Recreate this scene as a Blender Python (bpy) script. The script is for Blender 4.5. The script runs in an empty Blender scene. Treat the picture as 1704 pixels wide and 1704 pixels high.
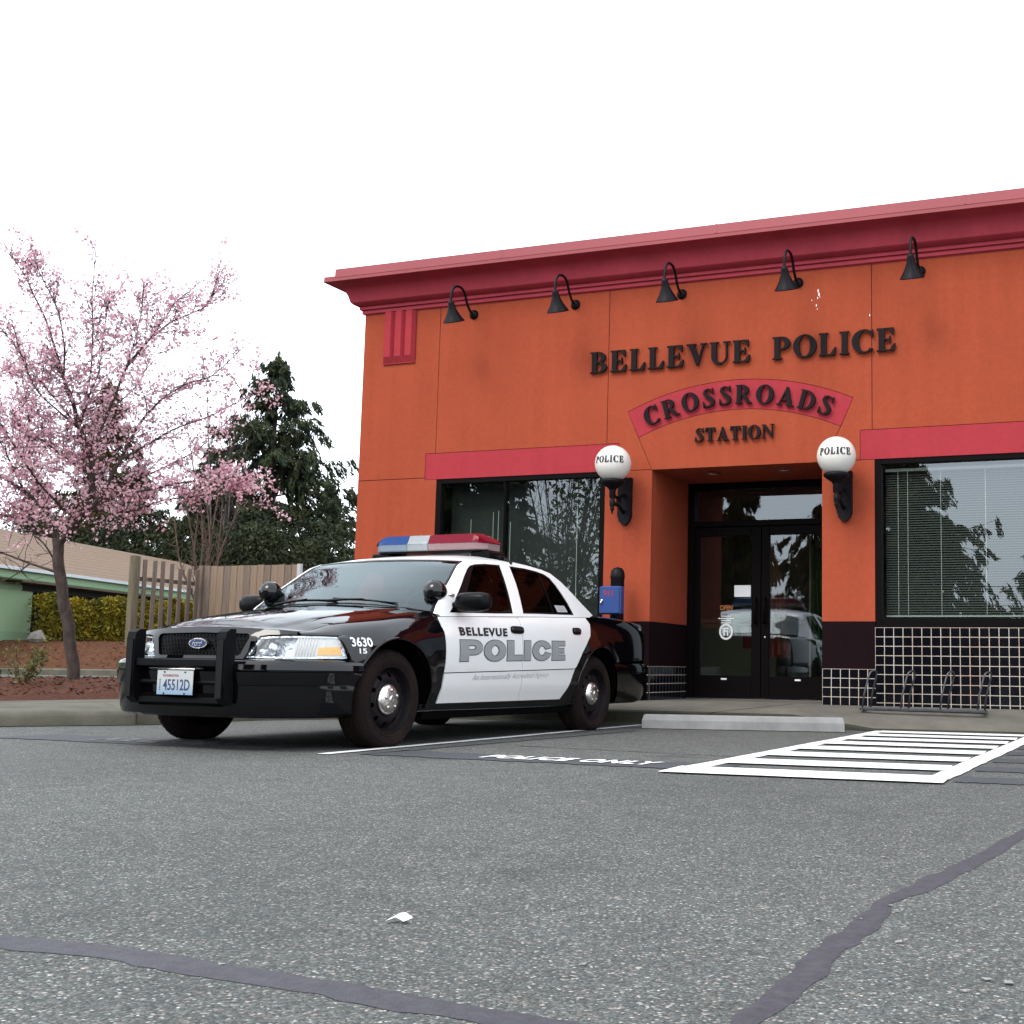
import bpy, math, random
import numpy as np
from mathutils import Matrix, Vector
from mathutils.geometry import delaunay_2d_cdt

# ------------------------------------------------------------------ camera
SC = bpy.context.scene
COL = SC.collection
rad = math.radians
YAW, PITCH, ROLL, FPX = rad(-21.009), rad(7.0095), rad(0.8036), 2095.05
CAM = Vector((0.0, -12.769, 0.571))
cam_data = bpy.data.cameras.new('camera')
cam_data.sensor_width = 36.0
cam_data.lens = 36.0 * FPX / 1704.0
cam_data.shift_x = -(1136.0 - 852.0) / 1704.0      # the photograph is the left part of a wider frame
cam_data.clip_start = 0.05
cam_data.clip_end = 2000.0
cam = bpy.data.objects.new('camera', cam_data)
COL.objects.link(cam)
fw = Vector((math.sin(YAW) * math.cos(PITCH), math.cos(YAW) * math.cos(PITCH), math.sin(PITCH)))
rt = Vector((math.cos(YAW), -math.sin(YAW), 0.0))
up = rt.cross(fw)
r2 = rt * math.cos(ROLL) + up * math.sin(ROLL)
u2 = up * math.cos(ROLL) - rt * math.sin(ROLL)
cam.matrix_world = Matrix(((r2.x, u2.x, -fw.x, CAM.x), (r2.y, u2.y, -fw.y, CAM.y), (r2.z, u2.z, -fw.z, CAM.z), (0, 0, 0, 1)))
SC.camera = cam

# ------------------------------------------------------------------ sky, sun, exposure
SUN_EL, SUN_AZ = 48.0, 200.0            # degrees; azimuth clockwise from +Y (behind the camera, a little left)
world = bpy.data.worlds.new('World')
SC.world = world
world.use_nodes = True
wn = world.node_tree.nodes
wl = world.node_tree.links
wn.clear()
w_out = wn.new('ShaderNodeOutputWorld')
w_bg = wn.new('ShaderNodeBackground')
w_sky = wn.new('ShaderNodeTexSky')
w_sky.sky_type = 'NISHITA'
w_sky.sun_disc = False
w_sky.sun_elevation = rad(SUN_EL)
w_sky.sun_rotation = rad(SUN_AZ)
w_sky.dust_density = 4.0
w_sky.air_density = 1.0
w_mix = wn.new('ShaderNodeMixRGB')       # an overcast layer over the clear sky
w_mix.inputs['Fac'].default_value = 0.8
w_mix.inputs['Color2'].default_value = (10.3, 11.0, 11.8, 1)
w_bg.inputs['Strength'].default_value = 0.125
wl.new(w_sky.outputs['Color'], w_mix.inputs['Color1'])
wl.new(w_mix.outputs['Color'], w_bg.inputs['Color'])
wl.new(w_bg.outputs['Background'], w_out.inputs['Surface'])

sun_data = bpy.data.lights.new('sun', 'SUN')
sun_data.energy = 1.1
sun_data.angle = rad(24)
sun_data.color = (1.0, 0.96, 0.9)
sun = bpy.data.objects.new('sun', sun_data)
COL.objects.link(sun)
sun.location = (0, -20, 30)
sdir = Vector((math.sin(rad(SUN_AZ)) * math.cos(rad(SUN_EL)), math.cos(rad(SUN_AZ)) * math.cos(rad(SUN_EL)), math.sin(rad(SUN_EL))))
sun.rotation_euler = sdir.to_track_quat('Z', 'Y').to_euler()

SC.view_settings.view_transform = 'Standard'
SC.view_settings.look = 'None'
SC.view_settings.gamma = 1.0
SC.view_settings.exposure = 1.06
SC.view_settings.use_curve_mapping = False
SC.render.engine = 'CYCLES'
SC.cycles.max_bounces = 10
SC.cycles.transparent_max_bounces = 24

RNG = np.random.default_rng(7)
random.seed(7)

# ------------------------------------------------------------------ materials
MATS = {}


def mat(name, base, rough=0.6, metal=0.0, var=0.0, vscale=6.0, bump=0.0, bscale=60.0, spec=0.5, coat=0.0, col2=None,
        trans=0.0, alpha=1.0, stretch=None, detail=6.0, emit=None, ramp=(0.3, 0.7), streak=False):
    """A principled material whose colour drifts between two tones with noise, and a noise bump."""
    m = bpy.data.materials.new(name)
    m.use_nodes = True
    n, l = m.node_tree.nodes, m.node_tree.links
    b = n['Principled BSDF']
    b.inputs['Roughness'].default_value = rough
    b.inputs['Metallic'].default_value = metal
    b.inputs['Specular IOR Level'].default_value = spec
    b.inputs['Coat Weight'].default_value = coat
    b.inputs['Coat Roughness'].default_value = 0.04
    b.inputs['Transmission Weight'].default_value = trans
    b.inputs['Alpha'].default_value = alpha
    if emit:
        b.inputs['Emission Color'].default_value = (*emit[:3], 1)
        b.inputs['Emission Strength'].default_value = emit[3]
    base = (*base, 1)
    tc = n.new('ShaderNodeTexCoord')
    mp = n.new('ShaderNodeMapping')
    l.new(tc.outputs['Object'], mp.inputs['Vector'])
    if stretch:
        mp.inputs['Scale'].default_value = stretch
    if var > 0 or col2:
        c2 = (*col2, 1) if col2 else tuple(c * (1 - var) for c in base[:3]) + (1,)
        nz = n.new('ShaderNodeTexNoise')
        nz.inputs['Scale'].default_value = vscale
        nz.inputs['Detail'].default_value = detail
        nz.inputs['Roughness'].default_value = 0.6
        l.new(mp.outputs['Vector'], nz.inputs['Vector'])
        cr = n.new('ShaderNodeValToRGB')
        cr.color_ramp.elements[0].position = ramp[0]
        cr.color_ramp.elements[1].position = ramp[1]
        cr.color_ramp.elements[0].color = base
        cr.color_ramp.elements[1].color = c2
        l.new(nz.outputs['Fac'], cr.inputs['Fac'])
        src = cr.outputs['Color']
        if streak:        # rain streaks and grain in the paint
            for sc_, lo, hi, st_ in (((5, 5, .22), .945, 1.035, 1.6), ((1, 1, 1), .92, 1.06, 240.0), ((1, 1, 1), .94, 1.04, 18.0)):
                m2 = n.new('ShaderNodeMapping')
                m2.inputs['Scale'].default_value = sc_
                l.new(tc.outputs['Object'], m2.inputs['Vector'])
                z2 = n.new('ShaderNodeTexNoise')
                z2.inputs['Scale'].default_value = st_
                z2.inputs['Detail'].default_value = 4
                l.new(m2.outputs['Vector'], z2.inputs['Vector'])
                mr = n.new('ShaderNodeMapRange')
                mr.inputs['From Min'].default_value = .3
                mr.inputs['From Max'].default_value = .7
                mr.inputs['To Min'].default_value = lo
                mr.inputs['To Max'].default_value = hi
                l.new(z2.outputs['Fac'], mr.inputs['Value'])
                mx = n.new('ShaderNodeMixRGB')
                mx.blend_type = 'MULTIPLY'
                mx.inputs['Fac'].default_value = 1
                l.new(src, mx.inputs['Color1'])
                l.new(mr.outputs['Result'], mx.inputs['Color2'])
                src = mx.outputs['Color']
        l.new(src, b.inputs['Base Color'])
    else:
        b.inputs['Base Color'].default_value = base
    if bump > 0:
        nb = n.new('ShaderNodeTexNoise')
        nb.inputs['Scale'].default_value = bscale
        nb.inputs['Detail'].default_value = 5
        l.new(mp.outputs['Vector'], nb.inputs['Vector'])
        bp = n.new('ShaderNodeBump')
        bp.inputs['Strength'].default_value = 1.0
        bp.inputs['Distance'].default_value = bump
        l.new(nb.outputs['Fac'], bp.inputs['Height'])
        l.new(bp.outputs['Normal'], b.inputs['Normal'])
    MATS[name] = m
    return m


def glass_mat(name, tint, ior=1.5, gain=1.5, add=0.03, rough=0.0, gloss=(1, 1, 1), bump=0.0, bscale=1.2):
    """Thin pane: tinted see-through plus a Fresnel mirror."""
    m = bpy.data.materials.new(name)
    m.use_nodes = True
    n, l = m.node_tree.nodes, m.node_tree.links
    n.clear()
    o = n.new('ShaderNodeOutputMaterial')
    mx = n.new('ShaderNodeMixShader')
    t = n.new('ShaderNodeBsdfTransparent')
    g = n.new('ShaderNodeBsdfGlossy')
    f = n.new('ShaderNodeFresnel')
    geo = n.new('ShaderNodeNewGeometry')
    mt = n.new('ShaderNodeMath')
    mt.operation = 'MULTIPLY_ADD'
    mt.use_clamp = True
    # same mirror strength from either side of the sheet
    pw = n.new('ShaderNodeMath')
    pw.operation = 'MULTIPLY_ADD'
    pw.inputs[1].default_value = 1.0 / ior - ior
    pw.inputs[2].default_value = ior
    l.new(geo.outputs['Backfacing'], pw.inputs[0])
    l.new(pw.outputs['Value'], f.inputs['IOR'])
    mt.inputs[1].default_value = gain
    mt.inputs[2].default_value = add
    t.inputs['Color'].default_value = (*tint, 1)
    g.inputs['Roughness'].default_value = rough
    g.inputs['Color'].default_value = (*gloss, 1)
    if bump > 0:
        tc = n.new('ShaderNodeTexCoord')
        nz = n.new('ShaderNodeTexNoise')
        nz.inputs['Scale'].default_value = bscale
        nz.inputs['Detail'].default_value = 1
        bp = n.new('ShaderNodeBump')
        bp.inputs['Distance'].default_value = bump
        l.new(tc.outputs['Object'], nz.inputs['Vector'])
        l.new(nz.outputs['Fac'], bp.inputs['Height'])
        l.new(bp.outputs['Normal'], g.inputs['Normal'])
    l.new(f.outputs['Fac'], mt.inputs[0])
    l.new(mt.outputs['Value'], mx.inputs['Fac'])
    l.new(t.outputs['BSDF'], mx.inputs[1])
    l.new(g.outputs['BSDF'], mx.inputs[2])
    l.new(mx.outputs['Shader'], o.inputs['Surface'])
    MATS[name] = m
    return m


def asphalt_mat():
    m = bpy.data.materials.new('asphalt')
    m.use_nodes = True
    n, l = m.node_tree.nodes, m.node_tree.links
    b = n['Principled BSDF']
    b.inputs['Roughness'].default_value = 0.85
    b.inputs['Specular IOR Level'].default_value = 0.3
    tc = n.new('ShaderNodeTexCoord')

    def noise(scale, detail, rough=0.6):
        z = n.new('ShaderNodeTexNoise')
        z.inputs['Scale'].default_value = scale
        z.inputs['Detail'].default_value = detail
        z.inputs['Roughness'].default_value = rough
        l.new(tc.outputs['Object'], z.inputs['Vector'])
        return z

    def ramp(src, stops):
        c = n.new('ShaderNodeValToRGB')
        e = c.color_ramp.elements
        while len(e) < len(stops):
            e.new(0.5)
        for el, (p, v) in zip(e, stops):
            el.position = p
            el.color = (*v, 1) if isinstance(v, tuple) else (v, v, v, 1)
        l.new(src, c.inputs['Fac'])
        return c

    def mix(mode, a, bb, fac=1.0):
        x = n.new('ShaderNodeMixRGB')
        x.blend_type = mode
        if isinstance(fac, float):
            x.inputs['Fac'].default_value = fac
        else:
            l.new(fac, x.inputs['Fac'])
        l.new(a, x.inputs['Color1'])
        l.new(bb, x.inputs['Color2'])
        return x
    vor = n.new('ShaderNodeTexVoronoi')
    vor.inputs['Scale'].default_value = 165
    l.new(tc.outputs['Object'], vor.inputs['Vector'])
    sep = n.new('ShaderNodeSeparateColor')
    l.new(vor.outputs['Color'], sep.inputs['Color'])
    stone = ramp(sep.outputs['Red'], [(0.0, (0.036, 0.041, 0.039)), (0.45, (0.066, 0.072, 0.068)), (0.76, (0.090, 0.095, 0.088)), (0.91, (0.138, 0.136, 0.124)), (0.972, (0.235, 0.228, 0.208)), (1.0, (0.38, 0.365, 0.335))])
    hue = ramp(sep.outputs['Green'], [(0.0, (0.92, 1.02, 1.04)), (0.5, (1.0, 0.98, 1.02)), (1.0, (1.14, 0.98, 0.92))])
    c1 = mix('MULTIPLY', stone.outputs['Color'], hue.outputs['Color'])
    gap = ramp(vor.outputs['Distance'], [(0.0, 1.1), (0.55, 1.0), (0.95, 0.35)])
    c2 = mix('MULTIPLY', c1.outputs['Color'], gap.outputs['Color'], 0.8)
    big = ramp(noise(0.30, 7).outputs['Fac'], [(0.3, 0.80), (0.48, 0.98), (0.7, 1.12)])
    c3 = mix('MULTIPLY', c2.outputs['Color'], big.outputs['Color'])
    mid = ramp(noise(5.0, 5).outputs['Fac'], [(0.3, 0.86), (0.7, 1.1)])
    c4 = mix('MULTIPLY', c3.outputs['Color'], mid.outputs['Color'])
    # drips of oil, a few dark freckles
    oil = ramp(noise(1.1, 3, 0.4).outputs['Fac'], [(0.0, 1.0), (0.66, 1.0), (0.74, 0.72)])
    c5 = mix('MULTIPLY', c4.outputs['Color'], oil.outputs['Color'])
    l.new(c5.outputs['Color'], b.inputs['Base Color'])
    bp = n.new('ShaderNodeBump')
    bp.inputs['Distance'].default_value = 0.004
    bp.inputs['Strength'].default_value = 0.9
    inv = ramp(vor.outputs['Distance'], [(0.0, 1.0), (0.9, 0.0)])
    l.new(inv.outputs['Color'], bp.inputs['Height'])
    l.new(bp.outputs['Normal'], b.inputs['Normal'])
    MATS['asphalt'] = m
    return m


def plate_mat():
    """Licence plate: white fading to pale blue at the foot, as printed."""
    m = bpy.data.materials.new('plate_print')
    m.use_nodes = True
    n, l = m.node_tree.nodes, m.node_tree.links
    b = n['Principled BSDF']
    b.inputs['Roughness'].default_value = 0.4
    tc = n.new('ShaderNodeTexCoord')
    sp = n.new('ShaderNodeSeparateXYZ')
    cr = n.new('ShaderNodeValToRGB')
    cr.color_ramp.elements[0].position = 0.0
    cr.color_ramp.elements[0].color = (0.16, 0.26, 0.36, 1)
    cr.color_ramp.elements[1].position = 0.55
    cr.color_ramp.elements[1].color = (0.36, 0.375, 0.375, 1)
    l.new(tc.outputs['Generated'], sp.inputs['Vector'])
    l.new(sp.outputs['Z'], cr.inputs['Fac'])
    l.new(cr.outputs['Color'], b.inputs['Base Color'])
    MATS['plate_print'] = m


def lens_mat(name, col, rough=0.08, mixf=0.5):
    """Coloured plastic lens: part translucent glow-through, part glossy."""
    m = bpy.data.materials.new(name)
    m.use_nodes = True
    n, l = m.node_tree.nodes, m.node_tree.links
    n.clear()
    o = n.new('ShaderNodeOutputMaterial')
    a = n.new('ShaderNodeMixShader')
    t = n.new('ShaderNodeBsdfTransparent')
    p = n.new('ShaderNodeBsdfPrincipled')
    p.inputs['Base Color'].default_value = (*col, 1)
    p.inputs['Roughness'].default_value = rough
    p.inputs['Specular IOR Level'].default_value = 0.12
    t.inputs['Color'].default_value = (*[min(1, c * 1.3 + 0.05) for c in col], 1)
    a.inputs['Fac'].default_value = mixf
    l.new(t.outputs['BSDF'], a.inputs[1])
    l.new(p.outputs['BSDF'], a.inputs[2])
    l.new(a.outputs['Shader'], o.inputs['Surface'])
    MATS[name] = m


asphalt_mat()
plate_mat()
mat('stucco_orange', (0.303, 0.0585, 0.0265), 0.92, col2=(0.272, 0.050, 0.023), streak=True, vscale=1.3, bump=0.004, bscale=160, spec=0.15)
mat('stucco_red', (0.315, 0.031, 0.041), 0.9, streak=True, var=0.08, vscale=1.5, bump=0.002, bscale=160, spec=0.15)
mat('trim_red', (0.345, 0.038, 0.056), 0.7, col2=(0.285, 0.030, 0.045), streak=True, vscale=2.0, spec=0.2)
mat('coping_red', (0.245, 0.033, 0.042), 0.5, var=0.15, vscale=1.0, spec=0.4)
mat('dado_brown', (0.0091, 0.0038, 0.0052), 0.85, spec=0.05, var=0.2, vscale=2.0, bump=0.003, bscale=140)
mat('joint_dark', (0.035, 0.007, 0.0042), 0.95)
mat('frame_dark', (0.0031, 0.0022, 0.0024), 0.5, spec=0.05)
mat('tile_glaze', (0.0024, 0.0027, 0.0052), 0.14, var=0.5, vscale=4, spec=0.3)
mat('grout', (0.42, 0.406, 0.364), 0.9, col2=(0.364, 0.266, 0.196), vscale=3.0)
mat('concrete', (0.1295, 0.1204, 0.1015), 0.9, var=0.35, vscale=3.0, bump=0.004, bscale=120, spec=0.2)
mat('concrete_pale', (0.231, 0.231, 0.2275), 0.85, var=0.3, vscale=5.0, bump=0.003, bscale=120, spec=0.2)
mat('kerb_concrete', (0.114, 0.107, 0.085), 0.9, col2=(0.0595, 0.056, 0.0406), vscale=2.4, bump=0.005, bscale=90, spec=0.2)
mat('road_paint', (0.6216, 0.6216, 0.6132), 0.75, col2=(0.336, 0.336, 0.3318), ramp=(0.55, 0.72), vscale=38.0, bump=0.002, bscale=120)
mat('patch_paint', (0.020, 0.022, 0.029), 0.8, col2=(0.040, 0.042, 0.047), vscale=25, bump=0.002, bscale=150)
mat('tar', (0.0255, 0.0235, 0.031), 0.6, col2=(0.043, 0.040, 0.049), vscale=30, ramp=(0.35, 0.68), bump=0.003, bscale=140, spec=0.3)
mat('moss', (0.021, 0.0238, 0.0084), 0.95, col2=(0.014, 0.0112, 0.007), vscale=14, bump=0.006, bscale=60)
mat('mulch', (0.0875, 0.0322, 0.0189), 0.95, col2=(0.0315, 0.0105, 0.0063), vscale=22, bump=0.03, bscale=30, spec=0.1)
mat('mulch_far', (0.0945, 0.0392, 0.0182), 0.95, col2=(0.049, 0.0182, 0.0084), vscale=9, bump=0.05, bscale=12, spec=0.1)
mat('worn_paint', (0.20, 0.20, 0.20), 0.85, col2=(0.06, 0.062, 0.062), ramp=(0.42, 0.56), vscale=16.0)
mat('chip', (0.133, 0.0595, 0.035), 0.9, var=0.7, vscale=3, spec=0.1)
mat('soil_green', (0.035, 0.0385, 0.014), 0.95, col2=(0.021, 0.021, 0.0084), vscale=2, bump=0.05, bscale=8)
mat('sign_bronze', (0.0077, 0.0052, 0.0066), 0.6, var=0.2, vscale=20, spec=0.10)
mat('lamp_black', (0.0049, 0.0042, 0.006), 0.45, spec=0.12, var=0.3, vscale=15)
mat('globe_white', (0.60, 0.575, 0.53), 0.25, spec=0.4)
mat('box_blue', (0.0084, 0.0385, 0.168), 0.4, var=0.15, vscale=6, spec=0.45)
mat('print_red', (0.21, 0.007, 0.035), 0.6)
mat('steel', (0.45, 0.45, 0.46), 0.3, metal=1.0, var=0.2, vscale=20)
mat('rack_steel', (0.084, 0.0875, 0.098), 0.4, metal=0.7, var=0.4, vscale=15)
mat('chrome', (0.66, 0.62, 0.58), 0.24, metal=1.0, bump=0.004, bscale=30)
mat('paper', (0.684, 0.703, 0.722), 0.8)
mat('print_orange', (0.385, 0.14, 0.035), 0.7)
mat('print_white', (0.7125, 0.7125, 0.7125), 0.6)
mat('print_black', (0.0042, 0.0049, 0.007), 0.45)
mat('print_grey', (0.252, 0.2625, 0.2695), 0.45, var=0.1, vscale=12)
mat('print_pale', (0.336, 0.336, 0.344), 0.5)
mat('print_blue', (0.007, 0.0315, 0.112), 0.45)
mat('car_black', (0.0015, 0.0014, 0.002), 0.5, coat=0.85, spec=0.0)
mat('car_white', (0.688, 0.6794, 0.6708), 0.32, coat=0.6, spec=0.45, var=0.03, vscale=2)
mat('car_trim', (0.0024, 0.0024, 0.0031), 0.3, spec=0.10)
mat('bar_black', (0.0031, 0.0031, 0.0041), 0.5, spec=0.09, var=0.4, vscale=10, bump=0.0006, bscale=300)
mat('grille_black', (0.0028, 0.0028, 0.0035), 0.6, spec=0.2)
mat('rubber', (0.0084, 0.0056, 0.0056), 0.85, col2=(0.0189, 0.0119, 0.0108), vscale=4, spec=0.08, bump=0.001, bscale=80)
mat('rim_black', (0.0098, 0.0077, 0.0091), 0.5, var=0.4, vscale=12, spec=0.12)
mat('reflector', (0.50, 0.53, 0.57), 0.14, metal=1.0, bump=0.02, bscale=24)
mat('signal_white', (0.58, 0.56, 0.53), 0.3, bump=0.010, bscale=30, stretch=(1, 5, 0.3))
mat('signal_amber', (0.72, 0.34, 0.022), 0.25, bump=0.006, bscale=40)
mat('tail_red', (0.245, 0.0084, 0.0084), 0.15, coat=1.0)
mat('seat_cloth', (0.021, 0.021, 0.0238), 0.9, var=0.3, vscale=8)
mat('dash', (0.0175, 0.0182, 0.0203), 0.75)
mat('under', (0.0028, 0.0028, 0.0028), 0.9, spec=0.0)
lens_mat('lens_blue', (0.0115, 0.0396, 0.1440), mixf=0.90)
lens_mat('lens_red', (0.1296, 0.0022, 0.0138), mixf=0.90)
lens_mat('lens_clear', (0.4092, 0.4356, 0.4488), mixf=0.55)
lens_mat('lens_clear_pink', (0.4092, 0.2772, 0.2838), mixf=0.55)
lens_mat('lens_clear_blue', (0.2640, 0.3300, 0.4092), mixf=0.55)
glass_mat('window_glass', (0.65, 0.70, 0.68), ior=1.52, gain=1.5, add=0.065, bump=0.0010, bscale=1.1, gloss=(0.80, 0.88, 0.95))
glass_mat('windscreen_glass', (0.34, 0.42, 0.40), ior=1.52, gain=1.0, add=0.03, gloss=(0.74, 0.84, 0.86))
glass_mat('rear_glass', (0.12, 0.14, 0.14), ior=1.52, gain=1.15, add=0.02, gloss=(0.8, 0.9, 0.9))
glass_mat('side_glass', (0.30, 0.24, 0.20), ior=1.5, gain=0.22, add=0.0)
glass_mat('lamp_glass', (0.93, 0.95, 0.96), ior=1.5, gain=1.2, add=0.03)
mat('backing_tone', (0.043, 0.048, 0.043), 0.9, var=0.3, vscale=1.2)  # murky tone standing in for the dim room behind the left window
mat('room_wall', (0.21, 0.217, 0.182), 0.9, var=0.2, vscale=1)
mat('room_floor', (0.049, 0.049, 0.042), 0.8)
mat('counter', (0.21, 0.189, 0.126), 0.6)
mat('counter_red', (0.224, 0.014, 0.021), 0.5)
mat('blind', (0.102, 0.112, 0.104), 0.7)
mat('cord', (0.49, 0.525, 0.49), 0.6)
mat('flag_red', (0.21, 0.021, 0.0084), 0.85, col2=(0.238, 0.168, 0.112), vscale=3.0, stretch=(6, 1, 0.6))
mat('flag_green', (0.0084, 0.084, 0.0196), 0.85, var=0.3, vscale=3)
mat('fence_wood', (0.217, 0.1645, 0.1225), 0.9, col2=(0.154, 0.105, 0.0735), vscale=3.0, stretch=(6, 6, 0.5), bump=0.004, bscale=20, spec=0.2)
mat('fence_grey', (0.175, 0.1365, 0.1085), 0.9, col2=(0.098, 0.0735, 0.0595), vscale=3.0, stretch=(6, 6, 0.5), bump=0.004, bscale=20, spec=0.2)
mat('post_green', (0.1505, 0.1295, 0.0805), 0.9, col2=(0.084, 0.0665, 0.0504), vscale=3.0, stretch=(6, 6, 0.5), bump=0.004, bscale=20, spec=0.2)
mat('house_green', (0.252, 0.364, 0.21), 0.8, var=0.06, vscale=1.0)
mat('house_trim', (0.203, 0.315, 0.182), 0.75, var=0.08, vscale=1.0)
mat('gutter', (0.44, 0.48, 0.496), 0.5)
mat('shingle', (0.142, 0.090, 0.056), 0.95, col2=(0.100, 0.062, 0.038), vscale=7.0, bump=0.01, bscale=30, stretch=(1, 1, 3))
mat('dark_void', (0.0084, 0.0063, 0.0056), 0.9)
mat('soffit_brown', (0.084, 0.049, 0.0315), 0.8)
mat('rock', (0.252, 0.224, 0.203), 0.9, var=0.4, vscale=6, bump=0.02, bscale=12)
mat('bark_grey', (0.0805, 0.0616, 0.0546), 0.9, col2=(0.0315, 0.0231, 0.021), vscale=14, bump=0.012, bscale=30, stretch=(1, 1, 0.5), spec=0.15)
mat('bark_dark', (0.0315, 0.0238, 0.021), 0.95, var=0.5, vscale=6, bump=0.02, bscale=10)
mat('twig_pale', (0.112, 0.091, 0.084), 0.9, var=0.4, vscale=4)
mat('twig_brown', (0.091, 0.0525, 0.035), 0.9, var=0.4, vscale=4)


def leaf_mat(name, c1, c2, scale, rough=0.7, transl=0.25):
    m = bpy.data.materials.new(name)
    m.use_nodes = True
    n, l = m.node_tree.nodes, m.node_tree.links
    n.clear()
    o = n.new('ShaderNodeOutputMaterial')
    mx = n.new('ShaderNodeMixShader')
    d = n.new('ShaderNodeBsdfPrincipled')
    d.inputs['Roughness'].default_value = rough
    d.inputs['Specular IOR Level'].default_value = 0.2
    t = n.new('ShaderNodeBsdfTranslucent')
    tc = n.new('ShaderNodeTexCoord')
    nz = n.new('ShaderNodeTexNoise')
    nz.inputs['Scale'].default_value = scale
    nz.inputs['Detail'].default_value = 4
    cr = n.new('ShaderNodeValToRGB')
    cr.color_ramp.elements[0].position = 0.35
    cr.color_ramp.elements[1].position = 0.65
    cr.color_ramp.elements[0].color = (*c1, 1)
    cr.color_ramp.elements[1].color = (*c2, 1)
    l.new(tc.outputs['Object'], nz.inputs['Vector'])
    l.new(nz.outputs['Fac'], cr.inputs['Fac'])
    l.new(cr.outputs['Color'], d.inputs['Base Color'])
    l.new(cr.outputs['Color'], t.inputs['Color'])
    mx.inputs['Fac'].default_value = transl
    l.new(d.outputs['BSDF'], mx.inputs[1])
    l.new(t.outputs['BSDF'], mx.inputs[2])
    l.new(mx.outputs['Shader'], o.inputs['Surface'])
    MATS[name] = m


leaf_mat('blossom', (0.5676, 0.2924, 0.3612), (0.7568, 0.5332, 0.5762), 5.0, transl=0.45)
leaf_mat('needles', (0.014, 0.0252, 0.014), (0.0434, 0.049, 0.0182), 0.9, transl=0.1)
leaf_mat('needles_brown', (0.035, 0.0252, 0.0098), (0.084, 0.0455, 0.0126), 0.7, transl=0.1)
leaf_mat('hedge_leaf', (0.091, 0.0875, 0.0098), (0.252, 0.189, 0.014), 2.2, transl=0.2)
leaf_mat('shrub_leaf', (0.063, 0.077, 0.021), (0.119, 0.119, 0.035), 4.0, transl=0.2)
leaf_mat('dark_leaf', (0.0084, 0.014, 0.0056), (0.0266, 0.0308, 0.0091), 0.8, transl=0.1)

# ------------------------------------------------------------------ object helpers


def link(o, parent=None):
    COL.objects.link(o)
    if parent is not None:
        o.parent = parent
    return o


def build(name, verts, faces, m, parent=None, smooth=False, kind=None, weld=False):
    """One mesh object. verts: list/array of xyz, faces: list of index tuples."""
    me = bpy.data.meshes.new(name)
    me.from_pydata([tuple(map(float, v)) for v in verts], [], [tuple(int(i) for i in f) for f in faces])
    if smooth:
        me.polygons.foreach_set('use_smooth', [True] * len(me.polygons))
    me.materials.append(MATS[m] if isinstance(m, str) else m)
    me.update()
    o = bpy.data.objects.new(name, me)
    link(o, parent)
    if kind:
        o['kind'] = kind
    return o


def tag(o, label, cat, group=None):
    o['label'] = label
    o['category'] = cat
    if group:
        o['group'] = group
    return o


def thing(name, label, cat, loc=(0, 0, 0), rz=0.0, group=None):
    o = bpy.data.objects.new(name, None)
    o.empty_display_size = 0.2
    o.location = loc
    o.rotation_euler = (0, 0, rz)
    link(o)
    return tag(o, label, cat, group)


def copy_tree(o, parent=None):
    c = o.copy()
    link(c, parent)
    for ch in list(o.children):
        copy_tree(ch, c)
    return c


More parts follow.
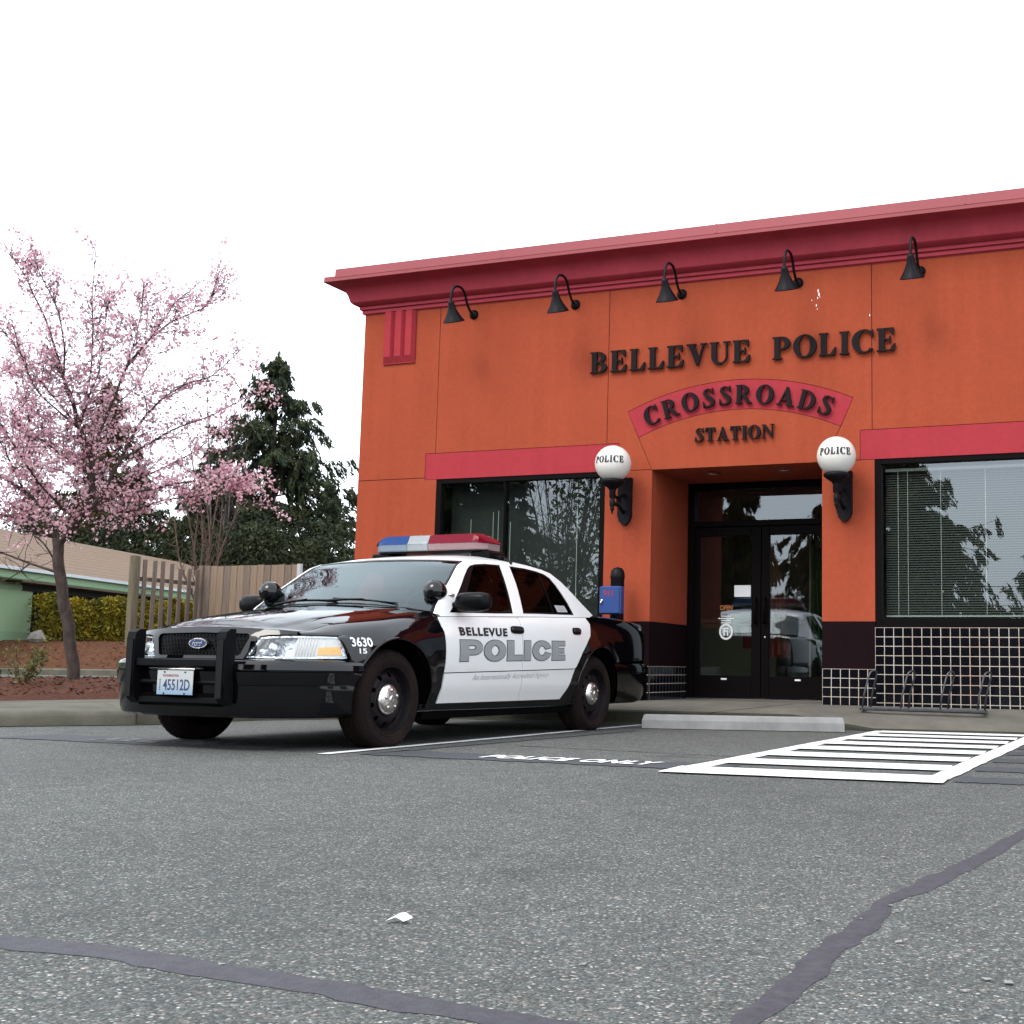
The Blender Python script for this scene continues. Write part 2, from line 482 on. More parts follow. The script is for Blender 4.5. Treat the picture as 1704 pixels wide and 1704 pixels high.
class MB:
    """Collects simple shapes into one mesh."""

    def __init__(s):
        s.v, s.f = [], []

    def add(s, vs, fs):
        k = len(s.v)
        s.v += [tuple(map(float, v)) for v in vs]
        s.f += [tuple(int(i) + k for i in f) for f in fs]
        return s

    def box(s, a, b):
        x0, y0, z0 = a
        x1, y1, z1 = b
        return s.add([(x0, y0, z0), (x1, y0, z0), (x1, y1, z0), (x0, y1, z0), (x0, y0, z1), (x1, y0, z1), (x1, y1, z1), (x0, y1, z1)],
                     [(3, 2, 1, 0), (4, 5, 6, 7), (0, 1, 5, 4), (1, 2, 6, 5), (2, 3, 7, 6), (3, 0, 4, 7)])

    def bbox(s, a, b, c=0.01):
        """Box with chamfered edges."""
        lo, hi = np.array(a, float), np.array(b, float)
        c = min(c, *((hi - lo) * 0.45))
        vs, idx = [], {}
        for i in range(8):
            sg = [(i >> k) & 1 for k in range(3)]
            for ax in range(3):
                p = [hi[k] if sg[k] else lo[k] for k in range(3)]
                for k in range(3):
                    if k != ax:
                        p[k] += -c if sg[k] else c
                idx[(i, ax)] = len(vs)
                vs.append(tuple(p))
        fs = []
        for ax in range(3):
            o1, o2 = [k for k in range(3) if k != ax]
            for sd in (0, 1):
                q = []
                for (p, r) in ((0, 0), (1, 0), (1, 1), (0, 1)):
                    i = (sd << ax) | (p << o1) | (r << o2)
                    q.append(idx[(i, ax)])
                if (sd == 1) != (ax != 1):
                    q = q[::-1]
                fs.append(tuple(q))
        for ax in range(3):
            o1, o2 = [k for k in range(3) if k != ax]
            for p in (0, 1):
                for r in (0, 1):
                    i0 = (p << o1) | (r << o2)
                    i1 = i0 | (1 << ax)
                    fs.append((idx[(i0, o1)], idx[(i1, o1)], idx[(i1, o2)], idx[(i0, o2)]))
        for i in range(8):
            fs.append((idx[(i, 0)], idx[(i, 1)], idx[(i, 2)]))
        return s.add(vs, fs)

    def tube(s, pts, r, n=8, cap=True):
        pts = [Vector(p) for p in pts]
        rs = r if isinstance(r, (list, tuple)) else [r] * len(pts)
        k = len(s.v)
        prev = None
        for i, p in enumerate(pts):
            d = (pts[min(i + 1, len(pts) - 1)] - pts[max(i - 1, 0)])
            if d.length < 1e-9:
                d = Vector((0, 0, 1))
            d.normalize()
            if prev is None:
                a = d.orthogonal().normalized()
            else:
                a = prev - d * prev.dot(d)
                a = a.normalized() if a.length > 1e-6 else d.orthogonal().normalized()
            prev = a
            b = d.cross(a)
            for j in range(n):
                t = 2 * math.pi * j / n
                s.v.append(tuple(p + a * (rs[i] * math.cos(t)) + b * (rs[i] * math.sin(t))))
        for i in range(len(pts) - 1):
            for j in range(n):
                s.f.append((k + i * n + j, k + i * n + (j + 1) % n, k + (i + 1) * n + (j + 1) % n, k + (i + 1) * n + j))
        if cap:
            s.f.append(tuple(k + j for j in range(n))[::-1])
            s.f.append(tuple(k + (len(pts) - 1) * n + j for j in range(n)))
        return s

    def lathe(s, prof, c=(0, 0, 0), axis='z', n=24, sgn=1):
        """prof: (radius, height along axis)."""
        k = len(s.v)
        for (r, h) in prof:
            for j in range(n):
                t = 2 * math.pi * j / n
                a, b = r * math.cos(t), r * math.sin(t)
                p = {'z': (a, b, h), 'x': (h * sgn, a, b), 'y': (a, h * sgn, b)}[axis]
                s.v.append((p[0] + c[0], p[1] + c[1], p[2] + c[2]))
        for i in range(len(prof) - 1):
            for j in range(n):
                s.f.append((k + i * n + j, k + i * n + (j + 1) % n, k + (i + 1) * n + (j + 1) % n, k + (i + 1) * n + j))
        return s

    def sphere(s, c, r, n=20, m=12, sc=(1, 1, 1), zmin=-1.0):
        k = len(s.v)
        a0 = math.asin(zmin)
        for i in range(m + 1):
            ph = a0 + (math.pi / 2 - a0) * i / m
            for j in range(n):
                t = 2 * math.pi * j / n
                s.v.append((c[0] + r * sc[0] * math.cos(ph) * math.cos(t), c[1] + r * sc[1] * math.cos(ph) * math.sin(t), c[2] + r * sc[2] * math.sin(ph)))
        for i in range(m):
            for j in range(n):
                s.f.append((k + i * n + j, k + i * n + (j + 1) % n, k + (i + 1) * n + (j + 1) % n, k + (i + 1) * n + j))
        return s

    def done(s, name, m, parent=None, smooth=False, kind=None):
        return build(name, s.v, s.f, m, parent, smooth, kind)


def shade_by_angle(o, deg=35):
    me = o.data
    me.polygons.foreach_set('use_smooth', [True] * len(me.polygons))
    me.set_sharp_from_angle(angle=rad(deg))
    return o


# ---- constrained triangulation of 2-D regions -------------------------------------------------


def loops_inside(loops, P):
    """Even-odd test of points P (n,2) against closed loops."""
    ins = np.zeros(len(P), bool)
    for lp in loops:
        a = np.asarray(lp, float)
        b = np.roll(a, -1, 0)
        for (x0, y0), (x1, y1) in zip(a, b):
            if y0 == y1:
                continue
            c = ((y0 > P[:, 1]) != (y1 > P[:, 1]))
            x = (x1 - x0) * (P[:, 1] - y0) / (y1 - y0) + x0
            ins ^= c & (P[:, 0] < x)
    return ins


def densify(lp, sp):
    out = []
    n = len(lp)
    for i in range(n):
        a, b = np.array(lp[i], float), np.array(lp[(i + 1) % n], float)
        k = max(1, int(math.ceil(np.linalg.norm(b - a) / (sp * 1.5))))
        for j in range(k):
            out.append(tuple(a + (b - a) * j / k))
    return out


def tri_region(loops, sp, grid=True, any_of=False):
    """Triangles of a region given by loops (even-odd, or union when any_of)."""
    lps = [densify(l, sp) for l in loops]
    V, E = [], []
    for lp in lps:
        k = len(V)
        V += lp
        E += [(k + i, k + (i + 1) % len(lp)) for i in range(len(lp))]

    def inside(P):
        if not any_of:
            return loops_inside(loops, P)
        r = np.zeros(len(P), bool)
        for l in loops:
            r |= loops_inside([l], P)
        return r
    if grid:
        A = np.array(V)
        lo, hi = A.min(0), A.max(0)
        xs = np.arange(lo[0] + sp * .5, hi[0], sp)
        ys = np.arange(lo[1] + sp * .5, hi[1], sp)
        if len(xs) and len(ys):
            G = np.stack(np.meshgrid(xs, ys), -1).reshape(-1, 2)
            G = G[inside(G)]
            if len(G):
                keep = np.ones(len(G), bool)
                for i in range(0, len(G), 512):
                    d = np.linalg.norm(G[i:i + 512, None] - A[None], axis=2).min(1)
                    keep[i:i + 512] = d > sp * 0.45
                V = V + [tuple(g) for g in G[keep]]
    res = delaunay_2d_cdt([Vector(v) for v in V], E, [], 0, 1e-6)
    P = np.array([tuple(v) for v in res[0]])
    F = np.array(res[2], int)
    cen = P[F].mean(1)
    F = F[inside(cen)]
    used = np.unique(F)
    remap = -np.ones(len(P), int)
    remap[used] = np.arange(len(used))
    return P[used], remap[F]


def orient(V, F, out):
    V = np.asarray(V, float)
    n = np.cross(V[F[:, 1]] - V[F[:, 0]], V[F[:, 2]] - V[F[:, 0]])
    if (n @ np.asarray(out, float)).sum() < 0:
        F = F[:, ::-1]
    return F


def boundary_edges(F):
    c = {}
    for f in F:
        m = len(f)
        for i in range(m):
            e = (f[i], f[(i + 1) % m])
            k = tuple(sorted(e))
            c[k] = None if k in c else e
    return [e for e in c.values() if e]


def panel(name, loops, fn, m, parent, sp=0.05, out=(0, -1, 0), depth=0.0, smooth=True, grid=True, any_of=False, kind=None):
    """Curved sheet over a 2-D region mapped by fn(a, b) -> xyz, with a rim of the given depth."""
    P, F = tri_region(loops, sp, grid, any_of)
    V = np.array([fn(a, b) for a, b in P], float)
    F = orient(V, F, out)
    fs = [tuple(f) for f in F]
    if depth:
        V, fs = add_rim(V, fs, np.asarray(out, float) * -depth)
    o = build(name, V, fs, m, parent, False, kind)
    if smooth:
        shade_by_angle(o, 40)
    return o


def add_rim(V, fs, off):
    be = boundary_edges(fs)
    V = list(map(tuple, V))
    top, bot = {}, {}
    for a, b in be:
        for i in (a, b):
            if i not in top:
                top[i] = len(V)
                V.append(V[i])
                bot[i] = len(V)
                V.append(tuple(np.array(V[i]) + off))
    for a, b in be:
        fs.append((top[b], top[a], bot[a], bot[b]))
    return V, fs


def grid_mesh(fn, us, vs):
    V = [fn(u, v) for v in vs for u in us]
    n = len(us)
    F = [(j * n + i, j * n + i + 1, (j + 1) * n + i + 1, (j + 1) * n + i) for j in range(len(vs) - 1) for i in range(n - 1)]
    return V, F


def sheet(name, fn, us, vs, m, parent=None, out=(0, 0, 1), smooth=True, kind=None, angle=50):
    V, F = grid_mesh(fn, us, vs)
    F = orient(np.array(V, float), np.array(F), out)
    o = build(name, V, F, m, parent, False, kind)
    if smooth:
        shade_by_angle(o, angle)
    return o


def quads(name, Q, m, parent=None, kind=None):
    """Q: (n,4,3) array of quads -> one mesh, fast."""
    Q = np.asarray(Q, np.float32)
    n = len(Q)
    me = bpy.data.meshes.new(name)
    me.vertices.add(n * 4)
    me.loops.add(n * 4)
    me.polygons.add(n)
    me.vertices.foreach_set('co', Q.reshape(-1))
    me.loops.foreach_set('vertex_index', np.arange(n * 4, dtype=np.int32))
    me.polygons.foreach_set('loop_start', np.arange(0, n * 4, 4, dtype=np.int32))
    me.polygons.foreach_set('loop_total', np.full(n, 4, dtype=np.int32))
    me.update(calc_edges=True)
    me.materials.append(MATS[m])
    o = bpy.data.objects.new(name, me)
    link(o, parent)
    if kind:
        o['kind'] = kind
    return o


def rand_unit(n):
    v = RNG.normal(size=(n, 3))
    return v / np.linalg.norm(v, axis=1)[:, None]


def leaf_quads(C, size, aspect=1.0, axis=None, jitter=0.35):
    """Leaf-sized quads at centres C; axis (n,3) optional long direction."""
    n = len(C)
    a = rand_unit(n) if axis is None else axis / np.linalg.norm(axis, axis=1)[:, None]
    b = np.cross(a, rand_unit(n))
    b /= np.linalg.norm(b, axis=1)[:, None] + 1e-9
    s = size * RNG.uniform(1 - jitter, 1 + jitter, n)[:, None]
    a, b = a * s * 0.5, b * s * 0.5 * aspect
    return np.stack([C - a, C + b * 0.9 + a * 0.1, C + a, C - b * 0.9 + a * 0.1], 1)


# ---- lettering -------------------------------------------------------------------------------


def ring(cx, cy, rx, ry, ix, iy, a0=0, a1=360, icx=None, n=28):
    """Band between two ellipses as a polygon (or a thin-cut full ring)."""
    icx = cx if icx is None else icx
    if a1 - a0 >= 360:
        a1 = a0 + 359.9
    t = [rad(a0 + (a1 - a0) * i / n) for i in range(n + 1)]
    return [(cx + rx * math.cos(x), cy + ry * math.sin(x)) for x in t] + [(icx + ix * math.cos(x), cy + iy * math.sin(x)) for x in t[::-1]]


def rect(x0, y0, x1, y1):
    return [(x0, y0), (x1, y0), (x1, y1), (x0, y1)]


def stroke(pts, ws):
    P = np.array(pts, float)
    L, Rr = [], []
    for i in range(len(P)):
        d = P[min(i + 1, len(P) - 1)] - P[max(i - 1, 0)]
        d /= np.linalg.norm(d)
        nn = np.array([-d[1], d[0]])
        L.append(tuple(P[i] + nn * ws[i] / 2))
        Rr.append(tuple(P[i] - nn * ws[i] / 2))
    return L + Rr[::-1]


SERIF = {
    'I': (0.36, [rect(.08, 0, .28, 1), rect(0, 0, .36, .055), rect(0, .945, .36, 1)]),
    'E': (0.70, [rect(.07, 0, .27, 1), rect(0, 0, .62, .06), rect(0, .94, .60, 1), rect(.2, .475, .48, .535), [(.60, 1), (.60, .70), (.555, .70), (.43, .95)], [(.62, 0), (.66, .31), (.61, .31), (.45, .05)], rect(.44, .36, .49, .65)]),
    'L': (0.66, [rect(.07, 0, .27, 1), rect(0, 0, .58, .06), rect(0, .945, .35, 1), [(.58, 0), (.63, .34), (.575, .34), (.42, .05)]]),
    'B': (0.74, [rect(.07, 0, .27, 1), rect(0, 0, .34, .055), rect(0, .945, .34, 1), rect(.2, .475, .36, .535), ring(.33, .742, .29, .258, .11, .205, -90, 90), ring(.33, .267, .35, .267, .14, .213, -90, 90)]),
    'P': (0.68, [rect(.07, 0, .27, 1), rect(0, 0, .36, .055), rect(0, .945, .34, 1), rect(.2, .42, .34, .478), ring(.33, .71, .33, .29, .12, .235, -90, 90)]),
    'R': (0.82, [rect(.07, 0, .27, 1), rect(0, 0, .35, .055), rect(0, .945, .34, 1), rect(.2, .45, .36, .508), ring(.33, .725, .32, .275, .12, .22, -90, 90), [(.30, .48), (.50, .48), (.74, .055), (.82, .055), (.82, 0), (.58, 0)]]),
    'O': (0.86, [ring(.43, .5, .43, .52, .20, .46)]),
    'C': (0.80, [ring(.44, .5, .44, .52, .22, .455, 42, 318, icx=.47), rect(.70, .68, .75, 1.0), [(.66, .86), (.72, .92), (.72, .72), (.70, .70)]]),
    'U': (0.80, [rect(.07, .33, .27, 1), rect(0, .945, .35, 1), rect(.62, .33, .68, 1), rect(.52, .945, .79, 1), ring(.375, .335, .305, .355, .175, .275, 180, 360, icx=.445)]),
    'V': (0.80, [[(.05, 1), (.28, 1), (.49, .30), (.45, 0), (.38, 0)], [(.62, 1), (.69, 1), (.45, 0), (.39, 0)], rect(-.02, .945, .36, 1), rect(.52, .945, .80, 1)]),
    'A': (0.86, [[(.09, 0), (.155, 0), (.43, .86), (.39, 1)], [(.36, 1), (.46, 1), (.80, 0), (.57, 0), (.34, .74)], rect(.2, .27, .56, .335), rect(0, 0, .26, .055), rect(.48, 0, .87, .055)]),
    'D': (0.82, [rect(.07, 0, .27, 1), rect(0, 0, .36, .055), rect(0, .945, .36, 1), ring(.33, .5, .46, .5, .25, .445, -90, 90)]),
    'N': (0.86, [rect(.10, 0, .16, 1), [(.03, 1), (.26, 1), (.76, .2), (.76, 0), (.70, 0)], rect(.70, 0, .76, 1), rect(0, .945, .2, 1), rect(0, 0, .27, .055), rect(.58, .945, .87, 1)]),
    'T': (0.74, [rect(.26, 0, .47, 1), rect(.02, .94, .71, 1), [(.02, 1), (.02, .68), (.06, .68), (.2, .95)], [(.71, 1), (.71, .68), (.67, .68), (.53, .95)], rect(.17, 0, .56, .055)]),
    'S': (0.64, [stroke([(.55, .80), (.47, .93), (.32, .975), (.17, .90), (.14, .75), (.25, .60), (.40, .47), (.51, .34), (.50, .15), (.37, .04), (.24, .025), (.11, .11), (.05, .25)], [.05, .06, .08, .12, .16, .20, .22, .20, .16, .11, .08, .07, .05]), rect(.535, .68, .585, 1.0), rect(.02, 0, .07, .33)]),
}
BLOCK = {   # wide black sans capitals of the door lettering
    'P': (0.86, [rect(0, 0, .33, 1), rect(.2, .30, .5, .55), rect(.2, .75, .5, 1), ring(.50, .65, .36, .35, .10, .10, -90, 90)]),
    'O': (0.90, [ring(.45, .5, .45, .51, .16, .27)]),
    'L': (0.68, [rect(0, 0, .30, 1), rect(.2, 0, .67, .27)]),
    'I': (0.32, [rect(0, 0, .31, 1)]),
    'C': (0.86, [ring(.44, .5, .44, .51, .155, .26, 18, 342)]),
    'E': (0.66, [rect(0, 0, .32, 1), rect(.2, 0, .66, .26), rect(.2, .38, .60, .62), rect(.2, .76, .65, 1)]),
}


def letter_mesh(loops, thick, sp=0.2, grid=False):
    """Union of loops in the x-z plane, front at y=-thick, returned as verts, faces."""
    P, F = tri_region(loops, sp, grid, any_of=True)
    V = np.array([(x, -thick, z) for x, z in P])
    F = orient(V, F, (0, -1, 0))
    return add_rim(V, [tuple(f) for f in F], np.array([0, thick, 0]))


def font_outline(text, bold=0.0, shear=0.0, spacing=1.0):
    """2-D triangles of a line of text set in the built-in sans (cap height scaled to 1)."""
    c = bpy.data.curves.new('lettering', 'FONT')
    c.body = text
    c.offset = bold
    c.shear = shear
    c.space_character = spacing
    c.resolution_u = 3
    o = bpy.data.objects.new('lettering', c)
    COL.objects.link(o)
    bpy.context.view_layer.update()
    me = bpy.data.meshes.new_from_object(o.evaluated_get(bpy.context.evaluated_depsgraph_get()))
    V = np.array([tuple(v.co) for v in me.vertices])[:, :2]
    F = []
    for p in me.polygons:
        v = list(p.vertices)
        for i in range(1, len(v) - 1):
            F.append((v[0], v[i], v[i + 1]))
    bpy.data.objects.remove(o)
    bpy.data.curves.remove(c)
    bpy.data.meshes.remove(me)
    V = V - V.min(0)
    V = V / FONT_CAP
    return V, np.array(F, int)


FONT_CAP = 0.73


def font_panel(name, text, fn, m, parent, width, height, out, bold=0.0, shear=0.0, spacing=1.0):
    """Text stretched to width x height and mapped by fn(a, b)."""
    V, F = font_outline(text, bold, shear, spacing)
    V = V / V.max(0) * np.array([width, height])
    W = np.array([fn(a, b) for a, b in V], float)
    F = orient(W, F, out)
    return build(name, W, F, m, parent)

# ------------------------------------------------------------------ ground
build('parking_lot', [(-400, -300, 0), (400, -300, 0), (400, 600, 0), (-400, 600, 0)], [(0, 1, 2, 3)], 'asphalt', kind='structure')


def flat(name, polys, z, m, parent=None, kind=None, sp=None):
    V, F = [], []
    for p in polys:
        k = len(V)
        V += [(x, y, z) for x, y in p]
        F.append(tuple(range(k, k + len(p))))
    o = build(name, V, F, m, parent, kind=kind)
    return o


def sidewalk_edge(x):
    return float(np.interp(x, [-12, -6, -4.5, -2.6, -1.3, 8], [-1.36, -1.02, -0.86, -0.96, -0.80, -0.75]))


def sidewalk_z(x, t):      # t: 0 at the wall, 1 at the kerb
    ze = float(np.interp(x, [-20, -3.4, -2.6, 8], [0.135, 0.125, 0.012, 0.012]))
    return 0.205 + (ze - 0.205) * t


xs = [-9.15, -8.5, -7.5, -6.5, -5.5, -4.5, -3.9, -3.4, -3.0, -2.6, -2.2, -1.5, -0.5, 1, 3, 6]
V, F = [], []
for x in xs:
    e = sidewalk_edge(x)
    for t in (-1.6, 0, .33, .66, .95, 1.0):
        y = -t * -e if t >= 0 else 1.3
        V.append((x, y, sidewalk_z(x, max(t, 0)) - (0.012 if t == 1.0 else 0)))
    V.append((x, e - 0.015, 0.004))
for i in range(len(xs) - 1):
    for j in range(4):
        F.append((i * 7 + j, i * 7 + j + 1, (i + 1) * 7 + j + 1, (i + 1) * 7 + j))
F = orient(V, np.array(F), (0, 0, 1))
o = build('sidewalk', V, F, 'concrete', kind='structure')
shade_by_angle(o, 30)
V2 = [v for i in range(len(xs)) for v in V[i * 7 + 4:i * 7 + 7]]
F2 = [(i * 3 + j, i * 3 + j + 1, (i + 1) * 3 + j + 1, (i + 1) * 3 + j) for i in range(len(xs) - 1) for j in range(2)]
build('kerb_face', V2, orient(V2, np.array(F2), (0, -1, .3)), 'moss', kind='structure')  # mossy face, its dark colour also standing in for shade under the car
# a cracked score line across the walk and the mossy seam along its foot
flat('sidewalk_joint', [[(-4.42, -1.12, ), (-4.40, -1.12), (-3.62, -.02), (-3.64, -.02)]], 0.0, 'moss', kind='structure')
o = bpy.data.objects['sidewalk_joint']
for v in o.data.vertices:
    v.co.z = sidewalk_z(v.co.x, v.co.y / sidewalk_edge(v.co.x)) + 0.004
seam = []
for i in range(46):
    x = -9.0 + i * 0.26
    seam.append((x, sidewalk_edge(x) - 0.012))
for i in range(45, -1, -1):
    x = -9.0 + i * 0.26
    seam.append((x, sidewalk_edge(x) - 0.035 - 0.055 * random.random() - (0.10 if x < -4.4 else 0)))
flat('moss_seam', [seam], 0.005, 'moss', kind='stuff')


def rag(a, b, w, n=30, wob=0.005):
    """Painted stripe with slightly ragged edges from a to b."""
    a, b = np.array(a), np.array(b)
    d = (b - a) / np.linalg.norm(b - a)
    nn = np.array([-d[1], d[0]])
    L = [tuple(a + (b - a) * i / n + nn * (w / 2 + random.uniform(-wob, wob))) for i in range(n + 1)]
    R_ = [tuple(a + (b - a) * i / n - nn * (w / 2 + random.uniform(-wob, wob))) for i in range(n + 1)]
    return L + R_[::-1]


flat('parking_line', [rag((-4.90, -6.17), (-4.80, -1.30), 0.085)], 0.006, 'road_paint', kind='structure')
flat('old_parking_line', [rag((-4.70, -6.05), (-4.42, -2.3), 0.05, wob=0.012)], 0.004, 'patch_paint', kind='structure')
flat('asphalt_crack', [rag((-4.3, -4.75), (-2.6, -4.95), 0.022, wob=0.008)], 0.004, 'patch_paint', kind='structure')
# hatched access aisle
bars = [rag((-2.54, -6.10), (-2.49, -1.02), 0.13), rag((-1.15, -6.0), (-1.12, -0.90), 0.13)]
flat('aisle_line', bars, 0.006, 'road_paint', kind='structure')
hz = [-6.12, -5.33, -4.56, -3.82, -3.12, -2.44, -1.80, -1.20]
flat('aisle_hatching', [rag((-2.60 if i == 0 else -2.48, y - 0.02), (-1.085 if i == 0 else -1.2, y + 0.07), 0.44 if i == 0 else 0.43 - .012 * i) for i, y in enumerate(hz)], 0.010, 'road_paint', kind='structure')
flat('old_hatching', [rag((-1.06, y + 0.18), (-0.45, y + 0.22), 0.36, wob=0.02) for y in hz[:6]], 0.004, 'patch_paint', kind='structure')


def lot_text(x0, x1, y0, y1, m='road_paint'):
    """POLICE ONLY stencilled on a dark overpainted band; read from the aisle."""
    pad = flat('stencil_patch', [rag((x0 - 0.75, (y0 + y1) / 2), (x1 + 0.45, (y0 + y1) / 2 - 0.02), (y1 - y0) + 0.20, wob=0.03)], 0.004, 'patch_paint', kind='structure')
    o = font_panel('stencil_lettering', 'POLICE ONLY', lambda a, b: (x0 + a, y0 + b, 0.009), m, None, x1 - x0, y1 - y0, (0, 0, 1), bold=0.045, spacing=1.12)
    o['kind'] = 'structure'


lot_text(-3.93, -2.80, -5.95, -5.70)
lot_text(-7.05, -5.92, -5.93, -5.60, 'worn_paint')


def ribbon(name, pts, ws, z, m, kind='structure', n=60):
    P = np.array(pts, float)
    t = np.linspace(0, len(P) - 1, n)
    X = np.stack([np.interp(t, range(len(P)), P[:, k]) for k in (0, 1)], 1)
    for _ in range(3):
        X[1:-1] = (X[:-2] + 2 * X[1:-1] + X[2:]) / 4
    W = np.interp(t, range(len(P)), ws)
    d = np.gradient(X, axis=0)
    d /= np.linalg.norm(d, axis=1)[:, None]
    nn = np.stack([-d[:, 1], d[:, 0]], 1)
    def wob():
        a = RNG.normal(size=n) * .013
        for _ in range(14):
            a[1:-1] = (a[:-2] + 2 * a[1:-1] + a[2:]) / 4
        return a + RNG.normal(size=n) * .0006
    L = X + nn * (W / 2 + wob())[:, None]
    R_ = X - nn * (W / 2 + wob())[:, None]
    V = [(x, y, .0012) for x, y in L] + [tuple(a * .8 + b * .2) + (z,) for a, b in zip(L, R_)] + [tuple(a * .2 + b * .8) + (z,) for a, b in zip(L, R_)] + [(x, y, .0012) for x, y in R_]
    F = [(i + k * n, i + (k + 1) * n, i + (k + 1) * n + 1, i + k * n + 1) for k in range(3) for i in range(n - 1)]
    F = orient(V, np.array(F), (0, 0, 1))
    return build(name, V, F, m, kind=kind)


ribbon('sealed_crack', [(-2.9, -10.80), (-2.22, -10.80), (-1.92, -10.785), (-1.67, -10.82), (-1.46, -10.83), (-1.187, -10.87), (-.98, -10.885), (-.5, -10.96)], [.11, .11, .09, .105, .09, .095, .07, .07], 0.004, 'tar', n=220)
ribbon('sealed_crack', [(.15, -5.2), (-.22, -6.4), (-.49, -8.0), (-.578, -8.96), (-.617, -9.28), (-.667, -9.61), (-.65, -9.92), (-.665, -10.19), (-.651, -10.5), (-.652, -10.80)], [.05, .05, .055, .065, .07, .05, .07, .07, .065, .05], 0.004, 'tar', n=260)
# a crumpled scrap of white paper on the asphalt
sc = [(0, 0, .004), (.02, .012, .012), (.045, .004, .006), (.052, .03, .010), (.03, .038, .018), (.006, .034, .006)]
o = build('paper_scrap', [(-1.628 + x, -10.325 + y, z + .002) for x, y, z in sc] + [(-1.602, -10.305, .022)], [(i, (i + 1) % 6, 6) for i in range(6)], 'paper')
tag(o, 'small crumpled white scrap of paper lying on the open asphalt', 'litter')

# grit and small debris strewn over the lot
gx = np.concatenate([np.stack([RNG.uniform(-3.5, .6, 150), RNG.uniform(-11.2, -6.5, 150)], 1), [[-.546, -10.046], [-.33, -10.30], [-.29, -10.31], [-1.35, -9.2]]])
gs = np.concatenate([RNG.uniform(.004, .010, 150), [.012, .010, .013, .009]])
gq = []
for (x, y), r_ in zip(gx, gs):
    a = RNG.uniform(0, 6.28, 1)[0] + np.array([0, 1.5, 3.0, 4.6])
    gq.append([(x + r_ * math.cos(t_) * (1.2 if k % 2 else .7), y + r_ * math.sin(t_), .004 + (.002 if k % 2 else .0005)) for k, t_ in enumerate(a)])
quads('grit', np.array(gq), 'concrete_pale', kind='stuff')

# ------------------------------------------------------------------ kerb island on the left, street, mulch bank
KF = [(-11.5, -8.6), (-9.9, -6.05), (-9.07, -4.92), (-8.78, -4.52), (-8.48, -4.14), (-8.30, -3.75), (-8.26, -3.3), (-8.24, -2.9), (-8.05, -2.5), (-7.7, -2.0), (-7.5, -1.4), (-7.45, -1.10)]
KB = [(-13.4, -6.6), (-11.4, -4.8), (-10.6, -3.75), (-10.5, -3.05), (-10.4, -2.5), (-10.2, -2.0), (-10.0, -1.5), (-9.9, -1.0), (-9.7, -.6), (-9.5, -.3), (-9.3, -.1), (-9.16, 0.0)]
V, F = [], []
for (fx, fy), (bx, by) in zip(KF, KB):
    d = np.array([bx - fx, by - fy])
    d /= np.linalg.norm(d)
    for off, z in ((0, 0.0), (.005, .075), (.02, .112), (.05, .127), (.12, .134)):
        V.append((fx + d[0] * off, fy + d[1] * off, z))
    V.append((bx, by, .150))
for i in range(len(KF) - 1):
    for j in range(5):
        F.append((i * 6 + j, i * 6 + j + 1, (i + 1) * 6 + j + 1, (i + 1) * 6 + j))
F = orient(V, np.array(F), (0.3, -0.4, 1))
shade_by_angle(build('kerb', V, F, 'kerb_concrete', kind='structure'), 60)
# two expansion joints in the kerb, recessed dark slits
mbj = MB()
for (x, y, bx, by) in ((-8.43, -4.06, -10.3, -2.9), (-9.5, -5.5, -11.0, -4.3)):
    d = np.array([bx - x, by - y]); d /= np.linalg.norm(d); p = np.array([-d[1], d[0]]) * .006
    a = np.array([x, y]) - d * .004
    b = np.array([x, y]) + d * .02
    c = np.array([x, y]) + d * 1.2
    mbj.add([(*(a - p), .005), (*(a + p), .005), (*(b + p), .118), (*(b - p), .118), (*(c + p), .151), (*(c - p), .151)], [(0, 1, 2, 3), (3, 2, 4, 5)])
mbj.done('kerb_joint', 'moss', kind='structure')
mos = [(x + .0, y - .0) for x, y in KF[1:7]] + [(x + .05 + random.random() * .03, y - .05) for x, y in KF[1:7]][::-1]
flat('moss_line', [mos], .005, 'moss', kind='stuff')


def lerp2(pts, v):
    A = np.array(pts, float)
    d = np.r_[0, np.cumsum(np.linalg.norm(np.diff(A, axis=0), axis=1))]
    return [float(np.interp(v * d[-1], d, A[:, k])) for k in (0, 1)]


def mound(x, y):
    """height of the mulch island"""
    return 0.15 + 0.13 * math.exp(-(((x + 12.9) / 3.2) ** 2 + ((y + .9) / 3.0) ** 2)) + 0.06 * min(1, max(0, (y + 2.5) / 4))


isl = [KB[0]] + KB[1:] + [(-9.16, 6), (-12.5, 4.2), (-16.5, 1.6), (-19, -1.2), (-20, -4.5)]
P, Fm = tri_region([isl], 0.35)
KBa = np.array([lerp2(KB, t_) for t_ in np.linspace(0, 1, 200)])
Vm = []
for x, y in P:
    dk = np.linalg.norm(KBa - [x, y], axis=1).min()
    kf = min(1.0, dk / .5)
    Vm.append((x, y, .146 + (mound(x, y) + RNG.normal() * .012 - .146) * kf))
Fm = orient(Vm, Fm, (0, 0, 1))
build('mulch_bed', Vm, Fm, 'mulch', smooth=True, kind='structure')
# loose bark chips
n = 5200
xy = np.stack([RNG.uniform(-17, -9.3, n * 3), RNG.uniform(-6.5, 2.5, n * 3)], 1)
xy = xy[loops_inside([isl], xy)][:n]
C = np.array([(x, y, mound(x, y) + .012 + abs(RNG.normal()) * .01) for x, y in xy])
ax = rand_unit(len(C))
ax[:, 2] *= .35
quads('bark_chips', leaf_quads(C, .062, .32, ax, .6), 'chip', kind='stuff')

K0 = np.array([-21.66, 5.94])
e1, e2 = np.array([.918, .397]), np.array([-.397, .918])


def kp(a, b, z):
    q = K0 + e1 * a + e2 * b
    return (q[0], q[1], z)


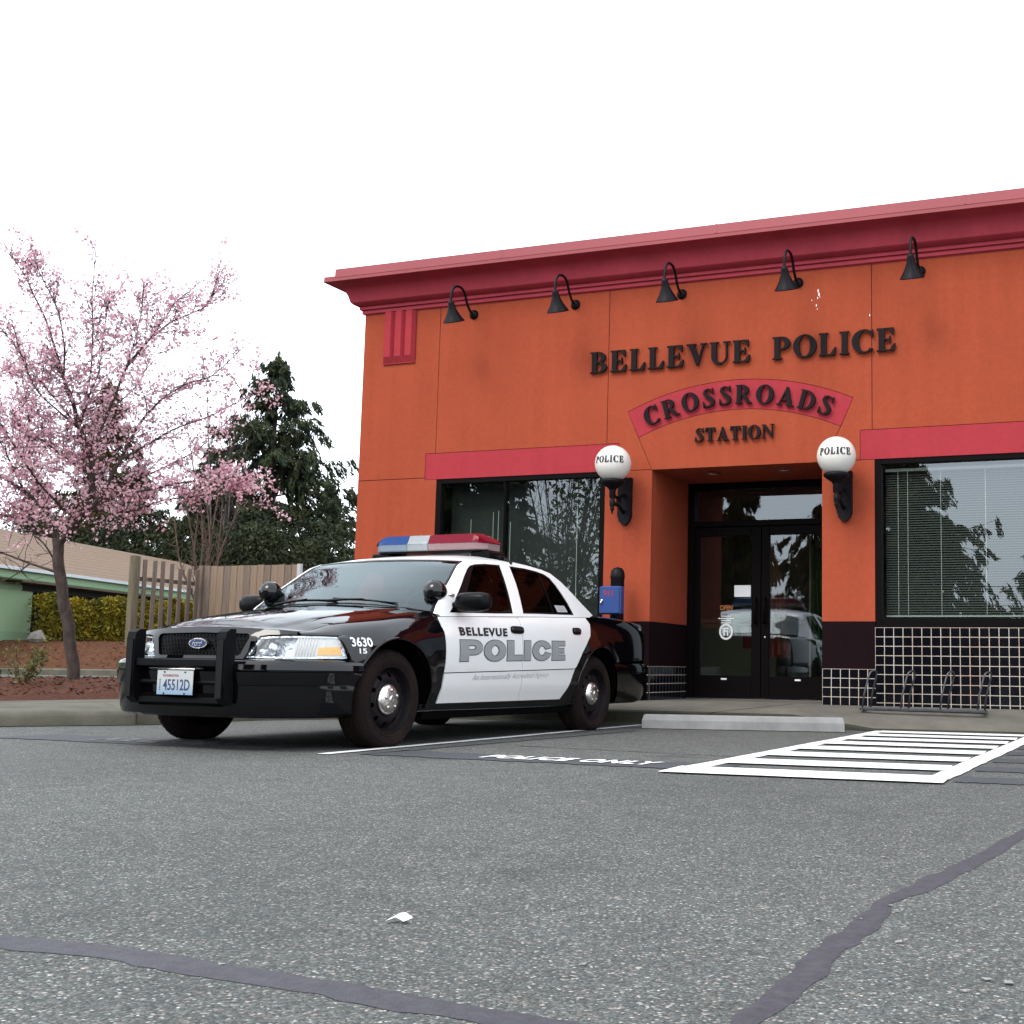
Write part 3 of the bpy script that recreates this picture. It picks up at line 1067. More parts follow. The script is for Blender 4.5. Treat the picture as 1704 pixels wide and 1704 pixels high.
street = [kp(-30, 0, .235), kp(16, 0, .235), kp(16, -5, .225), (-9.16, 6.1, .222), (-12.5, 4.1, .222), (-16.5, 1.5, .222), (-19, -1.3, .218), (-26, -8, .2)]
build('side_street', street, [tuple(range(len(street)))], 'asphalt', kind='structure')
mb = MB()
for a in range(-30, 16, 3):
    q = [kp(a + .01, 0, .2), kp(a + 2.99, 0, .2), kp(a + 2.99, .03, .34), kp(a + .01, .03, .34), kp(a + 2.99, .45, .36), kp(a + .01, .45, .36)]
    mb.add(q, [(0, 1, 2, 3), (3, 2, 4, 5)])
mb.done('far_kerb', 'kerb_concrete', kind='structure')
bank = lambda a, b: kp(a, b, .345 + .62 * (1 / (1 + math.exp(-(b - 2.2) * 1.6))) * min(1, b / .8) + RNG.normal() * .015)
o = sheet('mulch_bank', lambda u, v: bank(u, v), np.linspace(-30, 16, 110), np.linspace(.42, 7, 26), 'mulch_far', kind='structure')
n = 1500
ab = np.stack([RNG.uniform(-9, 6, n), RNG.uniform(.5, 4.5, n)], 1)
C = np.array([bank(a, b) for a, b in ab]) + np.array([0, 0, .02])
ax = rand_unit(n); ax[:, 2] *= .3
quads('bark_chips', leaf_quads(C, .075, .32, ax, .6), 'chip', kind='stuff')
build('yard_ground', [kp(-90, 6.9, .93), kp(16, 6.9, .93), kp(40, 90, .9), kp(-90, 90, .9)], [(0, 1, 2, 3)], 'soil_green', kind='structure')

# ------------------------------------------------------------------ the police station building
BLD = thing('station_building', 'orange stucco police station with red cornice and dark tiled base', 'building', (0, 0, 0))
XL, XR, ZB, ZT = -9.15, 6.0, 0.14, 4.87
BK = 12.0
ARC = (-4.29, 0.60)


def arcpts(r, a0, a1, n=24):
    return [(ARC[0] + r * math.sin(rad(a0 + (a1 - a0) * i / n)), ARC[1] + r * math.cos(rad(a0 + (a1 - a0) * i / n))) for i in range(n + 1)]


def wallpanel(loop, m, y=0.0, name='wall_panel', depth=0.03):
    return panel(name, [loop], lambda a, b: (a, y, b), m, BLD, sp=0.6, out=(0, -1, 0), depth=depth, smooth=False, grid=False)


DX0, DX1, DZ = -5.275, -3.336, 2.738       # doorway
LW = (-8.045, -5.842, 1.03, 2.738)          # left window opening
RW = (-2.778, 4.2, 1.0, 2.738)              # right window opening
wallpanel([(XL, 2.768), (-8.208, 2.768), (-8.208, 3.058), (-8.074, 3.058), (-8.074, ZT), (XL, ZT)], 'stucco_orange')
wallpanel([(-8.066, 3.058), (-5.836, 3.058), (-5.836, ZT), (-8.066, ZT)], 'stucco_orange')
wallpanel([(-8.202, 2.742), (-5.682, 2.742), (-5.682, 3.052), (-8.202, 3.052)], 'stucco_red', name='lintel_panel')
aL, aR = -24.65, 24.65
wallpanel([(-5.828, 3.058), (-5.676, 3.058), (-5.676, 2.744), (-5.283, 2.744), (ARC[0] + 2.757 * math.sin(rad(aL - .1)) - .004, ARC[1] + 2.757 * math.cos(rad(aL))), ] + arcpts(3.092, aL - .08, aR + .08) +
          [(ARC[0] + 2.757 * math.sin(rad(aR + .1)) + .004, ARC[1] + 2.757 * math.cos(rad(aR))), (-3.328, 2.744), (-2.931, 2.744), (-2.931, 3.058), (-2.804, 3.058), (-2.804, ZT), (-5.828, ZT)], 'stucco_orange')
wallpanel([(DX0, DZ), (DX1, DZ)] + arcpts(2.757, aR, aL), 'stucco_orange', name='spandrel_panel')
wallpanel(arcpts(3.086, aL, aR) + arcpts(2.763, aR, aL), 'stucco_red', name='arch_band')
wallpanel([(-2.796, 3.058), (XR, 3.058), (XR, ZT), (-2.796, ZT)], 'stucco_orange')
wallpanel([(-2.925, 2.742), (XR, 2.742), (XR, 3.052), (-2.925, 3.052)], 'stucco_red', name='lintel_panel')
wallpanel([(XL, 1.06), (LW[0], 1.06), (LW[0], 2.738), (-8.208, 2.738), (-8.208, 2.76), (XL, 2.76)], 'stucco_orange')
wallpanel([(LW[1], 1.06), (DX0, 1.06), (DX0, 2.736), (LW[1], 2.736)], 'stucco_orange')
wallpanel([(DX1, 1.06), (RW[0], 1.06), (RW[0], 2.736), (DX1, 2.736)], 'stucco_orange')
for a, b in ((XL, LW[0]), (LW[1], DX0), (DX1, RW[0])):
    wallpanel([(a, .575), (b, .575), (b, 1.058), (a, 1.058)], 'dado_brown', name='dado_panel', y=-.002)
# wall core behind the panels (dark coloured, it shows in every joint)
core = [[(XL, ZB), (XR, ZB), (XR, ZT), (XL, ZT)],
        [(LW[0] + .001, LW[2]), (LW[1] - .001, LW[2]), (LW[1] - .001, LW[3]), (LW[0] + .001, LW[3])],
        [(RW[0] + .001, RW[2]), (RW[1], RW[2]), (RW[1], RW[3]), (RW[0] + .001, RW[3])],
        [(DX0 - .006, ZB), (DX1 + .006, ZB), (DX1 + .006, DZ + .006), (DX0 - .006, DZ + .006)]]
panel('wall_core', core, lambda a, b: (a, .012, b), 'joint_dark', BLD, sp=1.0, depth=.17, smooth=False, grid=False)
# recess of the entrance: returns, ceiling with two downlights
RY = 1.17
mb = MB()
mb.add([(DX0, .031, 1.06), (DX0, RY + .1, 1.06), (DX0, RY + .1, DZ), (DX0, .031, DZ)], [(0, 1, 2, 3)])
mb.done('recess_wall', 'stucco_orange', BLD)
mb = MB()
mb.add([(DX1, .031, 1.06), (DX1, RY + .1, 1.06), (DX1, RY + .1, DZ), (DX1, .031, DZ)], [(3, 2, 1, 0)])
mb.done('recess_wall', 'stucco_orange', BLD)
mb = MB()
mb.add([(DX0 + .002, .0, .575), (DX0 + .002, RY + .1, .575), (DX0 + .002, RY + .1, 1.058), (DX0 + .002, .0, 1.058)], [(0, 1, 2, 3)])
mb.done('recess_dado', 'dado_brown', BLD)
mb = MB()
mb.add([(DX1 - .002, .0, .575), (DX1 - .002, RY + .1, .575), (DX1 - .002, RY + .1, 1.058), (DX1 - .002, .0, 1.058)], [(3, 2, 1, 0)])
mb.done('recess_dado', 'dado_brown', BLD)
build('recess_ceiling', [(DX0, .031, DZ), (DX1, .031, DZ), (DX1, RY + .1, DZ), (DX0, RY + .1, DZ)], [(0, 1, 2, 3)], 'stucco_orange', BLD)
for x, y in ((-4.70, .39), (-3.87, .36)):
    o = MB().lathe([(.085, -.006), (.085, 0), (.062, 0), (.058, -.002), (.05, .02)], (x, y, DZ - .002), n=20).done('downlight', 'steel', BLD, True)

# side and rear walls, roof
mb = MB()
mb.add([(XL, .0, .14), (XL, BK, .14), (XL, BK, ZT), (XL, .0, ZT)], [(0, 1, 2, 3)])
mb.add([(XL, BK, .14), (XR, BK, .14), (XR, BK, ZT), (XL, BK, ZT)], [(0, 1, 2, 3)])
mb.add([(XR, .012, .14), (XR, BK, .14), (XR, BK, ZT), (XR, .012, ZT)], [(3, 2, 1, 0)])
mb.done('side_wall', 'stucco_orange', BLD)
build('roof', [(XL - .2, -.2, 5.24), (XR, -.2, 5.24), (XR, BK, 5.24), (XL - .2, BK, 5.24)], [(0, 1, 2, 3)], 'coping_red', BLD)

# cornice: one profile run along the front and round the left corner
PROF = [(0, 4.835), (.030, 4.848), (.030, 4.886), (.026, 4.890), (.055, 4.896), (.055, 4.930), (.050, 4.934), (.105, 4.950), (.135, 4.975), (.146, 5.010), (.160, 5.060), (.185, 5.105), (.235, 5.145), (.30, 5.170), (.362, 5.184)]
PROF = [(0, 4.835), (.030, 4.848), (.030, 4.886), (.026, 4.890), (.055, 4.896), (.055, 4.930), (.050, 4.934), (.105, 4.950), (.135, 4.975), (.146, 5.010), (.160, 5.060), (.185, 5.105), (.235, 5.145), (.30, 5.170), (.362, 5.184)]
FAS = [(.362, 5.184), (.376, 5.188), (.376, 5.196), (.368, 5.200), (.368, 5.252), (.20, 5.262)]


def cornice(prof, name, m):
    V = []
    for a, z in prof:
        V += [(XR, -a, z), (XL - a, -a, z), (XL - a, BK, z)]
    F = []
    for i in range(len(prof) - 1):
        for j in range(2):
            F.append((i * 3 + j, i * 3 + j + 1, (i + 1) * 3 + j + 1, (i + 1) * 3 + j))
    F = orient(V, np.array(F), (-.5, -1, 0))
    return shade_by_angle(build(name, V, F, m, BLD), 32)


cornice(PROF, 'cornice', 'trim_red')
cornice(FAS, 'fascia', 'coping_red')
cuts = [XL - .212, -7.05, -4.42, -1.76, .9, 3.5, XR]
for a, b in zip(cuts[:-1], cuts[1:]):
    mb = MB()
    a2 = a + .004
    mb.add([(a2, -.372, 5.232), (b, -.372, 5.232), (b, -.366, 5.338), (a2, -.366, 5.338), (b, .1, 5.345), (a2, .1, 5.345), (a2, .1, 5.2), (a2, -.33, 5.2)],
           [(0, 1, 2, 3), (3, 2, 4, 5), (0, 3, 5, 6, 7)])
    mb.add([(b - .012, -.375, 5.236), (b + .012, -.375, 5.236), (b + .012, -.368, 5.341), (b - .012, -.368, 5.341)], [(0, 1, 2, 3)])
    mb.done('coping', 'coping_red', BLD)

# ribbed capital under the cornice, near the corner
mb = MB()
x0, x1, z0, z1 = -8.852, -8.405, 4.185, 4.835
w3 = (x1 - x0) / 3
mb.box((x0, -.02, z0), (x1, .003, z1))
cap = mb.done('capital', 'stucco_red', BLD)
for i in range(3):
    a = x0 + w3 * i
    m2 = MB()
    zb = z0 + .012
    m2.add([(a + .004, -.021, zb), (a + w3 * .5, -.021, zb), (a + w3 - .004, -.021, zb), (a + w3 * .22, -.062, zb + .075), (a + w3 * .78, -.062, zb + .075), (a + .004, -.021, z1), (a + w3 * .22, -.062, z1), (a + w3 * .78, -.062, z1), (a + w3 - .004, -.021, z1)],
           [(0, 1, 3), (1, 4, 3), (1, 2, 4), (0, 3, 6, 5), (3, 4, 7, 6), (4, 2, 8, 7)])
    m2.done('rib', 'stucco_red', cap)

# glazed tiles with pale grout
PT = 0.0951
tile_me = None


def tiles(x0, x1, z0, z1, face='front', y=0.0):
    """Grout bed plus one object per tile; face 'front' (normal -Y) or 'side' (on x=y plane, normal +X)."""
    global tile_me
    if face == 'front':
        bed = build('tile_bed', [(x0, y - .004, z0), (x1, y - .004, z0), (x1, y - .004, z1), (x0, y - .004, z1)], [(0, 1, 2, 3)], 'grout', BLD)
    else:
        bed = build('tile_bed', [(y + .004, x0, z0), (y + .004, x1, z0), (y + .004, x1, z1), (y + .004, x0, z1)], [(0, 1, 2, 3)], 'grout', BLD)
    nz_, nx = int(round((z1 - z0) / PT + .35)), int(round((x1 - x0) / PT + .3))
    if tile_me is None:
        t = .0438
        mbx = MB()
        mbx.add([(-t, 0, -t), (t, 0, -t), (t, 0, t), (-t, 0, t), (-t + .004, -.005, -t + .004), (t - .004, -.005, -t + .004), (t - .004, -.005, t - .004), (-t + .004, -.005, t - .004)],
                [(4, 5, 6, 7), (0, 1, 5, 4), (1, 2, 6, 5), (2, 3, 7, 6), (3, 0, 4, 7)])
        tile_me = bpy.data.meshes.new('tile')
        tile_me.from_pydata(mbx.v, [], mbx.f)
        tile_me.materials.append(MATS['tile_glaze'])
    for i in range(nx):
        for j in range(nz_):
            cx, cz = x0 + PT * (i + .5), z1 - PT * (j + .5)
            if cx + .03 > x1 or cz < z0 - .02:
                continue
            o = bpy.data.objects.new('tile', tile_me)
            jx, jr = random.uniform(-.0008, .0008), random.uniform(-.006, .006)
            if face == 'front':
                o.location = (cx + jx, y - .004, cz)
                o.rotation_euler = (jr, 0, random.uniform(-.004, .004))
            else:
                o.location = (y + .004, cx + jx, cz)
                o.rotation_euler = (0, 0, rad(90) + jr)
            link(o, bed)


tiles(RW[0], -.78, .17, .998)
build('tile_base', [(-.78, -.003, .1), (XR, -.003, .1), (XR, -.003, 1.0), (-.78, -.003, 1.0)], [(0, 1, 2, 3)], 'tile_glaze', BLD)
tiles(DX1 + .004, RW[0], .17, .573)
tiles(LW[1] - .19, DX0, .17, .573)
tiles(.02, RY, .17, .573, 'side', DX0)
build('tile_base', [(XL, -.003, .1), (LW[1] - .19, -.003, .1), (LW[1] - .19, -.003, 1.03), (LW[0], -.003, 1.03), (LW[0], -.003, .573), (XL, -.003, .573)], [(0, 1, 2, 3, 4, 5)], 'tile_glaze', BLD)

# windows --------------------------------------------------------------


def window(x0, x1, z0, z1, fw_, y=.02, mull=(), ms=.022):
    fr = MB()
    d0, d1 = y - .012, y + .10
    fr.bbox((x0, d0, z0), (x0 + fw_, d1, z1), .004)
    fr.bbox((x1 - fw_, d0, z0), (x1, d1, z1), .004)
    fr.bbox((x0 + fw_, d0, z1 - fw_ * .8), (x1 - fw_, d1, z1), .004)
    fr.bbox((x0 + fw_, d0, z0), (x1 - fw_, d1, z0 + fw_ * 1.35), .004)
    for mx in mull:
        fr.bbox((mx - ms, d0 + .01, z0 + fw_), (mx + ms, d1, z1 - fw_ * .8), .004)
    f = fr.done('window_frame', 'frame_dark', BLD)
    ed = [x0 + fw_] + list(mull) + [x1 - fw_]
    for a, b in zip(ed[:-1], ed[1:]):
        tilt = random.uniform(-.004, .004)
        build('pane', [(a, y + .035 - tilt, z0 + fw_), (b, y + .035 + tilt, z0 + fw_), (b, y + .035 + tilt, z1 - fw_ * .8), (a, y + .035 - tilt, z1 - fw_ * .8)], [(0, 1, 2, 3)], 'window_glass', f)
    return f


fL = window(*LW, .068, mull=(-7.13,), ms=.009)
fR = window(*RW, .068, mull=(1.2,))


def blinds(x0, x1, z0, z1, y, open_ang, cords, frame, dz=.025):
    m2 = MB()
    n_ = int((z1 - z0) / dz)
    for i in range(n_):
        z = z0 + dz * i
        h, dd = .0125 * math.sin(open_ang), .0125 * math.cos(open_ang)
        m2.add([(x0, y - dd, z - h), (x1, y - dd, z - h), (x1, y + dd, z + h), (x0, y + dd, z + h)], [(0, 1, 2, 3)])
    m2.done('blind_slats', 'blind', frame, kind='stuff')
    m3 = MB()
    for cx in cords:
        m3.box((cx - .003, y - .016, z0), (cx + .003, y - .013, z1))
    m3.box((x0, y - .02, z1), (x1, y + .02, z1 + .03))
    m3.box((x0, y - .015, z0 - .02), (x1, y + .015, z0 - .004))
    m3.done('blind_cords', 'cord', frame)


blinds(-2.69, 1.1, 1.13, 2.62, .15, rad(38), (-2.56, -2.46, -2.12, -1.67, -1.2), fR)
build('window_backing', [(-8.0, .30, 1.05), (-5.88, .30, 1.05), (-5.88, .30, 2.72), (-8.0, .30, 2.72)], [(0, 1, 2, 3)], 'backing_tone', fL)  # added sheet, its even colour stands in for the dim interior
mb = MB()
for cx in (-7.70, -7.40, -7.33, -7.17, -6.3):
    mb.box((cx - .004, .25, 1.06 + random.random() * .5), (cx + .004, .254, 2.2 + random.random() * .3))
mb.done('window_cords', 'cord', fL, kind='stuff')

# entrance doors
y0 = RY
fr = MB()
fr.bbox((DX0 + .003, y0 - .03, .2), (DX0 + .085, y0 + .08, DZ - .004), .004)
fr.bbox((DX1 - .085, y0 - .03, .2), (DX1 - .003, y0 + .08, DZ - .004), .004)
fr.bbox((DX0 + .085, y0 - .03, 2.655), (DX1 - .085, y0 + .08, DZ - .004), .004)
fr.bbox((DX0 + .085, y0 - .03, 2.215), (DX1 - .085, y0 + .08, 2.282), .004)
DF = fr.done('door_frame', 'frame_dark', BLD)
build('pane', [(DX0 + .085, y0 + .03, 2.28), (DX1 - .085, y0 + .03, 2.28), (DX1 - .085, y0 + .03, 2.66), (DX0 + .085, y0 + .03, 2.66)], [(0, 1, 2, 3)], 'window_glass', DF)
MB().bbox((DX0 + .02, y0 - .09, .185), (DX1 - .02, y0 + .09, .216), .006).done('threshold', 'steel', BLD)
midx = -4.362
for k, (a, b) in enumerate(((DX0 + .087, midx - .003), (midx + .003, DX1 - .087))):
    d = MB()
    st = .085 if k else .075
    sl, sr = (.075, .115) if k == 0 else (.095, .10)
    d.bbox((a, y0 - .018, .222), (a + sl, y0 + .028, 2.208), .004)
    d.bbox((b - sr, y0 - .018, .222), (b, y0 + .028, 2.208), .004)
    d.bbox((a + sl, y0 - .018, 2.105), (b - sr, y0 + .028, 2.208), .004)
    d.bbox((a + sl, y0 - .018, .222), (b - sr, y0 + .028, .478), .004)
    D_ = d.done('door', 'frame_dark', BLD)
    build('pane', [(a + sl, y0 + .012, .478), (b - sr, y0 + .012, .478), (b - sr, y0 + .012, 2.105), (a + sl, y0 + .012, 2.105)], [(0, 1, 2, 3)], 'window_glass', D_)
    hx = b - .055 if k == 0 else a + .05
    MB().tube([(hx, y0 - .02, 1.08), (hx, y0 - .075, 1.09), (hx, y0 - .075, 1.36), (hx, y0 - .02, 1.37)], .014, 8).done('handle', 'frame_dark', D_, True)
    lx = (a + b) / 2 - .03
    MB().bbox((lx - .035, y0 - .021, .428), (lx + .035, y0 - .017, .448), .002).done('label', 'print_white', D_)
    if k == 1:
        MB().lathe([(.0, -.012), (.014, -.012), (.016, 0)], (a + .048, y0 - .019, .92), axis='y', n=14).done('lock', 'chrome', D_, True)
    if k == 0:
        gy = y0 + .006
        MB().box((-4.694, gy - .004, 1.389), (-4.494, gy - .001, 1.524)).done('notice', 'paper', D_)
        font_panel('open_lettering', 'OPEN', lambda u, v: (-4.87 + u, gy - .002, 1.232 + v), 'print_orange', D_, .155, .062, (0, -1, 0), bold=.02)
        m3 = MB()
        for i, (w_, h_) in enumerate(((.13, .010), (.19, .012), (.12, .012), (.12, .010))):
            zc = 1.165 - i * .026
            m3.box((-4.793 - w_ / 2, gy - .002, zc - h_ / 2), (-4.793 + w_ / 2, gy - .001, zc + h_ / 2))
        m3.done('hours_print', 'print_white', D_)
        # round crest with a figure in it
        P, F = tri_region([ring(-4.793, .985, .085, .095, .062, .072), rect(-4.825, .935, -4.808, 1.03), rect(-4.825, .985, -4.77, 1.0), rect(-4.78, .935, -4.765, .99), rect(-4.81, 1.015, -4.76, 1.03)], .05, False, True)
        Vc = [(x, gy - .002, z) for x, z in P]
        build('crest_print', Vc, orient(Vc, F, (0, -1, 0)), 'print_white', D_)

# the room seen dimly through the glass
mb = MB()
mb.add([(XL + .2, 6.5, .2), (XR, 6.5, .2), (XR, 6.5, 2.95), (XL + .2, 6.5, 2.95)], [(0, 1, 2, 3)])
mb.add([(XL + .2, .22, .2), (XL + .2, 6.5, .2), (XL + .2, 6.5, 2.95), (XL + .2, .22, 2.95)], [(0, 1, 2, 3)])
mb.add([(XL + .2, .2, 2.95), (XR, .2, 2.95), (XR, 6.5, 2.95), (XL + .2, 6.5, 2.95)], [(3, 2, 1, 0)])
for xx in (DX0 - .1, DX1 + .1):
    mb.add([(xx, .22, .2), (xx, RY + .08, .2), (xx, RY + .08, 2.95), (xx, .22, 2.95)], [(0, 1, 2, 3)])
mb.done('room_wall', 'room_wall', BLD)
build('room_floor', [(XL + .2, .2, .202), (XR, .2, .202), (XR, 6.5, .202), (XL + .2, 6.5, .202)], [(0, 1, 2, 3)], 'room_floor', BLD)
t = thing('counter', 'pale reception counter with red panel seen through the glass door', 'counter', (-5.2, 3.2, .2))
MB().bbox((-.9, -.3, .0), (.5, .3, .95), .01).done('cabinet', 'counter', t)
MB().bbox((-1.0, -.4, .95), (.7, .35, 1.0), .01).done('counter_top', 'counter', t)
MB().box((.05, -.31, .62), (.5, -.302, .92)).done('panel', 'counter_red', t)


def flag(x, y, m, label):
    t = thing('flag', label, 'flag', (x, y, .2))
    MB().lathe([(.14, 0), (.14, .03), (.03, .06), (.016, .08), (.016, 2.2), (.03, 2.25), (0, 2.3)], n=10).done('pole', 'counter', t, True)
    V_, F_ = [], []
    nn, mm = 26, 14
    for j in range(mm):
        for i in range(nn):
            s_ = j / (mm - 1)
            w_ = .06 + .26 * s_ ** .8
            V_.append((.02 + w_ * i / (nn - 1), .05 * math.sin(i * 1.1 + s_ * 2) * (0.4 + s_), 2.15 - 1.55 * s_ - .15 * (1 - i / (nn - 1))))
    for j in range(mm - 1):
        for i in range(nn - 1):
            F_.append((j * nn + i, j * nn + i + 1, (j + 1) * nn + i + 1, (j + 1) * nn + i))
    build('cloth', V_, F_, m, t, True)


flag(-4.55, 1.9, 'flag_red', 'red and gold flag hanging on a stand behind the glass doors')
flag(-3.95, 1.8, 'flag_green', 'green flag hanging on a stand behind the right glass door')

# bird droppings splashed on the wall under the cornice
mbp = MB()
for (x, z, r) in ((-3.38, 4.60, .012), (-3.37, 4.56, .014), (-3.385, 4.52, .009), (-3.36, 4.53, .006), (-3.40, 4.44, .010), (-3.39, 4.40, .006), (-2.82, 4.28, .009), (-3.45, 4.50, .006)):
    mbp.add([(x + r * .6 * math.cos(k), -.003, z + r * 1.6 * math.sin(k)) for k in np.linspace(0, 6.28, 8)[:-1]], [tuple(range(7))])
mbp.done('bird_mark', 'print_white', BLD)

# ------------------------------------------------------------------ lettering on the facade


def sign(name, label, letters, h, parent_group=None):
    """letters: list of (char, x, z, rot, scale)"""
    t = thing(name, label, 'sign', (letters[0][1], 0, letters[0][2]))
    ox, oz = letters[0][1], letters[0][2]
    for ch, x, z, rot, sx in letters:
        w_, loops = SERIF[ch]
        lp = [[(a * h * sx, b * h) for a, b in l_] for l_ in loops]
        V_, F_ = letter_mesh(lp, .030, sp=.05)
        ob = build('letter_' + ch.lower(), V_, F_, 'sign_bronze', t)
        ob.location = (x - ox, -.012, z - oz)
        ob.rotation_euler = (0, rot, 0)
        mbs = MB()      # stand-off pins
        for (px, pz) in ((lp[0][0][0] + .03 * h, .1 * h), (lp[0][0][0] + .03 * h, .9 * h)):
            mbs.box((px, -.001, pz), (px + .012, .014, pz + .012))
    return t


def line(text, x0, x1, z, h, gap=.085, space=.55):
    ws = [SERIF[c][0] if c != ' ' else space for c in text]
    tot = sum(ws) + gap * (len(text) - 1)
    s_ = (x1 - x0) / (tot * h)
    out, x = [], x0
    for c, w_ in zip(text, ws):
        if c != ' ':
            out.append((c, x, z, 0.0, s_))
        x += (w_ + gap) * h * s_
    return out


sign('station_sign', 'dark raised serif letters reading BELLEVUE POLICE across the upper wall', line('BELLEVUE', -6.045, -4.12, 3.873, .246) + line('POLICE', -3.878, -2.53, 3.873, .246), .246)
sign('station_sign', 'dark raised letters reading STATION below the red arch', line('STATION', -4.76, -3.855, 3.018, .150), .150)
txt = 'CROSSROADS'
ws = [SERIF[c][0] for c in txt]
gap, h = .20, .205
tot = sum(ws) + gap * (len(txt) - 1)
rb = 2.815
span = 2 * rad(21.6) * (rb + .1)
sx = span / (tot * h)
let, s_ = [], -span / 2
for c, w_ in zip(txt, ws):
    mid = s_ + w_ * h * sx / 2
    a = mid / (rb + .1)
    lw = w_ * h * sx / 2
    let.append((c, ARC[0] + rb * math.sin(a) - lw * math.cos(a), ARC[1] + rb * math.cos(a) + lw * math.sin(a), a, sx))
    s_ += (w_ + gap) * h * sx
sign('station_sign', 'dark raised letters reading CROSSROADS curved along the red arch band', let, h)

# ------------------------------------------------------------------ lamps on the wall


def gooseneck():
    t = thing('wall_lamp', '', 'lamp', (0, 0, 0), group='gooseneck lamps under the cornice')
    MB().lathe([(0, -.045), (.026, -.045), (.050, -.02), (.060, 0)], axis='y', n=20).done('wall_mount', 'lamp_black', t, True)
    pts = []
    for k in range(25):
        s_ = k / 24
        # out from the wall, up, over and down into the shade
        y_ = -.03 - .09 * s_ * 3 if s_ < .25 else None
    ctrl = [(0, -.03, 0), (0, -.10, .02), (0, -.17, .09), (0, -.215, .18), (0, -.27, .235), (0, -.35, .245), (0, -.44, .225), (0, -.505, .165), (0, -.525, .08), (0, -.53, -.0)]
    P_ = np.array(ctrl)
    tt = np.linspace(0, len(P_) - 1, 40)
    X_ = np.stack([np.interp(tt, range(len(P_)), P_[:, k]) for k in range(3)], 1)
    for _ in range(4):
        X_[1:-1] = (X_[:-2] + 2 * X_[1:-1] + X_[2:]) / 4
    MB().tube([tuple(p) for p in X_], .0145, 10).done('arm', 'lamp_black', t, True)
    sh_ = MB().lathe([(.0, .025), (.03, .02), (.036, -.005), (.044, -.06), (.058, -.095), (.072, -.13), (.096, -.172), (.122, -.212), (.127, -.222), (.118, -.214), (.09, -.175), (.05, -.11)], (0, -.53, .0), n=28)
    sh_ = sh_.done('lamp_shade', 'lamp_black', t, True)
    pv = Vector((0, -.53, .02))
    sh_.data.transform(Matrix.Translation(pv) @ Matrix.Rotation(rad(22), 4, 'X') @ Matrix.Translation(-pv))
    return t


GN = gooseneck()
glab = ['gooseneck wall lamp leftmost in the row, beside the ribbed red capital', 'gooseneck wall lamp second from the left, above the left window',
        'gooseneck wall lamp in the middle of the row, above the letters BELLEVUE', 'gooseneck wall lamp above the gap between BELLEVUE and POLICE, second from the right',
        'gooseneck wall lamp rightmost in the row, above the right window']
for i, (x, dz) in enumerate(((-7.608, 0), (-6.266, 0), (-4.948, 0), (-3.604, -.002), (-2.286, -.008))):
    g_ = GN if i == 0 else copy_tree(GN)
    g_.location = (x, -.003, 4.71 + dz)
    g_['label'] = glab[i]


def globe_lamp(x, z, label):
    """x, z: centre of the white globe, standing off the wall on a black bracket."""
    gy = -.36
    t = thing('globe_lamp', label, 'lamp', (x, 0, z), group='white globe lamps beside the entrance')
    MB().sphere((0, gy, 0), .2, 32, 20, zmin=-.88).done('globe', 'globe_white', t, True)
    loops = []
    cx = 0
    ws_ = [SERIF[c][0] for c in 'POLICE']
    tot_ = sum(ws_) + .16 * 5
    hh = .074
    wid = .345
    k_ = wid / (tot_ * hh)
    for c, w_ in zip('POLICE', ws_):
        for l_ in SERIF[c][1]:
            for sx_, sz_ in ((0, 0), (.0028, 0), (-.0028, 0), (0, .0018), (0, -.0018)):
                loops.append([((a + cx) * hh * k_ - wid / 2 + sx_, b * hh + sz_) for a, b in l_])
        cx += w_ + .16

    def onball(a, b):
        az, el = a / .2 + rad(9), (b - .012) / .2
        r_ = .2025
        return (r_ * math.cos(el) * math.sin(az), gy - r_ * math.cos(el) * math.cos(az), r_ * math.sin(el))
    panel('lettering', loops, onball, 'print_black', t, sp=.02, smooth=False, any_of=True)
    MB().lathe([(0, -.31), (.03, -.30), (.05, -.27), (.07, -.255), (.10, -.235), (.135, -.205), (.128, -.18), (.105, -.172), (.08, -.19)], (0, gy, 0), n=28).done('fitter', 'lamp_black', t, True)
    MB().lathe([(0, -.56), (.006, -.55), (.012, -.52), (.026, -.50), (.018, -.485), (.030, -.46), (.030, -.40), (.022, -.39), (.036, -.37), (.036, -.30), (.045, -.27)], (0, gy, 0), n=16).done('stem', 'lamp_black', t, True)
    # shaped back plate with pointed-round foot
    ol = [(-.075, -.16), (.085, -.16), (.085, -.60), (.072, -.615), (.070, -.64), (.045, -.665), (.02, -.69), (.005, -.695), (-.01, -.69), (-.035, -.665), (-.06, -.64), (-.062, -.615), (-.075, -.60)]
    dz = .05
    P_, F_ = tri_region([[(a + .0, b + dz) for a, b in ol]], .2, False)
    V_ = np.array([(a, -.055, b) for a, b in P_])
    V_, F_ = add_rim(V_, [tuple(f) for f in orient(V_, F_, (0, -1, 0))], np.array([0, .055, 0]))
    build('back_plate', V_, F_, 'lamp_black', t)
    m2 = MB()
    m2.tube([(0, -.05, -.50), (0, -.12, -.47), (0, -.2, -.44), (0, gy, -.43)], .02, 10)
    m2.tube([(0, -.05, -.30), (0, -.15, -.34), (0, -.24, -.36), (0, gy, -.34)], .018, 10)
    sc_ = [(0, -.19 + .055 * math.cos(k) * (1 - k / 14), -.40 + .055 * math.sin(k) * (1 - k / 14)) for k in np.linspace(0, 9, 30)]
    m2.tube(sc_, .011, 8)
    m2.done('bracket', 'lamp_black', t, True)
    return t


globe_lamp(-5.588, 2.762, 'white globe lamp reading POLICE on the pillar left of the doors')
globe_lamp(-3.092, 2.730, 'white globe lamp reading POLICE on the pillar right of the doors')

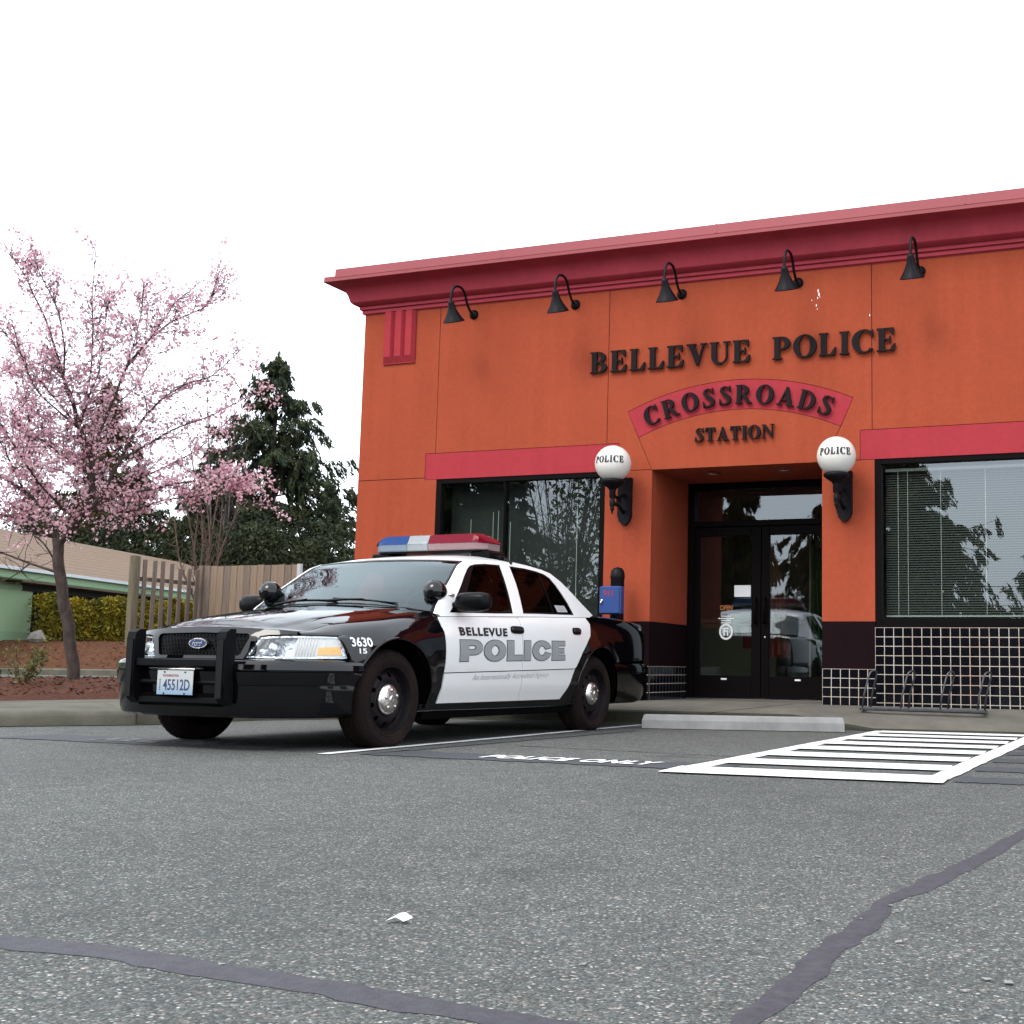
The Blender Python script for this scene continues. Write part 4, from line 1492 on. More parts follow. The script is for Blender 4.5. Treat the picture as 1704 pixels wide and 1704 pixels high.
# ------------------------------------------------------------------ bollard with the blue box, bike rack, wheel stop
t = thing('bollard', 'black round-topped post by the pillar, behind the car boot', 'bollard', (-5.555, -.25, .19))
MB().lathe([(.075, 0), (.075, 1.32), (.080, 1.33), (.080, 1.35), (.072, 1.40), (.05, 1.435), (0, 1.45)], n=24).done('post', 'lamp_black', t, True)
MB().lathe([(.13, 0), (.13, .012), (.08, .02)], n=24).done('base_plate', 'lamp_black', t, True)
t = thing('phone_box', 'blue metal box with red print fixed to the black bollard', 'box', (-5.56, -.40, 1.12))
MB().bbox((-.125, -.03, 0), (.125, .07, .30), .012).done('case', 'box_blue', t)
MB().bbox((-.118, -.048, .008), (.112, -.031, .292), .006).done('door', 'box_blue', t)
font_panel('lettering', '911', lambda a, b: (-.07 + a, -.0495, .185 + b), 'print_red', t, .115, .075, (0, -1, 0), bold=.03)
lt = MB().lathe([(.014, 0), (.014, -.012), (.0, -.014)], (-.085, -.049, .145), axis='y', n=12).tube([(-.085, -.064, .145), (-.098, -.068, .10)], .007, 6)
lt.done('latch', 'chrome', t, True)
m2 = MB()
for z in (.06, .24):
    m2.tube([(.117, -.035, z - .02), (.117, -.035, z + .02)], .006, 8)
m2.done('hinge', 'box_blue', t)

t = thing('bike_rack', 'low dark steel bike rack with four slanted hoops by the tiled wall', 'bike rack', (-2.24, -.32, .172))
mb = MB()
mb.bbox((-.62, -.06, .0), (.60, -.02, .025), .004)
mb.bbox((-.62, .10, .0), (.60, .14, .025), .004)
for x in (-.62, .56):
    mb.bbox((x, -.02, .001), (x + .04, .10, .024), .004)
mb.done('base', 'rack_steel', t)
for x in (-.565, -.185, .20, .555):
    hp = [(-.028, -.04, .02), (-.012, -.02, .16), (.03, .0, .335), (.045, .01, .372), (.062, .03, .388), (.082, .06, .388), (.092, .08, .372), (.088, .09, .335), (.04, .11, .16), (.02, .12, .02)]
    MB().tube([(x + a, b, c) for a, b, c in hp], .0095, 8).done('hoop', 'rack_steel', t, True)

t = thing('wheel_stop', 'pale concrete wheel stop at the head of the empty bay', 'wheel stop', (-3.66, -1.62, 0), rz=rad(15))
prof = [(-.085, 0), (-.080, .075), (-.060, .118), (-.048, .125), (.048, .125), (.060, .118), (.080, .075), (.085, 0)]
V, F = [], []
ln = [(-.925, .0), (-.915, .03), (-.88, .0)]
xs_ = [(-.925, .97), (-.90, 1.0), (.90, 1.0), (.925, .97)]
for x, s_ in xs_:
    for a, b in prof:
        V.append((x - (.012 if abs(x) > .91 else 0) * np.sign(x) * (b > .1), a * s_, b * s_ + .006))
k = len(prof)
for i in range(3):
    for j in range(k - 1):
        F.append((i * k + j, i * k + j + 1, (i + 1) * k + j + 1, (i + 1) * k + j))
F.append(tuple(range(k)))
F.append(tuple(range(3 * k, 4 * k)))
o = build('block', V, F, 'concrete_pale', t)
mbx = MB()
for x in (-.55, .55):
    mbx.lathe([(0, .136), (.016, .136), (.018, .131)], (x, 0, .0), n=10)
mbx.done('anchor_pin', 'rack_steel', t)

# ------------------------------------------------------------------ police car
# car frame: l along the car from the nose, w to its left (the side we see), z up
TH = rad(3.3)
CL = 2.7
CARO = Vector((-5.909 + CL * math.sin(TH), -6.406 + CL * math.cos(TH), 0))
CAR = thing('police_car', 'black and white police sedan with roof light bar and push bumper', 'car', CARO, -TH)


def V3(l, w, z):
    return (w, l - CL, z)


def cint(x, xs_, ys_):
    """smooth interpolation (Catmull-Rom on a table)"""
    x = float(x)
    n = len(xs_)
    if x <= xs_[0]:
        return float(ys_[0])
    if x >= xs_[-1]:
        return float(ys_[-1])
    i = int(np.searchsorted(xs_, x)) - 1
    h_ = xs_[i + 1] - xs_[i]
    t_ = (x - xs_[i]) / h_
    s0 = (ys_[i + 1] - ys_[i]) / h_
    m0 = s0 if i == 0 else (ys_[i + 1] - ys_[i - 1]) / (xs_[i + 1] - xs_[i - 1])
    m1 = s0 if i == n - 2 else (ys_[i + 2] - ys_[i]) / (xs_[i + 2] - xs_[i])
    return float((2 * t_**3 - 3 * t_**2 + 1) * ys_[i] + (t_**3 - 2 * t_**2 + t_) * h_ * m0 + (-2 * t_**3 + 3 * t_**2) * ys_[i + 1] + (t_**3 - t_**2) * h_ * m1)


def TOPL(l):      # upper edge of the body side (belt line, deck edge)
    return cint(l, [1.2, 1.6, 2.6, 3.6, 4.1, 4.6, 5.05, 5.3], [.875, .905, .945, .980, .995, .985, .965, .94])


def SHO(l):       # shoulder: above it the side leans in as a flat facet
    if l <= 1.6:
        return cint(l, [.30, .45, .60, .85, 1.0, 1.25, 1.6], [.728, .731, .742, .778, .802, .832, .848])
    if l < 2.2:
        return .848 + (TOPL(2.2) - .848) * (l - 1.6) / .6
    return TOPL(l)


def PLAN(l):
    return cint(l, [.30, .50, .60, .80, 1.06, 1.6, 2.5, 3.5, 4.2, 4.7, 5.05, 5.3], [.83, .885, .915, .953, .978, .994, 1.0, .998, .985, .955, .90, .82])


PZ = [.16, .25, .29, .384, .396, .50, .54, .64, .75, .85, .92, .97]
PW = [.900, .912, .922, .958, .964, .976, .985, .991, .989, .979, .962, .934]


def SIDE(l, z):
    T_ = SHO(l)
    zc = min(z, T_)
    zz = zc if zc < .55 else .55 + (zc - .55) * (.97 - .55) / (T_ - .55)
    w = cint(zz, PZ, PW) * PLAN(l) * .995
    if z > T_:
        zb = max(TOPL(l), T_ + .002)
        wb = GSIDE(l, zb) + .004
        w += (wb - w) * min(1.0, (z - T_) / (zb - T_))
    for lc in (1.06, 3.97):          # slight flare round the wheel openings
        r_ = math.hypot(l - lc, z - .335)
        if z > .25:
            w += .012 * math.exp(-((r_ - .41) / .05) ** 2)
    return w


def GSIDE(l, z):
    wb = cint(l, [1.4, 1.7, 2.2, 3.0, 3.6, 4.0, 4.4], [.860, .890, .922, .928, .908, .873, .83])
    t_ = z - .96
    return wb - .42 * t_ - (.22 * t_ * t_ if t_ > 0 else 0)


def ARCH(lc, r_, a0, a1, n=26, zc=.335):
    return [(lc + r_ * math.cos(rad(a0 + (a1 - a0) * i / n)), zc + r_ * math.sin(rad(a0 + (a1 - a0) * i / n))) for i in range(n + 1)]


def LF(w, z):      # nose plan curve, leaning back with height
    w = abs(w)
    l = cint(w, [0, .3, .45, .6, .7, .8, .85, .88, .92], [.205, .218, .243, .305, .372, .468, .54, .60, .70]) + .22 * (z - .6)
    if z > .725:
        l += 1.1 * (z - .725) ** 1.35
    return l


def ZT(w):         # top of the nose panel
    return .788 - .027 * (abs(w) / .665) ** 2


def WH(l):         # half width of the bonnet
    return cint(l, [.30, .49, .75, 1.05, 1.6], [.655, .676, .718, .742, .802])


def HOOD(l, w):
    zc = cint(l, [.22, .30, .45, .7, 1.0, 1.3, 1.5, 1.65], [.788, .812, .845, .889, .935, .977, 1.002, 1.012])
    ze = cint(l, [.30, .36, .49, .60, .75, 1.05, 1.3, 1.62], [.748, .754, .774, .806, .840, .886, .921, .955])
    k = min(1.0, abs(w) / WH(l))
    z = ze + (zc - ze) * (1 - k ** 2.1)
    wc = cint(l, [.25, .5, 1.0, 1.5], [.42, .50, .58, .66])      # raised centre with a soft crease
    z += .007 * (1 / (1 + math.exp(-(wc - abs(w)) / .008))) * min(1, max(0, (l - .2) / .25)) - .004
    return z


SPN = np.array
LFT = [(1, 'left'), (-1, 'right')]


def side_panel(name, loop, m, parent, s, off=0.0, depth=.018, sp=.045, fn=SIDE, grid=True):
    return panel(name, [loop] if isinstance(loop[0][0], (int, float)) else loop, lambda l, z: V3(l, s * (fn(l, z) + off), z), m, parent, sp=sp, out=(s, 0, 0), depth=depth, grid=grid)


def top_samples(l0, l1, st=.05):
    k = max(2, int(round((l1 - l0) / st)) + 1)
    return list(np.linspace(l0, l1, k))


def merged(name, parts, m, parent, out=None, angle=40, tol=1e-4):
    """weld several (V, F) sheets into one object"""
    idx, V, F = {}, [], []
    for v, f in parts:
        mp_ = []
        for p in v:
            k = tuple(np.round(np.array(p) / tol).astype(int))
            if k not in idx:
                idx[k] = len(V)
                V.append(tuple(p))
            mp_.append(idx[k])
        for q in f:
            r_ = []
            for i in q:
                if mp_[i] not in r_:
                    r_.append(mp_[i])
            if len(r_) > 2:
                F.append(tuple(r_))
    o = build(name, V, F, m, parent)
    return shade_by_angle(o, angle)


def inv_lf(l, z):
    a, b = 0.0, .92
    for _ in range(40):
        c = (a + b) / 2
        if LF(c, z) < l:
            a = c
        else:
            b = c
    return a


def fender_with_top(name, loop, ls, inner, m, s, parent, out_pt):
    """side sheet welded to the rounded shoulder that runs in to the bonnet or boot gap"""
    P, F = tri_region([loop], .045)
    V = np.array([V3(l, s * SIDE(l, z), z) for l, z in P])
    F = orient(V, F, (s, 0, 0))
    V2, fs = add_rim(V, [tuple(f) for f in F], np.array([-s * .02, 0, 0]))
    K = 9
    rows = []
    for l in ls:
        w0, z0 = out_pt(l)
        wi, zi = inner(l)
        h = max(.008, (zi - z0) * .34 + .004)
        p0, p3 = SPN([w0, z0]), SPN([wi, zi])
        p1, p2 = SPN([w0 - (w0 - wi) * .22, z0 + (zi - z0) * .58]), SPN([wi + (w0 - wi) * .42, zi - (zi - z0) * .13])
        r_ = []
        for k in range(K + 1):
            t_ = k / K
            q = (1 - t_)**3 * p0 + 3 * (1 - t_)**2 * t_ * p1 + 3 * (1 - t_) * t_**2 * p2 + t_**3 * p3
            r_.append(V3(l, s * q[0], q[1]))
        r_.append(V3(l, s * (wi - .001), zi - .03))
        rows.append(r_)
    Vt = [p for r_ in rows for p in r_]
    n = K + 2
    Ft = [(i * n + j, i * n + j + 1, (i + 1) * n + j + 1, (i + 1) * n + j) for i in range(len(rows) - 1) for j in range(n - 1)]
    Ft = orient(np.array(Vt), np.array(Ft), (s * .3, 0, 1))
    return merged(name, [(V2, fs), (Vt, [tuple(f) for f in Ft])], m, parent, angle=42)


def arch_lip(lc, r_, a0, a1, s, parent, fn=SIDE):
    V, F = [], []
    A = np.linspace(a0, a1, 30)
    for a in A:
        for dr, dw in ((.012, .001), (.004, .008), (-.004, .006), (-.006, -.03)):
            l, z = lc + (r_ + dr) * math.cos(rad(a)), .335 + (r_ + dr) * math.sin(rad(a))
            V.append(V3(l, s * (fn(l, z) + dw), z))
    for i in range(len(A) - 1):
        for j in range(3):
            F.append((i * 4 + j, i * 4 + j + 1, (i + 1) * 4 + j + 1, (i + 1) * 4 + j))
    o = build('arch_lip', V, orient(np.array(V), np.array(F), (s, 0, 0)), 'car_black', parent)
    return shade_by_angle(o, 60)


DOORE = [(3.75, .985), (3.795, .93), (3.775, .83), (3.70, .755), (3.62, .68), (3.525, .56), (3.455, .43), (3.40, .345), (3.355, .29)]
for s, sd in LFT:
    # --- front fender
    ls = top_samples(.60, 1.592)
    FR, FA = .398, 1.06
    ab = math.degrees(math.asin((.548 - .335) / FR))
    loop = [(.635, .548)] + ARCH(FA, FR, 180 - ab, -12.5, 30) + [(1.582, .25), (1.586, .40), (1.592, .60), (1.594, .80), (1.592, SHO(1.592))] + [(l, SHO(l)) for l in ls[::-1][1:]] + [(.565, .735), (.60, .66), (.632, .598)]
    ls2 = [x for x in np.linspace(.40, .555, 5)] + ls

    def outer(l):
        if l < .598:
            k = (l - .40) / .2
            w0 = min(inv_lf(l, .738), .86)
            return (w0, .738 + .004 * max(0, k))
        return (SIDE(l, SHO(l)), SHO(l))
    fd = fender_with_top('front_fender', loop, ls2, lambda l: (WH(l) + .004, HOOD(l, WH(l)) + .001), 'car_black', s, CAR, outer)
    arch_lip(FA, FR, 180 - ab, -12, s, fd)
    # --- doors (upper skin, with the lower panel below the crease as its own piece)
    cz = lambda l: .502 + .020 * (l - 1.6)
    lt_ = top_samples(1.600, 2.622)
    up_ = [(1.600, cz(1.6) + .004)] + [(l, cz(l) + .004) for l in lt_[1:-1]] + [(2.640, cz(2.64) + .004), (2.628, .80), (2.622, TOPL(2.622))] + [(l, TOPL(l)) for l in lt_[::-1][1:]]
    fdoor = side_panel('front_door', up_, 'car_white', CAR, s)
    side_panel('lower_panel', [(1.590, .286), (2.672, .286), (2.655, .39), (2.641, cz(2.64) - .003), (1.600, cz(1.6) - .003), (1.596, .39)], 'car_white', fdoor, s, off=.004, sp=.04)
    lt_ = top_samples(2.628, 3.748)
    zr = cz(3.48)
    up_ = [(2.646, cz(2.646) + .004)] + [(l, cz(l) + .004) for l in np.linspace(2.70, 3.45, 16)] + [(3.500, zr + .004), (3.525, .56), (3.62, .68), (3.70, .755), (3.775, .83), (3.795, .93), (3.765, TOPL(3.765))] + [(l, TOPL(l)) for l in lt_[::-1]] + [(2.634, .80)]
    rdoor = side_panel('rear_door', up_, 'car_white', CAR, s)
    side_panel('lower_panel', [(2.678, .286), (3.352, .286), (3.40, .345), (3.452, .43), (3.494, zr - .003), (2.647, cz(2.647) - .003), (2.661, .39)], 'car_white', rdoor, s, off=.004, sp=.04)
    # dark gap backing between the skins
    side_panel('door_gap', [(1.57, .27), (3.36, .27), (3.56, .56), (3.80, .83), (3.80, .95), (3.70, .965), (1.61, .84)], 'under', CAR, s, off=-.016, depth=0, sp=.12)
    # handles
    for nm_, (a, b), zc, par in (('f', (2.465, 2.655), .842, fdoor), ('r', (3.455, 3.60), .862, rdoor)):
        lp = [((a + b) / 2 + (b - a) / 2 * math.copysign(abs(math.cos(t_)) ** .5, math.cos(t_)), zc + .030 * math.copysign(abs(math.sin(t_)) ** .6, math.sin(t_))) for t_ in np.linspace(0, 2 * math.pi, 25)[:-1]]
        hd = side_panel('handle', lp, 'car_trim', par, s, off=.006, depth=.006, sp=.03)
        side_panel('handle', [(a + .012, zc - .004), (b - .012, zc - .004), (b - .02, zc + .022), (a + .02, zc + .022)], 'print_black', par, s, off=.016, depth=.010, sp=.04)
    # --- rear quarter
    g = .007
    RA, RR = 3.97, .400
    br_ = math.degrees(math.asin((.60 - .335) / RR))
    ls = top_samples(4.05, 5.04)
    lsq = top_samples(3.80, 5.04)
    loop = [(l + g, z) for l, z in DOORE] + [(3.346, .25)] + ARCH(RA, RR, 192.3, br_, 30) + [(4.6, .612), (5.02, .622), (5.04, .75), (5.04, TOPL(5.04))] + [(l, TOPL(l)) for l in lsq[::-1][1:]] + [(3.77, TOPL(3.77))]
    rq = fender_with_top('rear_quarter', loop, ls, lambda l: (cint(l, [4.05, 4.3, 4.45, 5.04], [.80, .74, .705, .675]), cint(l, [4.05, 4.4, 4.8, 5.04], [1.012, 1.022, 1.012, .992])), 'car_black', s, CAR, lambda l: (SIDE(l, TOPL(l)), TOPL(l)))
    arch_lip(RA, RR, 192, br_, s, rq)
    # --- sill
    rk = MB()
    rows_ = []
    for l in np.linspace(1.40, 3.62, 20):
        w = SIDE(l, .29) * s
        rows_ += [V3(l, w - s * .004, .284), V3(l, w - s * .012, .245), V3(l, w - s * .05, .205), V3(l, w - s * .16, .195)]
    rk.add(rows_, [(i * 4 + j, i * 4 + j + 1, (i + 1) * 4 + j + 1, (i + 1) * 4 + j) for i in range(19) for j in range(3)])
    rk.done('sill', 'car_black', CAR, True)

    # --- greenhouse side: pillars and rails around two window openings
    UPE = [(1.60, .925), (1.652, .985), (1.748, 1.063), (1.84, 1.135), (1.93, 1.201), (2.015, 1.266), (2.10, 1.325), (2.20, 1.362), (2.33, 1.384), (2.5, 1.398), (2.72, 1.405), (2.95, 1.405), (3.2, 1.396), (3.36, 1.384), (3.50, 1.362), (3.64, 1.295), (3.776, 1.20), (3.903, 1.109), (4.052, 1.02)]
    belt = [(l, TOPL(l) + .004) for l in np.linspace(1.62, 3.95, 40)]
    DLF = [(1.735, .943), (1.79, .985), (1.87, 1.062), (1.975, 1.150), (2.07, 1.232), (2.16, 1.300), (2.22, 1.330), (2.30, 1.347), (2.45, 1.362), (2.672, 1.370), (2.655, 1.27), (2.625, 1.14), (2.578, .972), (2.3, .960), (2.0, .951)]
    DLR = [(2.728, .978), (2.76, 1.09), (2.795, 1.22), (2.818, 1.372), (3.05, 1.372), (3.235, 1.362), (3.36, 1.347), (3.44, 1.320), (3.50, 1.26), (3.545, 1.19), (3.59, 1.112), (3.625, 1.02), (3.628, 1.004), (3.4, .998), (3.0, .987)]
    gh = side_panel('roof_pillars', [UPE + belt[::-1], DLF, DLR], 'car_white', CAR, s, fn=GSIDE, depth=.03, sp=.05)

    def shrink(lp, k):
        A = np.array(lp)
        nn_ = len(A)
        out_ = []
        for i in range(nn_):
            t_ = A[(i + 1) % nn_] - A[i - 1]
            t_ = t_ / np.linalg.norm(t_)
            area = sum(A[j][0] * A[(j + 1) % nn_][1] - A[(j + 1) % nn_][0] * A[j][1] for j in range(nn_))
            nrm = SPN([-t_[1], t_[0]]) * (1 if area > 0 else -1)
            out_.append(tuple(A[i] + nrm * k))
        return out_
    for nm_, lp in (('front', DLF), ('rear', DLR)):
        inn = shrink(lp, .017)
        side_panel('window_trim', [shrink(lp, -.004), inn], 'car_trim', gh, s, off=-.006, fn=GSIDE, depth=.015, sp=.08)
        gl = side_panel('side_window', shrink(lp, .010), 'side_glass', CAR, s, off=-.014, fn=GSIDE, depth=0, sp=.08)
    side_panel('window_trim', [(3.246, .99), (3.266, .99), (3.292, 1.36), (3.272, 1.36)], 'car_trim', gh, s, off=-.008, fn=GSIDE, depth=.01, sp=.08)
    # wide dark run channel at the front edge of the front window, and the mirror sail
    side_panel('window_trim', [(1.79, .985), (1.87, 1.062), (1.975, 1.150), (2.07, 1.232), (2.16, 1.300), (2.22, 1.330), (2.27, 1.325), (2.20, 1.27), (2.12, 1.195), (2.03, 1.105), (1.985, 1.0), (1.98, .952), (1.735, .944)], 'car_trim', gh, s, off=-.004, fn=GSIDE, depth=.01, sp=.05)
    if s > 0:
        st_ = side_panel('sticker', [(3.345, 1.018), (3.54, 1.026), (3.515, 1.080), (3.33, 1.076)], 'print_pale', CAR, s, off=-.011, fn=GSIDE, depth=0, sp=.1)
        m2 = MB()
        for k in range(4):
            z = 1.033 + .011 * k
            m2.add([V3(a, s * (GSIDE(a, z_) - .010), z_) for a, z_ in ((3.37, z), (3.50, z + .003), (3.50, z + .006), (3.37, z + .003))], [(0, 1, 2, 3)])
        m2.done('print', 'print_grey', st_)
    # --- door mirror
    mr = MB()
    K = 20
    prof_ = [(.0, .35), (.05, .72), (.14, .92), (.35, 1.0), (.7, 1.0), (.9, .90), (1.0, .68), (1.03, .0)]
    vs = []
    for t_, r_ in prof_:
        w = .905 + .270 * t_
        for k in range(K):
            a = 2 * math.pi * k / K
            ca, sa = math.cos(a), math.sin(a)
            vs.append(V3(1.815 + .060 * r_ * math.copysign(abs(ca) ** .7, ca) + .02 * t_, s * w, 1.022 + .072 * r_ * math.copysign(abs(sa) ** .7, sa) + .004 * t_))
    mr.add(vs, [(i * K + k, i * K + (k + 1) % K, (i + 1) * K + (k + 1) % K, (i + 1) * K + k) for i in range(len(prof_) - 1) for k in range(K)])
    mr.tube([V3(1.83, s * .86, .985), V3(1.82, s * .94, 1.00)], [.040, .035], 10)
    mir = mr.done('door_mirror', 'car_trim', CAR, True)
    # --- spot lamp on the pillar
    sl = MB()
    c_ = V3(1.71, s * .775, 1.098) if s > 0 else V3(1.71, s * .79, 1.110)
    sl.lathe([(0, .075), (.05, .072), (.074, .060), (.083, .030), (.084, .0)] + [(.084 * math.cos(k), -.075 * math.sin(k)) for k in np.linspace(.1, math.pi / 2, 10)], c_, axis='y', n=28)
    sp_ = sl.done('spot_lamp', 'car_black', CAR, True)
    MB().tube([V3(1.73, s * .80, 1.075), V3(1.80, s * .845, 1.075), V3(1.84, s * .86, 1.075)], [.014, .010, .012], 8).done('bracket', 'chrome', sp_, True)

# --- nose panel with grille opening
nose = []
for w in np.linspace(-.665, .665, 29):
    nose.append((w, ZT(w)))
outl = [(-.372, .570), (.372, .570), (.392, .606), (.446, .700), (.462, .730), (.52, .7385), (.62, .741), (.668, .744)] + nose[::-1] + [(-.668, .744), (-.62, .741), (-.52, .7385), (-.462, .730), (-.446, .700), (-.392, .606)]
gr = [(-.335, .602), (.335, .602), (.352, .612), (.392, .715), (.388, .735), (.37, .745), (0, .752), (-.37, .745), (-.388, .735), (-.392, .715), (-.352, .612)]
panel('nose_panel', [outl, gr], lambda w, z: V3(LF(w, z), w, z), 'car_black', CAR, sp=.035, out=(0, -1, 0), depth=.03)
gb = panel('grille', [[(-.40, .595), (.40, .595), (.41, .755), (-.41, .755)]], lambda w, z: V3(LF(w, z) + .028, w, z), 'grille_black', CAR, sp=.08, out=(0, -1, 0))
m2 = MB()
for k in range(27):      # honeycomb-like crossed bars
    for dz in (1, -1):
        x0 = -.39 + .03 * k
        p = []
        for t_ in np.linspace(0, 1, 5):
            w, z = x0 + dz * .04 * (t_ - .5) * 2, .603 + .142 * t_
            if abs(w) < .385:
                p.append(V3(LF(w, z) + .018, w, z))
        if len(p) > 1:
            m2.tube(p, .0035, 4, False)
for z in (.625, .65, .675, .70, .725):
    m2.tube([V3(LF(w, z) + .017, w, z) for w in np.linspace(-.37, .37, 16)], .0035, 4, False)
m2.done('mesh', 'car_trim', gb, kind='stuff')
# oval emblem: chrome rim, blue field, script in silver
EL, EZ = .215, .680
ring_pts = [(.078 * math.cos(t_), .034 * math.sin(t_)) for t_ in np.linspace(0, 2 * math.pi, 41)[:-1]]
em = panel('emblem', [ring_pts], lambda a, b: V3(EL - .004, a, EZ + b), 'chrome', CAR, sp=.05, out=(0, -1, 0), depth=.02, smooth=False)
panel('field', [[(a * .87, b * .80) for a, b in ring_pts]], lambda a, b: V3(EL - .0065, a, EZ + b), 'print_blue', em, sp=.05, out=(0, -1, 0), depth=.002, smooth=False)
font_panel('script', 'Ford', lambda a, b: V3(EL - .009, a - .044, EZ - .017 + b), 'chrome', em, .088, .036, (0, -1, 0), shear=.45)

# --- head lamps
for s, sd in LFT:
    lens = [(.392, .592), (.470, .590), (.60, .588), (.75, .588), (.885, .592), (.874, .66), (.858, .731), (.75, .734), (.60, .731), (.465, .722), (.437, .68)]
    sg = lambda lp: [(s * a, b) for a, b in lp]
    hl = panel('headlight', [sg(lens)], lambda w, z: V3(LF(w, z) + .075, w, z), 'reflector', CAR, sp=.03, out=(0, -1, 0))
    m2 = MB()
    for (a, b, r_) in ((.53, .648, .050), (.475, .625, .030)):
        l0 = LF(a, b) + .02
        m2.lathe([(r_, 0.045), (r_ * .96, .02), (r_ * .8, .004), (r_ * .5, -.006), (0, -.010)], V3(l0, s * a, b), axis='y', n=20)
    m2.done('bulb', 'reflector', hl, True)
    # bezel strip round the lamp, divider, ribbed side marker with amber block
    panel('bezel', [sg([(a, b) for a, b in lens]), sg([(.405, .600), (.60, .597), (.75, .597), (.872, .601), (.848, .722), (.60, .722), (.472, .713), (.45, .68)])], lambda w, z: V3(LF(w, z) + .012, w, z), 'reflector', hl, sp=.04, out=(0, -1, 0), depth=.03)
    ts = panel('side_marker', [sg([(.640, .594), (.75, .592), (.884, .596), (.858, .728), (.75, .730), (.672, .728), (.655, .66)])], lambda w, z: V3(LF(w, z) + .022, w, z), 'signal_white', hl, sp=.02, out=(0, -1, 0), depth=.02)
    panel('amber_lens', [sg([(.775, .614), (.868, .614), (.862, .668), (.775, .660)])], lambda w, z: V3(LF(w, z) + .016, w, z), 'signal_amber', hl, sp=.02, out=(0, -1, 0), depth=.004)
    m2 = MB()
    for k in range(7):
        w = .675 + .014 * k
        m2.tube([V3(LF(w, z) + .018, s * w, z) for z in (.603, .66, .722)], .0035, 5)
    m2.done('marker_rib', 'signal_white', hl, True)
    panel('headlight_lens', [sg(lens)], lambda w, z: V3(LF(w, z) - .003, w, z), 'lamp_glass', hl, sp=.03, out=(0, -1, 0), depth=.012)

# --- bonnet
fl = lambda w: LF(w, ZT(w)) + .007


def bonnet(u, v):
    w0, w1 = .662 * u, .800 * u
    l0, l1 = fl(w0), 1.40 + .20 * u * u
    l = l0 + (l1 - l0) * v
    w = u * (WH(l) - .007)
    z = HOOD(l, w)
    if v < .12:
        k = v / .12
        z = (ZT(w) + .002) * (1 - k) ** 1.5 + z * (1 - (1 - k) ** 1.5)
    return V3(l, w, z)


us = np.linspace(-1, 1, 61)
for s, sd in LFT:      # black strip painted as the shade in the gap between bonnet and fender
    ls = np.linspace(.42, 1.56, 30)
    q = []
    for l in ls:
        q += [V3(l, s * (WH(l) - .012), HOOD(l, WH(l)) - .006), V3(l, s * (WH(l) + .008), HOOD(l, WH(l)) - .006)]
    build('shut_line_shade', q, [(i * 2, i * 2 + 1, i * 2 + 3, i * 2 + 2) for i in range(29)], 'under', CAR)
V, F = grid_mesh(bonnet, us, np.linspace(0, 1, 34))
F = orient(np.array(V), np.array(F), (0, 0, 1))
V, fs = add_rim(V, [tuple(f) for f in F], np.array([0, 0, -.025]))
shade_by_angle(build('bonnet', V, fs, 'car_black', CAR), 40)

# --- windscreen, roof, rear window (each meets the side pillars' outer edge)
EA = [(1.60, .925), (1.652, .985), (1.748, 1.063), (1.84, 1.135), (1.93, 1.201), (2.015, 1.266), (2.10, 1.325), (2.20, 1.362)]


def lerp_poly(pts, v):
    A = np.array(pts, float)
    d = np.r_[0, np.cumsum(np.linalg.norm(np.diff(A, axis=0), axis=1))]
    return SPN([np.interp(v * d[-1], d, A[:, k]) for k in range(A.shape[1])])


CENW = [(1.46, 1.000), (1.70, 1.138), (1.93, 1.262), (2.16, 1.386)]


def screen(u, v, off=0.0):
    le, ze = lerp_poly(EA, v)
    we = GSIDE(le, ze)
    lc, zc = lerp_poly(CENW, v)
    k = abs(u) ** 2.2
    return V3(lc + (le - lc) * k, u * (we - .002), zc + (ze - zc) * k + off)


us = np.linspace(-1, 1, 41)
sheet('windscreen', lambda u, v: screen(u, v), us * .955, np.linspace(.02, .965, 20), 'windscreen_glass', CAR, out=(0, -1, 1))
# black frit border and white pillar edge
for s, sd in LFT:
    sheet('windscreen_trim', lambda u, v: screen(s * u, v, .003), np.linspace(.935, .962, 3), np.linspace(0, .98, 20), 'car_trim', CAR, out=(0, -1, 1))
    sheet('pillar_edge', lambda u, v: screen(s * u, v, .001), np.linspace(.960, 1.0, 4), np.linspace(0, 1, 20), 'car_white', CAR, out=(0, -1, 1))
sheet('windscreen_trim', lambda u, v: screen(u, v, .003), us * .96, np.linspace(.955, .985, 3), 'car_trim', CAR, out=(0, -1, 1))
sheet('cowl', lambda u, v: (lambda a, b: tuple(np.array(a) * (1 - v) + np.array(b) * v))(V3(1.385 + .20 * u * u, u * .80, HOOD(1.40, 0) - .030 - .05 * u * u), tuple(np.array(screen(u, .035)) + np.array([0, 0, -.004]))), us, np.linspace(0, 1, 4), 'car_trim', CAR)

ROOFC = [(2.16, 1.386), (2.32, 1.420), (2.5, 1.445), (2.7, 1.464), (2.95, 1.470), (3.2, 1.463), (3.45, 1.443), (3.62, 1.415), (3.74, 1.385)]
ROOFE = [(2.20, 1.362), (2.33, 1.384), (2.5, 1.398), (2.72, 1.405), (2.95, 1.405), (3.2, 1.396), (3.36, 1.384), (3.50, 1.362), (3.64, 1.295)]


def roofp(u, v):
    lc, zc = lerp_poly(ROOFC, v)
    le, ze = lerp_poly(ROOFE, v)
    we = GSIDE(le, ze)
    k = abs(u) ** 2.2
    kz = abs(u) ** (2.2 + 1.2 * math.sin(math.pi * min(1, max(0, v))))
    return V3(lc + (le - lc) * k, u * we, zc + (ze - zc) * kz)


